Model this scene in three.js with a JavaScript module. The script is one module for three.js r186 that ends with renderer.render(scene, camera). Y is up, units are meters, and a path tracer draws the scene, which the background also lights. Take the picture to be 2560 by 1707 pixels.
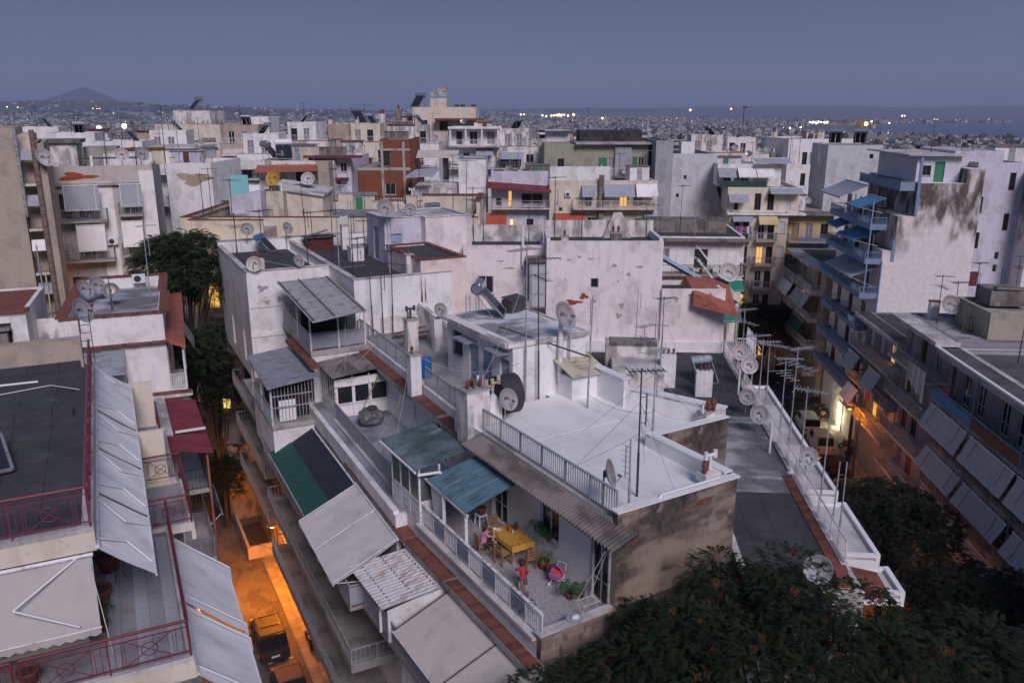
import * as THREE from 'three';
import { mergeVertices } from 'three/addons/utils/BufferGeometryUtils.js';
import { MarchingCubes } from 'three/addons/objects/MarchingCubes.js';

// ---------------------------------------------------------------- camera, sky, light, exposure
const scene = new THREE.Scene();
const camera = new THREE.PerspectiveCamera(44.88, 1024 / 682, 0.3, 40000);
camera.position.set(0, 33, 0);
camera.rotation.order = 'YXZ';
camera.rotation.set(THREE.MathUtils.degToRad(-15.56), 0, 0);

const renderer = new THREE.WebGLRenderer({ antialias: true });
renderer.toneMapping = THREE.LinearToneMapping;
renderer.toneMappingExposure = 1;
renderer.shadowMap.enabled = true;

{ // dusk sky: grey blue, a little paler and more violet towards the horizon
  const W = 64, Hh = 256, data = new Float32Array(W * Hh * 4);
  const stops = [[-90, .03, .034, .05], [-3, .045, .05, .07], [0, .188, .212, .296], [3, .150, .184, .276], [7, .106, .146, .238], [16, .080, .120, .212], [40, .078, .120, .215], [90, .078, .120, .215]];
  for (let j = 0; j < Hh; j++) {
    const el = (j + .5) / Hh * 180 - 90;
    let k = 0; while (k < stops.length - 2 && el > stops[k + 1][0]) k++;
    const a = stops[k], b = stops[k + 1], t = Math.min(1, Math.max(0, (el - a[0]) / (b[0] - a[0])));
    for (let i = 0; i < W; i++) { const q = 1 + .05 * Math.sin(i / W * 25.13 + el * .21) * Math.sin(el * .13 + i / W * 12.57) * Math.sin(el * .05 + 1); for (let c = 0; c < 4; c++) data[(j * W + i) * 4 + c] = c < 3 ? (a[c + 1] + (b[c + 1] - a[c + 1]) * t) * q : 1; }
  }
  const sky = new THREE.DataTexture(data, W, Hh, THREE.RGBAFormat, THREE.FloatType);
  sky.mapping = THREE.EquirectangularReflectionMapping; sky.magFilter = THREE.LinearFilter; sky.minFilter = THREE.LinearFilter; sky.needsUpdate = true;
  scene.background = sky; scene.environment = sky;
}
// the afterglow of the set sun behind the camera: a low, wide, rosy light
const sun = new THREE.DirectionalLight(0xf6eaf2, 2.65);
sun.position.set(52, 126, 88); sun.target.position.set(0, 10, -50); scene.add(sun, sun.target);
sun.castShadow = true; sun.shadow.radius = 42; sun.shadow.mapSize.set(2048, 2048);
Object.assign(sun.shadow.camera, { left: -90, right: 90, top: 80, bottom: -80, near: 1, far: 400 });
scene.fog = new THREE.FogExp2(0x949fbe, 0.00007);

// ---------------------------------------------------------------- helpers
let seed = 12345;
const rnd = (a = 1, b) => { seed = (Math.imul(seed, 1664525) + 1013904223) >>> 0; const t = seed / 4294967296; return b === undefined ? t * a : a + (b - a) * t; };
const pick = a => a[Math.floor(rnd(a.length))];
const R = THREE.MathUtils.degToRad, V = (x, y, z) => new THREE.Vector3(x, y, z);
const names = {};
const numbered = n => { const k = names[n] = (names[n] || 0) + 1; return k === 1 ? n : n + '_' + String(k - 1).padStart(3, '0'); };

class G { // collects faces; coordinates go through the matrix m; uv in metres
  constructor(m) { this.m = m || null; this.p = []; this.n = []; this.t = []; }
  tri(a, b, c, ua, ub, uc) {
    const e = V(b[0] - a[0], b[1] - a[1], b[2] - a[2]), f = V(c[0] - a[0], c[1] - a[1], c[2] - a[2]), n = e.cross(f).normalize();
    for (const [q, u] of [[a, ua], [b, ub], [c, uc]]) { this.p.push(q[0], q[1], q[2]); this.n.push(n.x, n.y, n.z); this.t.push(u[0], u[1]); }
  }
  quad(a, b, c, d) { // counter-clockwise
    const A = V(...a), ux = V(...b).sub(A), l = ux.length() || 1; ux.divideScalar(l);
    const nn = V(...c).sub(A).cross(V(...d).sub(A)); if (nn.lengthSq() < 1e-12) nn.copy(V(...b).sub(A).cross(V(...c).sub(A)));
    const vy = nn.normalize().cross(ux), u = q => { const w = V(...q); return [w.dot(ux), w.dot(vy)]; };
    this.tri(a, b, c, u(a), u(b), u(c)); this.tri(a, c, d, u(a), u(c), u(d)); return this;
  }
  hexa(v) { // 8 corners: bottom 0-3 counter-clockwise from above, top 4-7
    const [a, b, c, d, e, f, g, h] = v;
    this.quad(e, f, g, h); this.quad(d, c, b, a); this.quad(a, b, f, e); this.quad(b, c, g, f); this.quad(c, d, h, g); this.quad(d, a, e, h); return this;
  }
  box(x0, x1, y0, y1, z0, z1) { return this.hexa([[x0, y0, z1], [x1, y0, z1], [x1, y0, z0], [x0, y0, z0], [x0, y1, z1], [x1, y1, z1], [x1, y1, z0], [x0, y1, z0]]); }
  bar(a, b, w, h = w) { // square bar between two points
    const A = V(...a), d = V(...b).sub(A), up = Math.abs(d.y) > .95 * d.length() ? V(1, 0, 0) : V(0, 1, 0);
    const s = d.clone().cross(up).normalize().multiplyScalar(w / 2), t = s.clone().cross(d).normalize().multiplyScalar(h / 2), B = V(...b);
    const c = (P, i, j) => { const q = P.clone().addScaledVector(s, i).addScaledVector(t, j); return [q.x, q.y, q.z]; };
    return this.hexa([c(A, -1, -1), c(A, 1, -1), c(B, 1, -1), c(B, -1, -1), c(A, -1, 1), c(A, 1, 1), c(B, 1, 1), c(B, -1, 1)]);
  }
  tube(a, b, r, k = 8, r2 = r, caps = true) {
    const A = V(...a), B = V(...b), d = B.clone().sub(A), up = Math.abs(d.y) > .9 * d.length() ? V(1, 0, 0) : V(0, 1, 0);
    const s = d.clone().cross(up).normalize(), t = s.clone().cross(d).normalize(), L = d.length();
    const pt = (P, i, q) => { const w = i / k * Math.PI * 2, v = P.clone().addScaledVector(s, Math.cos(w) * q).addScaledVector(t, Math.sin(w) * q); return [v.x, v.y, v.z]; };
    const nr = i => { const w = i / k * Math.PI * 2; return s.clone().multiplyScalar(Math.cos(w)).addScaledVector(t, Math.sin(w)); };
    for (let i = 0; i < k; i++) {
      const q = [pt(A, i, r), pt(A, i + 1, r), pt(B, i + 1, r2), pt(B, i, r2)], nn = [nr(i), nr(i + 1), nr(i + 1), nr(i)];
      const u0 = i / k * 6.28 * r, u1 = (i + 1) / k * 6.28 * r, uu = [[u0, 0], [u1, 0], [u1, L], [u0, L]];
      for (const j of [0, 2, 1, 0, 3, 2]) { this.p.push(...q[j]); this.n.push(nn[j].x, nn[j].y, nn[j].z); this.t.push(...uu[j]); }
      if (caps) { const a0 = [A.x, A.y, A.z], b0 = [B.x, B.y, B.z]; this.tri(a0, q[0], q[1], [0, 0], [r, 0], [0, r]); this.tri(b0, q[2], q[3], [0, 0], [r, 0], [0, r]); }
    }
    return this;
  }
  path(pts, r, k = 6) { for (let i = 0; i + 1 < pts.length; i++) this.tube(pts[i], pts[i + 1], r, k); return this; }
  wire(a, b, sag, r = .012, n = 8) { const P = []; for (let i = 0; i <= n; i++) { const t = i / n; P.push([a[0] + (b[0] - a[0]) * t, a[1] + (b[1] - a[1]) * t - sag * 4 * t * (1 - t), a[2] + (b[2] - a[2]) * t]); } return this.path(P, r, 4); }
  geo(g, m) { // another geometry
    g = g.index ? g.toNonIndexed() : g.clone(); if (m) g.applyMatrix4(m);
    const p = g.attributes.position.array, n = g.attributes.normal.array, t = g.attributes.uv ? g.attributes.uv.array : null;
    for (let i = 0; i < p.length; i++) { this.p.push(p[i]); this.n.push(n[i]); }
    for (let i = 0; i < p.length / 3 * 2; i++) this.t.push(t ? t[i] : 0); return this;
  }
  sheet(f, nu, nv, th = 0) { // a surface f(u, v) -> point, with an underside th below along its normal
    const at = (i, j) => f(i / nu, j / nv), P = [];
    for (let i = 0; i <= nu; i++) { P.push([]); for (let j = 0; j <= nv; j++) P[i].push(at(i, j)); }
    const N = (i, j) => { const a = V(...P[Math.min(nu, i + 1)][j]).sub(V(...P[Math.max(0, i - 1)][j])), b = V(...P[i][Math.min(nv, j + 1)]).sub(V(...P[i][Math.max(0, j - 1)])); return a.cross(b).normalize(); };
    const Q = P.map(r => r.map(() => null)), NN = P.map((r, i) => r.map((_, j) => N(i, j)));
    const up = Math.abs(NN[nu >> 1][nv >> 1].y) > .4, uv = q => up ? [q[0], q[2]] : [q[0] + q[2], q[1]];
    const put = (q, n, s) => { this.p.push(q[0] - (s < 0 ? n.x * th : 0), q[1] - (s < 0 ? n.y * th : 0), q[2] - (s < 0 ? n.z * th : 0)); this.n.push(n.x * s, n.y * s, n.z * s); this.t.push(...uv(q)); };
    for (let i = 0; i < nu; i++) for (let j = 0; j < nv; j++) for (const s of th ? [1, -1] : [1]) {
      const ids = [[i, j], [i + 1, j], [i + 1, j + 1], [i, j], [i + 1, j + 1], [i, j + 1]]; if (s < 0) ids.reverse();
      for (const [a, b] of ids) put(P[a][b], NN[a][b], s);
    }
    return this;
  }
  build() {
    const g = new THREE.BufferGeometry();
    g.setAttribute('position', new THREE.Float32BufferAttribute(this.p, 3)); g.setAttribute('normal', new THREE.Float32BufferAttribute(this.n, 3)); g.setAttribute('uv', new THREE.Float32BufferAttribute(this.t, 2));
    if (this.m) g.applyMatrix4(this.m); return g;
  }
}
function mesh(name, g, mat, parent) {
  const o = new THREE.Mesh(g instanceof G ? g.build() : g, mat); o.name = parent && parent !== scene ? name : numbered(name);
  o.castShadow = o.receiveShadow = true; (parent || scene).add(o); return o;
}
function tag(o, label, category, group, kind) { if (label) o.userData.label = label; if (category) o.userData.category = category; if (group) o.userData.group = group; if (kind) o.userData.kind = kind; return o; }
const groups = [];
function thing(fr, name, label, category, group, x = 0, y = 0, z = 0, turn = 0) {
  const o = new THREE.Group(); o.name = numbered(name); scene.add(o); tag(o, label, category, group);
  const p = fr.at(x, z); o.position.set(p[0], y, p[1]); o.rotation.y = fr.th + turn; groups.push(o); return o;
}
class Fr { constructor(x, z, deg) { this.x = x; this.z = z; this.th = R(deg); } at(a, b) { const c = Math.cos(this.th), s = Math.sin(this.th); return [this.x + a * c + b * s, this.z - a * s + b * c]; } }
const W0 = new Fr(0, 0, 0);
const single = (fr, name, label, cat, group, g, mat, x = 0, y = 0, z = 0, turn = 0) => { const t = mesh(name, g, mat); const p = fr.at(x, z); t.position.set(p[0], y, p[1]); t.rotation.y = fr.th + turn; return tag(t, label, cat, group); };
function struct(name, g, mat) { return tag(mesh(name, g, mat), null, null, null, 'structure'); }
// origin of each group to the middle of its base
function recentre(o) {
  const b = new THREE.Box3(), t = new THREE.Box3();
  for (const c of o.children) if (c.isMesh) { c.geometry.computeBoundingBox(); t.copy(c.geometry.boundingBox); c.updateMatrix(); t.applyMatrix4(c.matrix); b.union(t); }
  if (b.isEmpty()) return;
  const c = b.getCenter(V(0, 0, 0)); c.y = b.min.y;
  for (const k of o.children) k.position.sub(c);
  o.position.add(c.applyAxisAngle(V(0, 1, 0), o.rotation.y));
}

// ---------------------------------------------------------------- textures
const lat = {};
function vnoise(x, y, per, s) { // periodic value noise
  const key = per + '_' + s; let L = lat[key];
  if (!L) { let q = (s * 7919 + per * 104729 + 17) >>> 0; L = lat[key] = new Float32Array(per * per); for (let i = 0; i < per * per; i++) { q = (Math.imul(q, 1664525) + 1013904223) >>> 0; L[i] = q / 4294967296; } }
  const xi = Math.floor(x), yi = Math.floor(y); let fx = x - xi, fy = y - yi; fx = fx * fx * (3 - 2 * fx); fy = fy * fy * (3 - 2 * fy);
  const m = (a, b) => L[(((b % per) + per) % per) * per + (((a % per) + per) % per)];
  return (m(xi, yi) * (1 - fx) + m(xi + 1, yi) * fx) * (1 - fy) + (m(xi, yi + 1) * (1 - fx) + m(xi + 1, yi + 1) * fx) * fy;
}
const fbm = (u, v, per, s, o = 5) => { let a = 0, w = .5, p = per; for (let i = 0; i < o; i++) { a += w * vnoise(u * p, v * p, p, s + i); w *= .5; p *= 2; } return a / (1 - Math.pow(.5, o)); };
const sm = (a, b, x) => { const t = Math.min(1, Math.max(0, (x - a) / (b - a))); return t * t * (3 - 2 * t); };
function tex(n, metres, f, my = metres, srgb = true) {
  const d = new Uint8Array(n * n * 4);
  for (let j = 0; j < n; j++) for (let i = 0; i < n; i++) { let c = f((i + .5) / n, (j + .5) / n); if (typeof c === 'number') c = [c, c, c]; for (let k = 0; k < 3; k++) { let x = Math.min(1, Math.max(0, c[k])); if (srgb) x = x <= .0031308 ? 12.92 * x : 1.055 * Math.pow(x, 1 / 2.4) - .055; d[(j * n + i) * 4 + k] = x * 255 + .5; } d[(j * n + i) * 4 + 3] = 255; }
  const t = new THREE.DataTexture(d, n, n, THREE.RGBAFormat); t.wrapS = t.wrapT = THREE.RepeatWrapping; t.magFilter = THREE.LinearFilter; t.minFilter = THREE.LinearMipmapLinearFilter; t.generateMipmaps = true;
  if (srgb) t.colorSpace = THREE.SRGBColorSpace; t.repeat.set(1 / metres, 1 / my); t.needsUpdate = true; return t;
}
const lerp3 = (a, b, t) => [a[0] + (b[0] - a[0]) * t, a[1] + (b[1] - a[1]) * t, a[2] + (b[2] - a[2]) * t];
const T = {
  clean: tex(512, 6, (u, v) => { const m = fbm(u, v, 5, 401), f = fbm(u, v, 70, 409, 2), s = sm(.62, .8, fbm(u, v, 9, 419, 3)), w = sm(.02, 0, Math.abs(fbm(u, v, 4, 431) - .5)); return lerp3([1, 1, 1], [.70, .69, .68], Math.min(1, .35 * sm(.4, .8, m) + .3 * (f - .4) + .35 * s + .15 * w)); }),
  plaster: tex(512, 5, (u, v) => { // limewash: mottling, specks, a few soft runs of dirt
    const m = fbm(u, v, 6, 1), f = fbm(u, v, 48, 9, 3), run = sm(.56, .8, fbm(u * 1, v * .12, 24, 21, 3) * .8 + .25 * fbm(u, v, 5, 31)), sp = sm(.72, .8, fbm(u, v, 40, 41, 2));
    return lerp3([1, 1, 1], [.60, .58, .57], Math.min(1, .55 * sm(.45, .8, m) + .22 * (f - .3) + .3 * run + .35 * sp));
  }),
  grime: tex(512, 6, (u, v) => { // old plaster: grey black mould and worn spots
    const m = fbm(u, v, 5, 51), st = fbm(u, v * .25, 20, 61, 4), f = fbm(u, v, 60, 71, 2), d = sm(.46, .74, m * .65 + st * .45), w = sm(.7, .76, fbm(u, v, 18, 81, 3));
    return lerp3(lerp3([1, .99, .98], [.30, .29, .28], d * .8 + .15 * (f - .5)), [.62, .56, .48], w * .6);
  }),
  felt: tex(512, 5, (u, v) => { // bitumen sheets laid side by side, scuffed
    const m = fbm(u, v, 6, 91), f = fbm(u, v, 90, 101, 2), seam = Math.abs(((u * 5) % 1) - .5) > .485 ? .35 : 0, sc = sm(.6, .8, fbm(u, v, 9, 111));
    return .62 + .5 * (m - .5) + .3 * (f - .5) + .5 * sc * f - seam;
  }),
  conc: tex(512, 6, (u, v) => { const m = fbm(u, v, 5, 121), f = fbm(u, v, 64, 131, 3), cr = sm(.04, 0, Math.abs(fbm(u, v, 6, 141) - .5)); return lerp3([1, .98, .95], [.42, .40, .38], Math.min(1, sm(.35, .75, m) * .75 + .35 * (f - .35) + .2 * cr)); }),
  scrub: tex(512, 7, (u, v) => { const m = fbm(u, v, 4, 151), b = fbm(u * .4, v, 14, 161, 4), f = fbm(u, v, 70, 171, 2); return .36 + .75 * sm(.42, .72, m * .6 + b * .45) + .25 * (f - .5); }), // half worn white coating on a grey roof
  fabric: tex(512, 4, (u, v) => { const w = .03 * Math.sin(u * 6.283 * 110) + .03 * Math.sin(v * 6.283 * 110), st = sm(.55, .8, fbm(u, v, 6, 181)), sk = sm(.58, .8, fbm(u, v * .2, 22, 187, 3)); return lerp3([1, 1, 1], [.66, .63, .6], Math.min(1, .4 * st + .22 * sk + .2 * (fbm(u, v, 30, 191, 2) - .4))).map(c => c + w); }),
  terrazzo: tex(512, 1.5, (u, v) => { const a = vnoise(u * 90, v * 90, 90, 3), b = vnoise(u * 60, v * 60, 60, 5); return lerp3(lerp3([.72, .72, .74], [.2, .2, .22], sm(.66, .74, a)), [1, 1, 1], sm(.7, .78, b)); }),
  asphalt: tex(512, 8, (u, v) => { const m = fbm(u, v, 4, 191), f = fbm(u, v, 100, 201, 2), p = sm(.58, .64, fbm(u, v, 5, 211)); return .75 + .5 * (m - .5) + .5 * (f - .5) - .3 * p; }),
  brick: tex(512, 2.2, (u, v) => { const r = Math.floor(v * 22), x = u * 8 + (r % 2) * .5, jx = x - Math.floor(x), jy = v * 22 - r, j = jx < .05 || jy < .14; const k = vnoise(Math.floor(x) * 1.7, r * 2.3, 64, 7); return j ? [.75, .66, .58] : lerp3([.78, .38, .24], [1, .56, .36], k); }),
  clay: tex(256, 1.5, (u, v) => { const m = fbm(u, v, 6, 221), f = fbm(u, v, 40, 231, 2), l = sm(.64, .7, fbm(u, v, 10, 241, 3)); return lerp3(lerp3([1, .9, .85], [.5, .45, .45], sm(.35, .7, m) * .8 + .3 * (f - .4)), [.9, 1.1, 1.1], l * .5); }),
  rust: tex(256, 2, (u, v) => { const m = fbm(u, v, 6, 251), s = fbm(u * .2, v, 20, 261, 3); return lerp3([1, 1, 1], [.55, .42, .36], sm(.4, .75, m * .5 + s * .5)); }),
  wood: tex(256, .8, (u, v) => { const w = fbm(u, v * .12, 24, 271, 4); return .7 + .5 * (w - .3); }),
  city: tex(512, 60, (u, v) => .55 + .9 * fbm(u, v, 30, 281, 4)),
};
const mats = {};
function M(key, rgb, map, rough = .9, o = {}) { if (mats[key]) return mats[key]; const m = new THREE.MeshStandardMaterial({ roughness: rough, ...o }); m.color.setRGB(...rgb); if (map) m.map = map; m.name = key; return mats[key] = m; }
const white = M('white_plaster', [.80, .79, .79], T.plaster), pink = M('pink_plaster', [.82, .75, .75], T.plaster), peach = M('peach_plaster', [.80, .66, .62], T.plaster), roofwhite = M('white_roof_paint', [.80, .80, .81], T.clean, .7),
  old = M('old_white_plaster', [.74, .71, .70], T.grime), cream = M('cream_plaster', [.68, .61, .51], T.plaster), beige = M('beige_plaster', [.42, .36, .30], T.plaster), tan = M('tan_plaster', [.44, .36, .27], T.plaster), lilac = M('lilac_plaster', [.62, .60, .70], T.plaster),
  grey = M('grey_plaster', [.36, .37, .40], T.plaster), dim = M('dim_plaster', [.22, .20, .19], T.grime), concrete = M('concrete', [.42, .41, .40], T.conc), paleconc = M('pale_concrete', [.58, .57, .58], T.conc), felt = M('roof_felt', [.078, .08, .09], T.felt), scrub = M('worn_roof_coating', [.40, .39, .41], T.scrub),
  clay = M('terracotta', [.21, .075, .055], T.clay), maroon = M('maroon_metal', [.17, .03, .04], T.rust, .6), redpaint = M('red_paint', [.16, .018, .03], null, .5), brickm = M('brickwork', [.24, .13, .10], T.brick), rustred = M('rusty_red_sheet', [.36, .12, .08], T.rust, .7),
  whitemetal = M('white_metal', [.72, .73, .76], T.rust, .5), greymetal = M('grey_metal', [.34, .36, .40], T.rust, .5), darkmetal = M('dark_metal', [.06, .06, .065], null, .55), galv = M('galvanised', [.42, .43, .45], T.rust, .42, { metalness: .6 }), chrome = M('bright_tank', [.62, .63, .66], null, .22, { metalness: .9 }),
  fibre = M('fibre_cement', [.19, .17, .165], T.grime), dishm = M('dish_paint', [.34, .34, .36], T.rust, .6), awn = M('awning_cloth', [.82, .81, .82], T.fabric), awnbeige = M('beige_awning_cloth', [.56, .51, .48], T.fabric), awngrey = M('grey_awning_cloth', [.34, .36, .42], T.fabric), awnblue = M('blue_awning_cloth', [.07, .22, .42], T.fabric), awnred = M('red_awning_cloth', [.40, .085, .045], T.fabric), awngreen = M('green_awning_cloth', [.012, .075, .065], T.fabric), awndark = M('navy_awning_cloth', [.018, .022, .04], T.fabric), awnyellow = M('yellow_awning_cloth', [.60, .50, .25], T.fabric),
  bluepaint = M('blue_plaster', [.20, .29, .45], T.plaster), bluedoor = M('blue_door_paint', [.30, .38, .52], T.rust, .6), brown = M('brown_wood', [.14, .07, .04], T.wood, .6), wood = M('wood', [.34, .17, .08], T.wood, .55), green = M('green_paint', [.03, .20, .10], null, .6), turq = M('turquoise_panel', [.22, .52, .55], null, .6), tealsheet = M('teal_plastic_sheet', [.10, .19, .24], T.rust, .45), greysheet = M('grey_roof_sheet', [.26, .29, .34], T.rust, .6), yellowsheet = M('yellowed_sheet', [.55, .52, .38], T.rust, .7),
  inside = M('dark_interior', [.03, .028, .027], null, 1), shutter = M('roller_shutter', [.55, .56, .60], null, .6), shutterbrown = M('brown_shutter', [.30, .20, .11], null, .6), solar = M('solar_glass', [.022, .025, .035], null, .15), terrazzo = M('terrazzo', [.50, .49, .50], T.terrazzo), asphalt = M('asphalt', [.14, .13, .12], T.asphalt), paving = M('paving_stone', [.26, .25, .24], T.conc), soil = M('soil', [.06, .045, .035]), frostglass = M('greenish_glass', [.20, .25, .24], null, .3), bluesheet = M('blue_tarpaulin', [.14, .36, .62], T.fabric, .5), rubber = M('tyre_rubber', [.02, .02, .02], null, .8), blackpl = M('black_plastic', [.035, .033, .035], null, .6), bluepl = M('blue_plastic', [.02, .11, .34], null, .45), whitepl = M('white_plastic', [.72, .73, .76], null, .5);
const glass = M('window_glass', [.02, .022, .026], null, .08), curtain = M('curtained_glass', [.22, .21, .22], null, .35);
const glow = (key, rgb, k) => { const m = M(key, [.3, .25, .15], null, .8); m.emissive.setRGB(...rgb); m.emissiveIntensity = k; return m; };
const lit = glow('lamplit_room', [1, .52, .10], .95), lit2 = glow('bright_lamplit_room', [1, .66, .16], 1.3), litwhite = glow('lit_doorway', [1, .86, .48], 2.2);
// ---------------------------------------------------------------- building kit
const geoCache = {};
const unitBox = (key, x, y, z) => geoCache[key] || (geoCache[key] = new G().box(-x / 2, x / 2, 0, y, -z / 2, z / 2).build());
class Face { // a wall plane of a group: s to the right seen from outside, y up, n outwards
  constructor(g, x, z, deg, len) { this.g = g; this.len = len; this.m = new THREE.Matrix4().makeRotationY(R(deg)).setPosition(x, 0, z); this.deg = deg; }
  G() { return new G(this.m); }
  put(o, s, y, n) { o.position.copy(V(s, y, n).applyMatrix4(this.m)); o.rotation.y = R(this.deg); return o; }
}
function wallGeo(len, y0, y1, t, holes) {
  const s = new THREE.Shape([new THREE.Vector2(0, y0), new THREE.Vector2(len, y0), new THREE.Vector2(len, y1), new THREE.Vector2(0, y1)]);
  for (const [a, b, w, h] of holes) if (a > .02 && a + w < len - .02 && b > y0 && b + h < y1) s.holes.push(new THREE.Path([new THREE.Vector2(a, b), new THREE.Vector2(a, b + h), new THREE.Vector2(a + w, b + h), new THREE.Vector2(a + w, b)]));
  const g = new THREE.ExtrudeGeometry(s, { depth: t, bevelEnabled: false, steps: 1 }); g.translate(0, 0, -t); return g;
}
const winCache = {};
function windowPart(F, s, y, w, h, style = 'g') {
  const fm = { g: whitemetal, b: brown, d: bluedoor, s: whitemetal, S: brown, y: whitemetal, Y: whitemetal, o: concrete, c: whitemetal, e: green, k: darkmetal, D: whitepl, r: maroon, G: greymetal }[style] || whitemetal;
  const key = style + w.toFixed(2) + h.toFixed(2);
  let c = winCache[key];
  if (!c) {
    const f = new G(), e = .06, n0 = -.16, n1 = -.08, two = w > .75 && !'odDeS'.includes(style) && style !== 's';
    f.box(0, w, 0, e, n0, n1); f.box(0, w, h - e, h, n0, n1); f.box(0, e, e, h - e, n0, n1); f.box(w - e, w, e, h - e, n0, n1);
    if (two) f.box(w / 2 - e / 2, w / 2 + e / 2, e, h - e, n0, n1);
    if (h > 1.9 && style === 'g') f.box(e, w - e, .75, .75 + .05, n0 + .01, n1 - .01);
    c = winCache[key] = { f: f.build(), panes: [] };
    const pm = { s: shutter, S: shutterbrown, y: lit, Y: lit2, d: bluedoor, e: green, c: curtain, D: whitepl, o: inside, r: maroon }[style] || glass;
    if (style === 's' || style === 'S') { // shutter of slats: shallow steps
      const g = new G(), n = Math.max(6, Math.round(h / .09)); for (let i = 0; i < n; i++) { const a = e + (h - 2 * e) * i / n, b = e + (h - 2 * e) * (i + .9) / n; g.box(e, w - e, a, b, -.14, -.105 - .006 * (i % 2)); } c.panes.push([g.build(), pm, 'shutter']);
    } else if ('deDr'.includes(style)) c.panes.push([new G().box(e, w - e, e, h - e, -.15, -.10).box(e + .1, w - e - .1, h * .55, h - .2, -.101, -.09).box(e + .1, w - e - .1, .18, h * .45, -.101, -.09).build(), pm, 'leaf']);
    else { const k = two ? 2 : 1; for (let i = 0; i < k; i++) { const a = e + (w - 2 * e) * i / k + (i ? e / 2 : 0), b = e + (w - 2 * e) * (i + 1) / k - (k > 1 && !i ? e / 2 : 0); c.panes.push([new G().box(a, b, e, h - e, -.135, -.115).build(), pm, 'pane']); } }
  }
  const o = new THREE.Mesh(c.f, fm); o.name = h > 1.7 ? 'door' : 'window'; o.castShadow = o.receiveShadow = true; F.g.add(F.put(o, s, y, 0));
  for (const [g, m, n] of c.panes) { const p = new THREE.Mesh(g, m); p.name = n; p.castShadow = p.receiveShadow = true; o.add(p); }
  return o;
}
// a block with thick walls, openings, roof deck, parapets. x:[x0,x1] z:[back,front] y:[base, roof]
function block(g, o) {
  const [x0, x1] = o.x, [z0, z1] = o.z, [y0, y1] = o.y, t = .25, P = { f: .3, l: .3, r: .3, b: .3, ...(typeof o.par === 'number' ? { f: o.par, l: o.par, r: o.par, b: o.par } : o.par || {}) }, w = o.wall, fm = o.mats || {};
  const faces = { f: new Face(g, x0, z1, 0, x1 - x0), l: new Face(g, x0, z0 + t, -90, z1 - z0 - 2 * t), r: new Face(g, x1, z1 - t, 90, z1 - z0 - 2 * t), b: new Face(g, x1, z0, 180, x1 - x0) };
  for (const k of 'flrb') {
    if ((o.skip || '').includes(k)) continue;
    const F = faces[k], holes = o[k] || [];
    const gg = wallGeo(F.len, y0, y1 + P[k], t, holes); gg.applyMatrix4(F.m); const wm = mesh('wall', gg, fm[k] || w, g);
    for (const [a, b, ww, h, st, sill] of holes) {
      const q = windowPart(F, a, b, ww, h, st); if (ww > .6 && h < 1.7 && sill !== 0) { const e = new THREE.Mesh(unitBox('sill' + ww.toFixed(1), ww + .16, .05, .2), o.sill || paleconc); e.name = 'sill'; e.position.set(ww / 2, -.055, .0); q.add(e); }
    }
  }
  if (o.core !== 0) mesh('interior', new G().box(x0 + .3, x1 - .3, y0, y1 - .34, z0 + .3, z1 - .3), inside, g);
  mesh('roof', new G().box(x0 + t, x1 - t, y1 - .3, y1, z0 + t, z1 - t), o.roof || felt, g);
  if (o.cop) { // capping stones along the parapets, butted at the corners
    const c = .06, v = .05, G1 = new G();
    if (P.f) G1.box(x0 - c, x1 + c, y1 + P.f, y1 + P.f + v, z1 - t - c, z1 + c); if (P.b && !(o.skip || '').includes('b')) G1.box(x0 - c, x1 + c, y1 + P.b, y1 + P.b + v, z0 - c, z0 + t + c);
    if (P.l) G1.box(x0 - c, x0 + t + c, y1 + P.l, y1 + P.l + v, z0 + t + c, z1 - t - c); if (P.r) G1.box(x1 - t - c, x1 + c, y1 + P.r, y1 + P.r + v, z0 + t + c, z1 - t - c);
    mesh('coping', G1, o.cop, g);
  }
  return faces;
}
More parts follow.
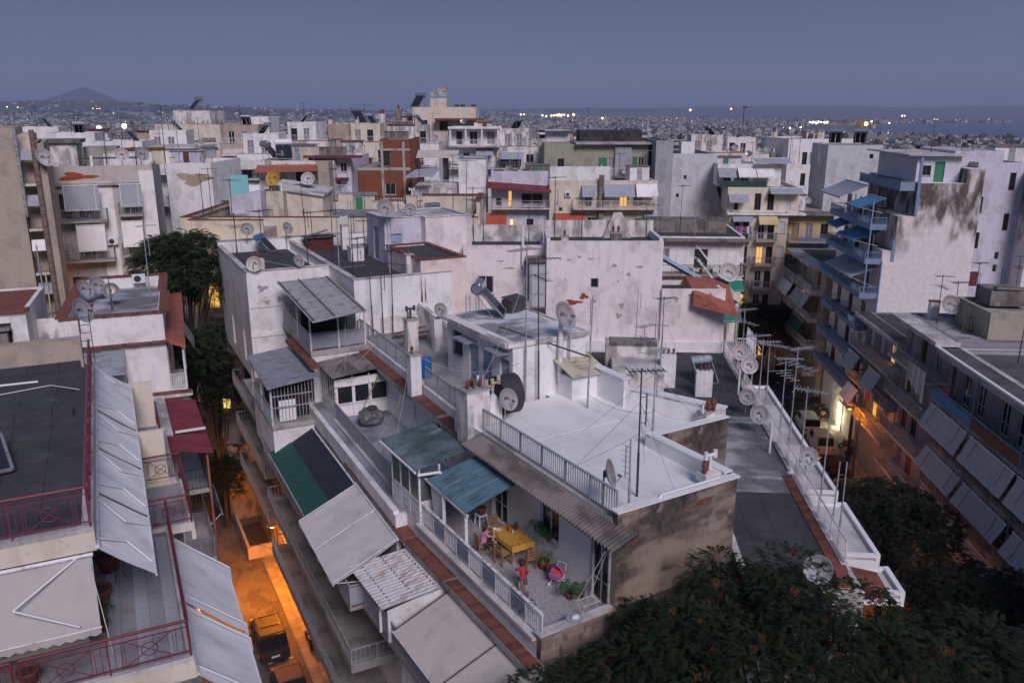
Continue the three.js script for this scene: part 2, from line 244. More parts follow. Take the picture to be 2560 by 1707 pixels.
// railing along a polyline; parts: true makes every baluster its own part
function railing(parent, pts, y, h, mat, o = {}) {
  const sp = o.sp || .13, r = o.r || .02, m = o.m || null, top = new G(m), bars = new G(m), pan = new G(m), bal = [];
  for (let i = 0; i + 1 < pts.length; i++) {
    const [ax, az, ay = y] = pts[i], [bx, bz, by = y] = pts[i + 1], L = Math.hypot(bx - ax, bz - az), n = Math.max(1, Math.round(L / sp));
    const at = (t, yy) => [ax + (bx - ax) * t, ay + (by - ay) * t + yy, az + (bz - az) * t];
    top.bar(at(0, h), at(1, h), o.tw || .06, .045); top.bar(at(0, .1), at(1, .1), .03, .03); if (o.mid) top.bar(at(0, h - .18), at(1, h - .18), .03, .03);
    const np = Math.max(1, Math.round(L / (o.post || 1.3)));
    for (let k = i ? 1 : 0; k <= np; k++) top.bar(at(k / np, 0), at(k / np, h), o.pw || .045);
    for (let k = 1; k < n; k++) {
      if (o.panels && Math.floor(k / n * np + 1e-6) % 2 === o.panels - 1) continue;
      if (o.parts) bal.push(at(k / n, .1)); else bars.bar(at(k / n, .1), at(k / n, o.mid ? h - .18 : h), r, r);
    }
    if (o.panels) for (let k = 0; k < np; k++) if (k % 2 === o.panels - 1) { const a = at((k + .04) / np, .12), b = at((k + .96) / np, .12), d = h - .2; const q = new G(m); q.bar([a[0], a[1] + d / 2, a[2]], [b[0], b[1] + d / 2, b[2]], .02, d); mesh('panel', q, o.panelMat || greysheet, parent); }
    if (o.sheet) { const a = at(.01, .12), b = at(.99, .12), d = h - .2; pan.bar([a[0], a[1] + d / 2, a[2]], [b[0], b[1] + d / 2, b[2]], .012, d); }
  }
  const R0 = mesh('railing', top, mat, parent);
  if (o.sheet) mesh('panel', pan, o.sheet, parent);
  if (o.parts) { const gb = unitBox('bal' + h + r, r, (o.mid ? h - .28 : h - .1), r); for (const b of bal) { const q = new THREE.Mesh(gb, mat); q.name = 'baluster'; q.castShadow = q.receiveShadow = true; q.position.set(...b); if (m) q.position.applyMatrix4(m); parent.add(q); } }
  else if (bars.p.length) tag(mesh('balusters', bars, mat, parent), null, null, null, 'stuff');
  return R0;
}
function balcony(F, s0, s1, y, dep, o = {}) { // slab with a front and two side railings
  const g = F.G(); g.box(s0, s1, y - .17, y, 0.004, dep); const sl = mesh('balcony', g, o.slab || paleconc, F.g);
  const h = o.h || .95, q = { m: F.m, sp: o.sp || .14, r: .022, post: 1.2, ...o };
  const pts = [[s0 + .03, .05], [s0 + .03, dep - .04], [s1 - .03, dep - .04], [s1 - .03, .05]];
  if (o.solid) { const w = F.G(); w.box(s0, s1, y + .002, y + o.solid, dep - .1, dep); w.box(s0, s0 + .1, y + .002, y + o.solid, .01, dep - .1); w.box(s1 - .1, s1, y + .002, y + o.solid, .01, dep - .1); mesh('balcony_front', w, o.front || o.slab || paleconc, sl); if (o.solid < .8) railing(sl, pts.map(p => [p[0], p[1]]), y + o.solid, h - o.solid, o.rail || greymetal, { ...q, mid: 0 }); }
  else railing(sl, pts, y, h, o.rail || greymetal, q);
  return sl;
}
// drop-arm awning on a face: from the wall line (y, n0) out by 'out' and down by 'drop'
function awning(F, s0, s1, y, n0, out, drop, mat, o = {}) {
  const a = new G(F.m), sag = o.sag === undefined ? .05 : o.sag, k = 6;
  a.sheet((u, v) => [s0 + (s1 - s0) * u, y - drop * v - sag * Math.sin(Math.PI * v) * (.7 + .5 * Math.sin(u * 9 + s0)) - .014 * Math.sin(u * (s1 - s0) * 5.1 + s0 * 3 + v * 4) * Math.sin(v * 3.14) - .03 * v * Math.sin(Math.PI * u), n0 + out * v + .012 * Math.sin(u * (s1 - s0) * 3.7 + y)], Math.max(6, Math.round((s1 - s0) * 6)), k, -.012);
  const fl = o.valance === undefined ? .16 : o.valance;
  if (fl) { const n = Math.max(4, Math.round((s1 - s0) / .12)); a.sheet((u, v) => [s0 + (s1 - s0) * u, y - drop - v * (fl + .03 * Math.sin(u * n * 3.1)), n0 + out + .004 + .02 * v * Math.sin(u * 23)], n, 1, .01); }
  const aw = mesh('awning', a, mat, F.g), b = new G(F.m); b.tube([s0 - .03, y + .03, n0], [s1 + .03, y + .03, n0], .05, 8); mesh('awning_roller', b, whitemetal, aw); mesh('awning_front_bar', new G(F.m).tube([s0 - .02, y - drop - .03, n0 + out], [s1 + .02, y - drop - .03, n0 + out], .025, 6), whitemetal, aw);
  if (!o.noarms) for (const s of [s0 + .12, s1 - .12]) { const q = new G(F.m), e = o.elbow || 0; if (e) q.path([[s, y + .04, n0 + .04], [s + e, y - drop * .5 + .16, n0 + out * .5], [s, y - drop + .06, n0 + out]], .022, 6); else q.path([[s, y - drop, n0 + out], [s, y - drop - (o.hang || .5), n0 + .05]], .02, 6); mesh('awning_arm', q, whitemetal, aw); }
  return aw;
}
// ---------------------------------------------------------------- roof furniture
const yagi = (g, y, len, n, yaw, tilt = 0) => { // a TV aerial boom with crosswise rods
  const c = Math.cos(yaw), s = Math.sin(yaw), p = t => [c * (t - .35) * len, y + tilt * (t - .35) * len, s * (t - .35) * len];
  g.bar(p(0), p(1), .036); for (let i = 0; i <= n; i++) { const t = i / n, q = p(t), l = (i === 0 ? .5 : .32 - .14 * t) * Math.min(1.4, len / 1.1); g.bar([q[0] - s * l, q[1], q[2] + c * l], [q[0] + s * l, q[1], q[2] - c * l], .022); }
};
const vert = (g, y, h, n, yaw) => { const c = Math.cos(yaw) * .22, s = Math.sin(yaw) * .22; g.bar([c, y, s], [c, y + h, s], .03); g.bar([0, y + .1, 0], [c, y + .1, s], .02); g.bar([0, y + h - .1, 0], [c, y + h - .1, s], .02); for (let i = 0; i <= n; i++) g.bar([c - s * .7, y + h * i / n, s + c * .7], [c + s * .7, y + h * i / n, s - c * .7], .013); };
function antenna(fr, x, y, z, h, label, group, o = {}) {
  const t = thing(fr, 'tv_antenna', label, 'antenna', group, x, y, z), k = o.kind || 0, yaw = o.yaw === undefined ? rnd(-.5, .5) : o.yaw, lx = o.lean || rnd(-.02, .02);
  const m = new G(); m.tube([0, 0, 0], [lx * h, h, 0], .034, 6, .026); m.tube([0, 0, 0], [lx * h * .35, h * .35, 0], .044, 6); mesh('mast', m, o.mat || (o.dark ? darkmetal : greymetal), t);
  const add = (f, n) => { const g = new G(); f(g); const q = mesh(n, g, o.dark ? darkmetal : greymetal, t); q.position.x = lx * h; };
  if (k === 0) add(g => yagi(g, h - .15, 1.5, 9, yaw), 'aerial');
  if (k === 1) { add(g => yagi(g, h - .1, 1.3, 8, yaw), 'aerial'); add(g => yagi(g, h - .9, 1.6, 4, yaw + 1.4), 'aerial'); }
  if (k === 2) add(g => vert(g, h - 1.25, 1.1, 6, yaw), 'aerial');
  if (k === 3) { add(g => vert(g, h - 2.0, 1.1, 5, yaw), 'aerial'); add(g => yagi(g, h - .1, 1.2, 7, yaw), 'aerial'); }
  if (o.guy) for (const [dx, dz] of o.guy) mesh('guy_wire', new G().wire([lx * h * .75, h * .75, 0], [dx, 0, dz], .04, .006, 4), darkmetal, t);
  return t;
}
function dish(fr, x, y, z, d, label, group, o = {}) { // dish: reflector, arm with receiver, mast
  const t = thing(fr, 'satellite_dish', label, 'satellite dish', group, x, y, z, o.yaw || 0), h = o.h || 1, r = d / 2;
  const pr = []; for (let i = 0; i <= 10; i++) { const q = r * i / 10; pr.push(new THREE.Vector2(Math.max(q, .001), .32 * q * q / r)); } pr.push(new THREE.Vector2(r + .012, .32 * r + .005), new THREE.Vector2(r, .32 * r - .02)); for (let i = 9; i >= 0; i--) { const q = r * i / 10; pr.push(new THREE.Vector2(Math.max(q, .001), .32 * q * q / r - .012)); }
  const g = new THREE.LatheGeometry(pr, 28); g.rotateX(Math.PI / 2); const up = o.up === undefined ? .45 : o.up; // bowl axis to +z, tipped up
  const q = new THREE.Matrix4().makeRotationX(-up).setPosition(0, h, .1); g.applyMatrix4(q); mesh('reflector', g, o.mat || dishm, t);
  const P = (a, b, c) => { const w = V(a, b, c).applyMatrix4(q); return [w.x, w.y, w.z]; };
  mesh('feed_arm', new G().bar(P(0, -r * .92, .08), P(0, -r * .35, r * .95), .03).bar(P(0, -r * .92, .08), P(0, -r * .92, .3 * r), .03), greymetal, t);
  mesh('receiver', new G().tube(P(0, -r * .35, r * .95), P(0, -r * .18, r * .72), .045, 8), darkmetal, t);
  mesh('bracket', new G().box(-.07, .07, h - .1, h + .1, -.02, .09), darkmetal, t);
  mesh('mast', o.wall ? new G().path([[0, h, 0], [0, h - .25, -.1], [0, h - .25, -.4]], .03, 8) : new G().tube([0, 0, 0], [0, h + .05, 0], o.mr || .032, 8), o.mastMat || galv, t); return t;
}
function heater(fr, x, y, z, label, group, o = {}) { // solar water heater: tank on a stand over a slanted collector
  const t = thing(fr, 'solar_water_heater', label, 'water heater', group, x, y, z, o.yaw || 0), k = o.k || 1, L = .62 * k, H = 1.35 * k;
  const T0 = new G(); T0.tube([-L, H, -.2], [L, H, -.2], .26 * k, 20); T0.tube([-L - .06, H, -.2], [-L, H, -.2], .2 * k, 16, .26 * k); T0.tube([L, H, -.2], [L + .06, H, -.2], .26 * k, 16, .2 * k); mesh('tank', T0, o.tank || chrome, t);
  const c = new G(); for (const i of o.one ? [0] : [-1, 1]) { const w = o.one ? L * .95 : L * .48, x0 = o.one ? 0 : i * L * .52; c.hexa([[x0 - w, .1, .95 * k], [x0 + w, .1, .95 * k], [x0 + w, H * .84, -.02], [x0 - w, H * .84, -.02], [x0 - w, .18, 1.0 * k], [x0 + w, .18, 1.0 * k], [x0 + w, H * .84 + .08, .04], [x0 - w, H * .84 + .08, .04]]); }
  const col = mesh('collector', c, solar, t); const rim = new G(); for (const s of [-L, L]) rim.bar([s, .16, 1.0 * k], [s, H * .84 + .06, .03], .05, .09); rim.bar([-L, .16, 1.0 * k], [L, .16, 1.0 * k], .05, .09); rim.bar([-L, H * .86, .02], [L, H * .86, .02], .05, .09); mesh('collector_frame', rim, galv, col);
  const s = new G(); for (const i of [-1, 1]) { s.bar([i * L * .8, 0, -.25], [i * L * .8, H - .2, -.25], .04); s.bar([i * L * .8, 0, .85 * k], [i * L * .8, .12, .9 * k], .04); s.bar([i * L * .8, .04, -.25], [i * L * .8, .04, .9 * k], .035); s.bar([i * L * .8, .1, .6], [i * L * .8, H - .3, -.25], .03); } s.bar([-L, H - .24, -.25], [L, H - .24, -.25], .04); mesh('stand', s, galv, t); return t;
}
const potGeo = (() => { const g = new THREE.LatheGeometry([[.001, 0], [.08, 0], [.085, .22], [.12, .25], [.12, .3], [.07, .31], [.07, .33], [.13, .34], [.02, .52], [.001, .53]].map(p => new THREE.Vector2(...p)), 12); return g; })();
const pipeGeo = new G().tube([0, 0, 0], [0, .5, 0], .07, 10).build();
// masonry chimney with pots, as one thing
function chimney(fr, x, y, z, w, d, h, label, group, mat, o = {}) {
  const t = thing(fr, 'chimney', label, 'chimney', group, x, y, z, o.yaw || 0);
  mesh('stack', new G().box(-w / 2, w / 2, 0, h, -d / 2, d / 2), mat, t); if (o.cap !== 0) mesh('capping', new G().box(-w / 2 - .05, w / 2 + .05, h, h + .07, -d / 2 - .05, d / 2 + .05), o.capMat || concrete, t);
  (o.pots || []).forEach(([px, pz, k, s = 1]) => { const p = new THREE.Mesh(k ? pipeGeo : potGeo, k === 2 ? whitepl : k ? fibre : clay); p.name = k ? 'flue_pipe' : 'chimney_pot'; p.scale.setScalar(s); p.position.set(px, h + (o.cap === 0 ? 0 : .07), pz); p.castShadow = p.receiveShadow = true; t.add(p); });
  if (o.tee) { const q = new G(), e = h + .07; q.tube([0, e, 0], [0, e + .55, 0], .06, 10); q.tube([-.22, e + .55, 0], [.22, e + .55, 0], .06, 10); for (const i of [-.22, .22]) q.tube([i, e + .42, 0], [i, e + .7, 0], .075, 10); mesh('flue_cowl', q, o.teeMat || whitepl, t); }
  return t;
}
function acUnit(fr, x, y, z, turn, label, group) {
  const t = thing(fr, 'air_conditioner', label, 'air conditioner', group, x, y, z, turn);
  mesh('casing', new G().box(-.4, .4, 0, .56, -.28, 0), whitepl, t); const gr = new THREE.TorusGeometry(.2, .022, 6, 20); gr.translate(-.08, .28, .01); mesh('fan_guard', gr, darkmetal, t); const f = new G(); f.tube([-.08, .28, -.002], [-.08, .28, .006], .19, 18); mesh('fan_opening', f, blackpl, t); mesh('bracket', new G().box(-.34, -.3, -.06, -.001, -.4, 0).box(.3, .34, -.06, -.001, -.4, 0), galv, t); return t;
}
// ---------------------------------------------------------------- plants
function leafGeo(n, L, w) { // a pinnate leaf: folded leaflets on both sides of a drooping stalk
  const g = new G(), pt = t => [0, L * (.25 * t - .55 * t * t), L * t * (1 - .18 * t)];
  for (let i = 1; i <= n; i++) { const t = i / n, p = pt(t), s = w * (1.1 - .5 * t), b = L / n * .42; for (const k of [-1, 1]) { const a = [p[0], p[1], p[2] - b * .5], c = [p[0], p[1], p[2] + b * .5], e = [k * s, p[1] - s * .35, p[2] + s * .45], q = [k * s * .55, p[1] + s * .03, p[2] + s * .25 - b * .9], r = [k * s * .5, p[1] + s * .03, p[2] + s * .25 + b * .9]; if (k > 0) { g.quad(a, c, r, q); g.tri(q, r, e, [0, 0], [1, 0], [.5, 1]); } else { g.quad(c, a, q, r); g.tri(r, q, e, [0, 0], [1, 0], [.5, 1]); } } }
  return g.build();
}
const leafM = (k, rgb) => M(k, rgb, null, 1, { side: THREE.DoubleSide });
const leafA = leafGeo(8, .6, .13), leafB = leafGeo(5, .34, .12);
const seedGeo = (() => { const g = new G(); for (let i = 0; i < 16; i++) { const a = i * 2.4, r = .05 + .1 * ((i * 7) % 5) / 5, y = .02 + .2 * ((i * 5) % 7) / 7; const c = [Math.cos(a) * r, y, Math.sin(a) * r]; g.tri([c[0] - .045, c[1], c[2]], [c[0] + .045, c[1] + .02, c[2] + .03], [c[0], c[1] + .09, c[2] - .03], [0, 0], [1, 0], [0, 1]); } return g.build(); })();
const dummy = new THREE.Object3D();
function instanced(name, geo, mat, mats4, cols, parent) { const im = new THREE.InstancedMesh(geo, mat, mats4.length); mats4.forEach((m, i) => { im.setMatrixAt(i, m); if (cols) im.setColorAt(i, cols[i]); }); im.name = parent ? name : numbered(name); im.castShadow = im.receiveShadow = true; (parent || scene).add(im); return im; }
// crown made of clumps of leaves; clumps: [x,y,z,r]; leaves sit mostly near each clump's skin and hang outwards
function tree(fr, name, label, group, x, y, z, o) {
  const t = thing(fr, name, label, 'tree', group, x, y, z), tr = new G(), top = o.trunk;
  tr.tube([0, 0, 0], [0, top * .5, 0], o.r || .22, 9, (o.r || .22) * .8); tr.tube([0, top * .5, 0], [.05, top, .05], (o.r || .22) * .8, 9, (o.r || .22) * .6);
  for (const c of o.clumps) tr.tube([.05, top * (.75 + rnd(.25)), .05], [c[0], c[1], c[2]], (o.r || .22) * .4, 6, .02);
  mesh('trunk', tr, M('bark', [.05, .04, .032], T.wood), t);
  const ms = [], cs = [], sd = [], sc = [], col = new THREE.Color();
  for (const [cx, cy, cz, r, n] of o.clumps) for (let i = 0; i < n; i++) {
    const a = rnd(6.283), e = Math.asin(rnd(-.55, 1)), q = r * (.55 + .5 * Math.sqrt(rnd())), d = [Math.cos(e) * Math.cos(a), Math.sin(e), Math.cos(e) * Math.sin(a)];
    dummy.position.set(cx + d[0] * q, cy + d[1] * q * .85, cz + d[2] * q); dummy.rotation.set(rnd(-.35, .35) - e * .3, Math.atan2(d[0], d[2]) + rnd(-.7, .7), rnd(-.5, .5), 'YXZ'); dummy.scale.setScalar((o.ls || 1) * rnd(.7, 1.25)); dummy.updateMatrix(); ms.push(dummy.matrix.clone());
    const k = rnd(.6, 1.35); col.setRGB(k * rnd(.8, 1.25), k, k * .9); cs.push(col.clone());
    if (o.seeds && e > -.1 && rnd() < o.seeds) { dummy.position.y += .06; dummy.rotation.set(rnd(.5), rnd(6), rnd(.5)); dummy.scale.setScalar(rnd(.5, 1.1)); dummy.updateMatrix(); sd.push(dummy.matrix.clone()); col.setRGB(rnd(.6, 1.3), rnd(.6, 1.1), rnd(.6, 1)); sc.push(col.clone()); }
  }
  tag(instanced('crown', o.geo || leafA, o.mat || leafM('tree_leaf', [.007, .020, .0055]), ms, cs, t), null, null, null, 'stuff');
  if (sd.length) tag(instanced('seed_clusters', seedGeo, leafM('seed', [.075, .028, .010]), sd, sc, t), null, null, null, 'stuff');
  return t;
}
function clumpsOf(n, rx, ry, rz, r0, r1, leaves, bias = 0) { const c = []; for (let i = 0; i < n; i++) { const a = i * 2.399 + rnd(.6), q = Math.sqrt((i + .5) / n); const x = Math.cos(a) * q * rx, z = Math.sin(a) * q * rz, k = Math.sqrt(Math.max(0, 1 - q * q)); const r = rnd(r0, r1); c.push([x, ry * k * rnd(.55, 1) + bias, z, r, Math.round(leaves * r * r)]); } return c; }
function potPlant(fr, x, y, z, label, o = {}) { // clay pot with a leafy plant
  const t = thing(fr, 'potted_plant', label, 'potted plant', o.group, x, y, z), k = o.k || .2, hh = k * 1.5;
  const pg = new THREE.LatheGeometry([[.001, 0], [k * .68, 0], [k * .92, hh * .8], [k * 1.05, hh * .8], [k * 1.08, hh], [k * .92, hh], [k * .9, hh * .86], [.001, hh * .86]].map(p => new THREE.Vector2(...p)), 18); mesh('pot', pg, o.pot || clay, t); mesh('soil', new G().tube([0, hh * .84, 0], [0, hh * .88, 0], k * .88, 14), soil, t);
  if (o.n) { const g = new G(); for (let i = 0; i < o.n; i++) { const a = rnd(6.283), e = rnd(.35, 1.4), l = (o.l || .35) * rnd(.7, 1.2), b = [Math.cos(a) * Math.cos(e) * l, hh * .9 + Math.sin(e) * l, Math.sin(a) * Math.cos(e) * l]; if (o.blade) { const w = .02; g.tri([-Math.sin(a) * w, hh * .88, Math.cos(a) * w], [Math.sin(a) * w, hh * .88, -Math.cos(a) * w], [b[0] * 1.2, b[1] - l * .2 * Math.cos(e), b[2] * 1.2], [0, 0], [1, 0], [0, 1]); } else { g.bar([0, hh * .86, 0], b, .012); const m = new THREE.Matrix4().makeRotationFromEuler(new THREE.Euler(rnd(-.3, .5), -a + 1.57, rnd(-.4, .4), 'YXZ')).setPosition(...b); g.geo(leafB, m.scale(V(.55, .55, .55))); } } mesh('foliage', g, leafM(o.lk || 'pot_leaf', o.lc || [.05, .11, .04]), t); }
  return t;
}
// ---------------------------------------------------------------- frames of the street blocks
const MF = new Fr(1.26, -22.49, 31), MB = new Fr(-3.72, -30, 27), RS = new Fr(13.5, -30, -5), LA = new Fr(-9.5, -16.7, 26), LB = new Fr(-19.2, -44.1, 21.5);

// ---------------------------------------------------------------- ground, streets, sea, hills
const seaPoly = [[970, -3060], [1100, -2930], [1210, -2640], [1260, -2470], [1360, -2260], [3600, -1700], [9000, -5200], [9000, -12500], [6025, -10066], [4350, -7500], [3850, -7500], [3138, -6720], [2470, -6030], [2085, -5919], [1741, -5120], [1365, -4242]];
const seaIn = (x, z) => { let c = false; for (let i = 0, j = seaPoly.length - 1; i < seaPoly.length; j = i++) { const [a, b] = seaPoly[i], [p, q] = seaPoly[j]; if ((b > z) !== (q > z) && x < (p - a) * (z - b) / (q - b) + a) c = !c; } return c; };
const bump = (x, z, cx, cz, rx, rz, h) => h * Math.exp(-(((x - cx) / rx) ** 2) - (((z - cz) / rz) ** 2));
function terrain(x, z) {
  const r = Math.hypot(x, z), az = Math.atan2(x, -z);
  let h = -58 * (1 - Math.exp(-Math.max(0, r - 130) / 1000)) * (az > -.1 ? 1 : 1 - .25 * sm(-.1, -.5, az)) + 6 * (fbm(x / 9000 + .5, z / 9000 + .5, 12, 5, 3) - .5) * sm(200, 900, r);
  h += bump(x, z, -7560, -15500, 560, 1200, 330) + bump(x, z, -7700, -15500, 1300, 1600, 110) + bump(x, z, -9400, -15000, 2600, 2500, 110) + bump(x, z, -3900, -8200, 2300, 1100, 118) + bump(x, z, -5500, -9500, 1900, 1300, 150) + bump(x, z, -1600, -9500, 2600, 1000, 88) + bump(x, z, 1800, -17500, 5200, 1500, 150) + bump(x, z, 8500, -17500, 5200, 1600, 155) + bump(x, z, 14000, -16500, 4000, 1600, 135);
  h += 26 * (fbm(x / 12000 + .5, z / 12000 + .5, 14, 15, 4) - .5) * sm(5000, 9000, r);
  return h;
}
{
  const p = [], n = [], ix = [], NA = 150, NR = 84, rs = []; for (let j = 0; j <= NR; j++) rs.push(j === 0 ? 0 : 24 * Math.pow(1.0855, j - 1));
  for (let j = 0; j <= NR; j++) for (let i = 0; i <= NA; i++) { const a = R(-180 + 360 * i / NA), x = Math.sin(a) * rs[j], z = -Math.cos(a) * rs[j]; p.push(x, rs[j] < 125 ? 0 : seaIn(x, z) ? -72 : terrain(x, z), z); }
  for (let j = 0; j < NR; j++) for (let i = 0; i < NA; i++) { const a = j * (NA + 1) + i, b = a + 1, c = a + NA + 1, d = c + 1; ix.push(a, b, c, b, d, c); }
  const g = new THREE.BufferGeometry(); g.setAttribute('position', new THREE.Float32BufferAttribute(p, 3)); g.setIndex(ix); g.computeVertexNormals();
  const uv = []; for (let i = 0; i < p.length; i += 3) uv.push(p[i], p[i + 2]); g.setAttribute('uv', new THREE.Float32BufferAttribute(uv, 2));
  struct('terrain', g, M('far_ground', [.085, .088, .078], T.city));
  struct('sea', new THREE.PlaneGeometry(26000, 24000).rotateX(-Math.PI / 2).translate(6000, -64, -11000), M('sea_water', [.035, .05, .075], null, .25));
  const strip = (fr, name, x0, x1, z0, z1, y0, y1, mat) => { const g = new G().box(x0, x1, y0, y1, z0, z1), o = struct(name, g, mat), q = fr.at(0, 0); o.position.set(q[0], 0, q[1]); o.rotation.y = fr.th; return o; };
  strip(MB, 'left_street', -8.5, -1.77, -62, 22, -.3, .012, asphalt);
  strip(MB, 'left_pavement', -1.766, -.58, -30.6, 22, -.3, .13, paving);
  strip(RS, 'right_street', 2.2, 14.6, -130, 30, -.3, .012, asphalt);
  strip(RS, 'near_pavement', .2, 2.196, -130, 30, -.3, .13, paving);
  strip(RS, 'far_pavement', 14.604, 17.4, -130, 30, -.3, .13, paving);
  // paving slabs that can be told apart on both pavements
  const slabs = (fr, x0, x1, z0, z1, s) => { const gb = unitBox('pave' + s, s - .03, .02, s - .03), ms = [paving, M('paving_stone_pale', [.33, .31, .28], T.conc)]; const holder = scene.children.filter(c => c.name === (fr === MB ? 'left_pavement' : 'far_pavement'))[0]; for (let x = x0 + s / 2; x < x1 - s / 2 + .01; x += s) for (let z = z0; z < z1; z += s) { const q = new THREE.Mesh(gb, pick(ms)); q.name = 'paving_slab'; q.receiveShadow = true; q.position.set(x, .131 + rnd(.012), z); holder.add(q); } };
  slabs(MB, -1.74, -.6, -29, -13, .56); slabs(RS, 14.7, 17.3, -62, -42, .86);
}

// ---------------------------------------------------------------- the main block: front house with terrace and white roof
const mouldM = (() => { const t = tex(1024, 8.4, (u, v) => { // brown end wall: bands of mould over warm render, bare patches
  const m = fbm(u, v, 4, 301), b = fbm(u * .5, v * 2, 8, 311, 4), f = fbm(u, v, 60, 321, 3), dk = sm(.40, .60, m * .55 + b * .5), fl = sm(.66, .72, fbm(u, v, 14, 331, 3));
  let c = lerp3([.52, .41, .33], [.085, .075, .07], Math.min(1, dk * .98)); c = lerp3(c, [.5, .42, .36], .5 * (f - .3)); c = lerp3(c, [.06, .055, .05], .8 * sm(.55, .7, fbm(u * 1.5, v * .4, 22, 341, 4)) * sm(.3, .6, m)); return lerp3(c, [.62, .55, .50], fl * .55); }); return M('mouldy_render', [.52, .50, .48], t); })();
{
  const b = thing(MF, 'apartment_building', 'apartment building with bright white flat roof, terrace and brown mouldy end wall', 'building');
  const low = block(b, { x: [-.42, 7.7], z: [-11.6, 0], y: [0, 17], wall: white, roof: terrazzo, par: { f: .28, l: .05, r: 0, b: 0 }, mats: { f: mouldM, r: mouldM } });
  block(b, { x: [2.45, 7.7], z: [-11.6, -.004], y: [17.004, 20.3], wall: white, roof: roofwhite, par: { f: .42, l: .1, r: 0, b: 0 }, mats: { f: mouldM, r: mouldM, l: M('clean_white_plaster', [.80, .79, .79], T.clean) }, skip: 'b',
    l: [[6.82, 18.0, 1.25, 1.42, 'g'], [10.0, 17.06, .98, 2.3, 'g'], [3.3, 17.06, 1.15, 2.35, 'g']] });
  // wedge-shaped end of the roof beside the lower felt roof
  const wedge = (n, a, e, t, y0, y1, y2, m) => { const L = Math.hypot(e[0] - a[0], e[1] - a[1]), nx = -(e[1] - a[1]) / L * t, nz = (e[0] - a[0]) / L * t; mesh(n, new G().hexa([[a[0], y0, a[1]], [e[0], y0, e[1]], [e[0] + nx, y0, e[1] + nz], [a[0] + nx, y0, a[1] + nz], [a[0], y1, a[1]], [e[0], y2, e[1]], [e[0] + nx, y2, e[1] + nz], [a[0] + nx, y1, a[1] + nz]]), m, b); };
  mesh('roof', new G().quad([7.4, 20.305, -4.62], [11.35, 20.305, -4.62], [9.7, 20.305, -8.5], [7.4, 20.305, -8.5]).quad([7.4, 20.305, -8.5], [9.4, 20.305, -8.5], [9.4, 20.305, -11.7], [7.4, 20.305, -11.7]), roofwhite, b);
  mesh('wall', new G().box(7.702, 11.7, 0, 20.74, -4.65, -4.4), mouldM, b); wedge('wall', [11.68, -4.66], [9.72, -8.56], .26, 0, 20.95, 21.1, old); wedge('parapet_render', [11.42, -4.68], [9.47, -8.56], .012, 20.3, 20.95, 21.1, roofwhite); mesh('wall', new G().box(9.42, 9.7, 0, 21.6, -11.6, -8.58), old, b); mesh('parapet_render', new G().box(9.4, 9.417, 20.3, 21.6, -11.6, -8.5).box(9.417, 9.71, 20.3, 21.1, -8.575, -8.5), roofwhite, b); wedge('coping', [11.76, -4.7], [9.78, -8.58], .42, 20.955, 21.01, 21.16, roofwhite); mesh('coping', new G().box(9.34, 9.78, 21.605, 21.66, -11.6, -8.5), roofwhite, b);
  // white coping bands of the roof parapets
  const cop = new G(); cop.box(2.4, 7.78, 20.72, 20.78, -.32, .06); cop.box(7.4, 7.78, 20.8, 20.86, -4.4, -.325); cop.box(7.42, 11.68, 20.74, 20.8, -4.72, -4.34); mesh('coping', cop, roofwhite, b);
  const cop2 = new G(); cop2.box(-.5, 2.44, 17.28, 17.34, -.3, .06); mesh('coping', cop2, paleconc, b);
  mesh('parapet_wall', new G().box(7.45, 7.7, 20.304, 20.8, -4.398, -.256), mouldM, b); mesh('parapet_render', new G().box(7.42, 7.447, 20.304, 20.8, -4.6, -.26), roofwhite, b); mesh('parapet_render', new G().box(7.45, 11.3, 20.304, 20.74, -4.68, -4.655), roofwhite, b);
  mesh('drain_pipe', new G().path([[4.2, 20.75, -.1], [4.35, 20.86, -.1], [6.9, 20.86, -.1]], .05, 8), whitepl, b);
  mesh('drain_pipe', new G().tube([2.38, 17, -.25], [2.38, 20, -.25], .05, 8), greymetal, b);
  // faint raised seams of the painted roof
  mesh('roof_seam', new G().box(2.75, 8.8, 20.301, 20.315, -7.4, -7.32).box(4.9, 4.98, 20.301, 20.313, -11.4, -.4), roofwhite, b);
  // bricks laid bare on the end wall
  const bm = [M('bare_brick', [.17, .07, .05], T.clay), M('bare_brick_pale', [.22, .10, .07], T.clay)], bg = unitBox('brick', .22, .07, .03);
  for (const [cx, cy, n] of [[6.2, 20.25, 7], [5.7, 20.1, 4], [2.75, 19.6, 9]]) for (let i = 0; i < n; i++) { const r = Math.floor(i / 4), q = new THREE.Mesh(bg, pick(bm)); q.name = 'brick'; q.position.set(cx + (i % 4) * .25 + (r % 2) * .12 - .4 + rnd(.02), cy - r * .085, .012); if (cx < 3) q.position.x = 2.62 + (i % 3) * .25 + (r % 2) * .1; b.add(q); }
  // eaves of corrugated fibre cement over the terrace wall
  const ev = new G(), N = 56; ev.sheet((u, v) => { const z = .9 - 10.0 * u; return [2.62 - 1.0 * v, 20.32 - .34 * v + .06 * Math.cos(u * N * 6.283), z]; }, N * 8, 1, -.012); mesh('eaves_sheet', ev, fibre, b);
  mesh('eaves_upstand', new G().box(2.45, 2.75, 20.3, 20.42, -9.0, -.3), concrete, b);
  railing(b, [[2.62, -9.1], [2.62, -.28]], 20.42, .92, greymetal, { parts: true, sp: .135, r: .026, post: 1.5, tw: .09 });
  const fr = railing(b, [[-.32, -8.78], [-.32, -.1]], 17.12, .86, whitemetal, { parts: true, sp: .125, r: .026, post: .97, panels: 2, mid: 1, tw: .11, panelMat: M('blue_grey_panel', [.13, .18, .27], null, .35) });
  mesh('terrace_kerb', new G().box(-.58, -.08, 17.002, 17.12, -9.0, -.26), paleconc, b);
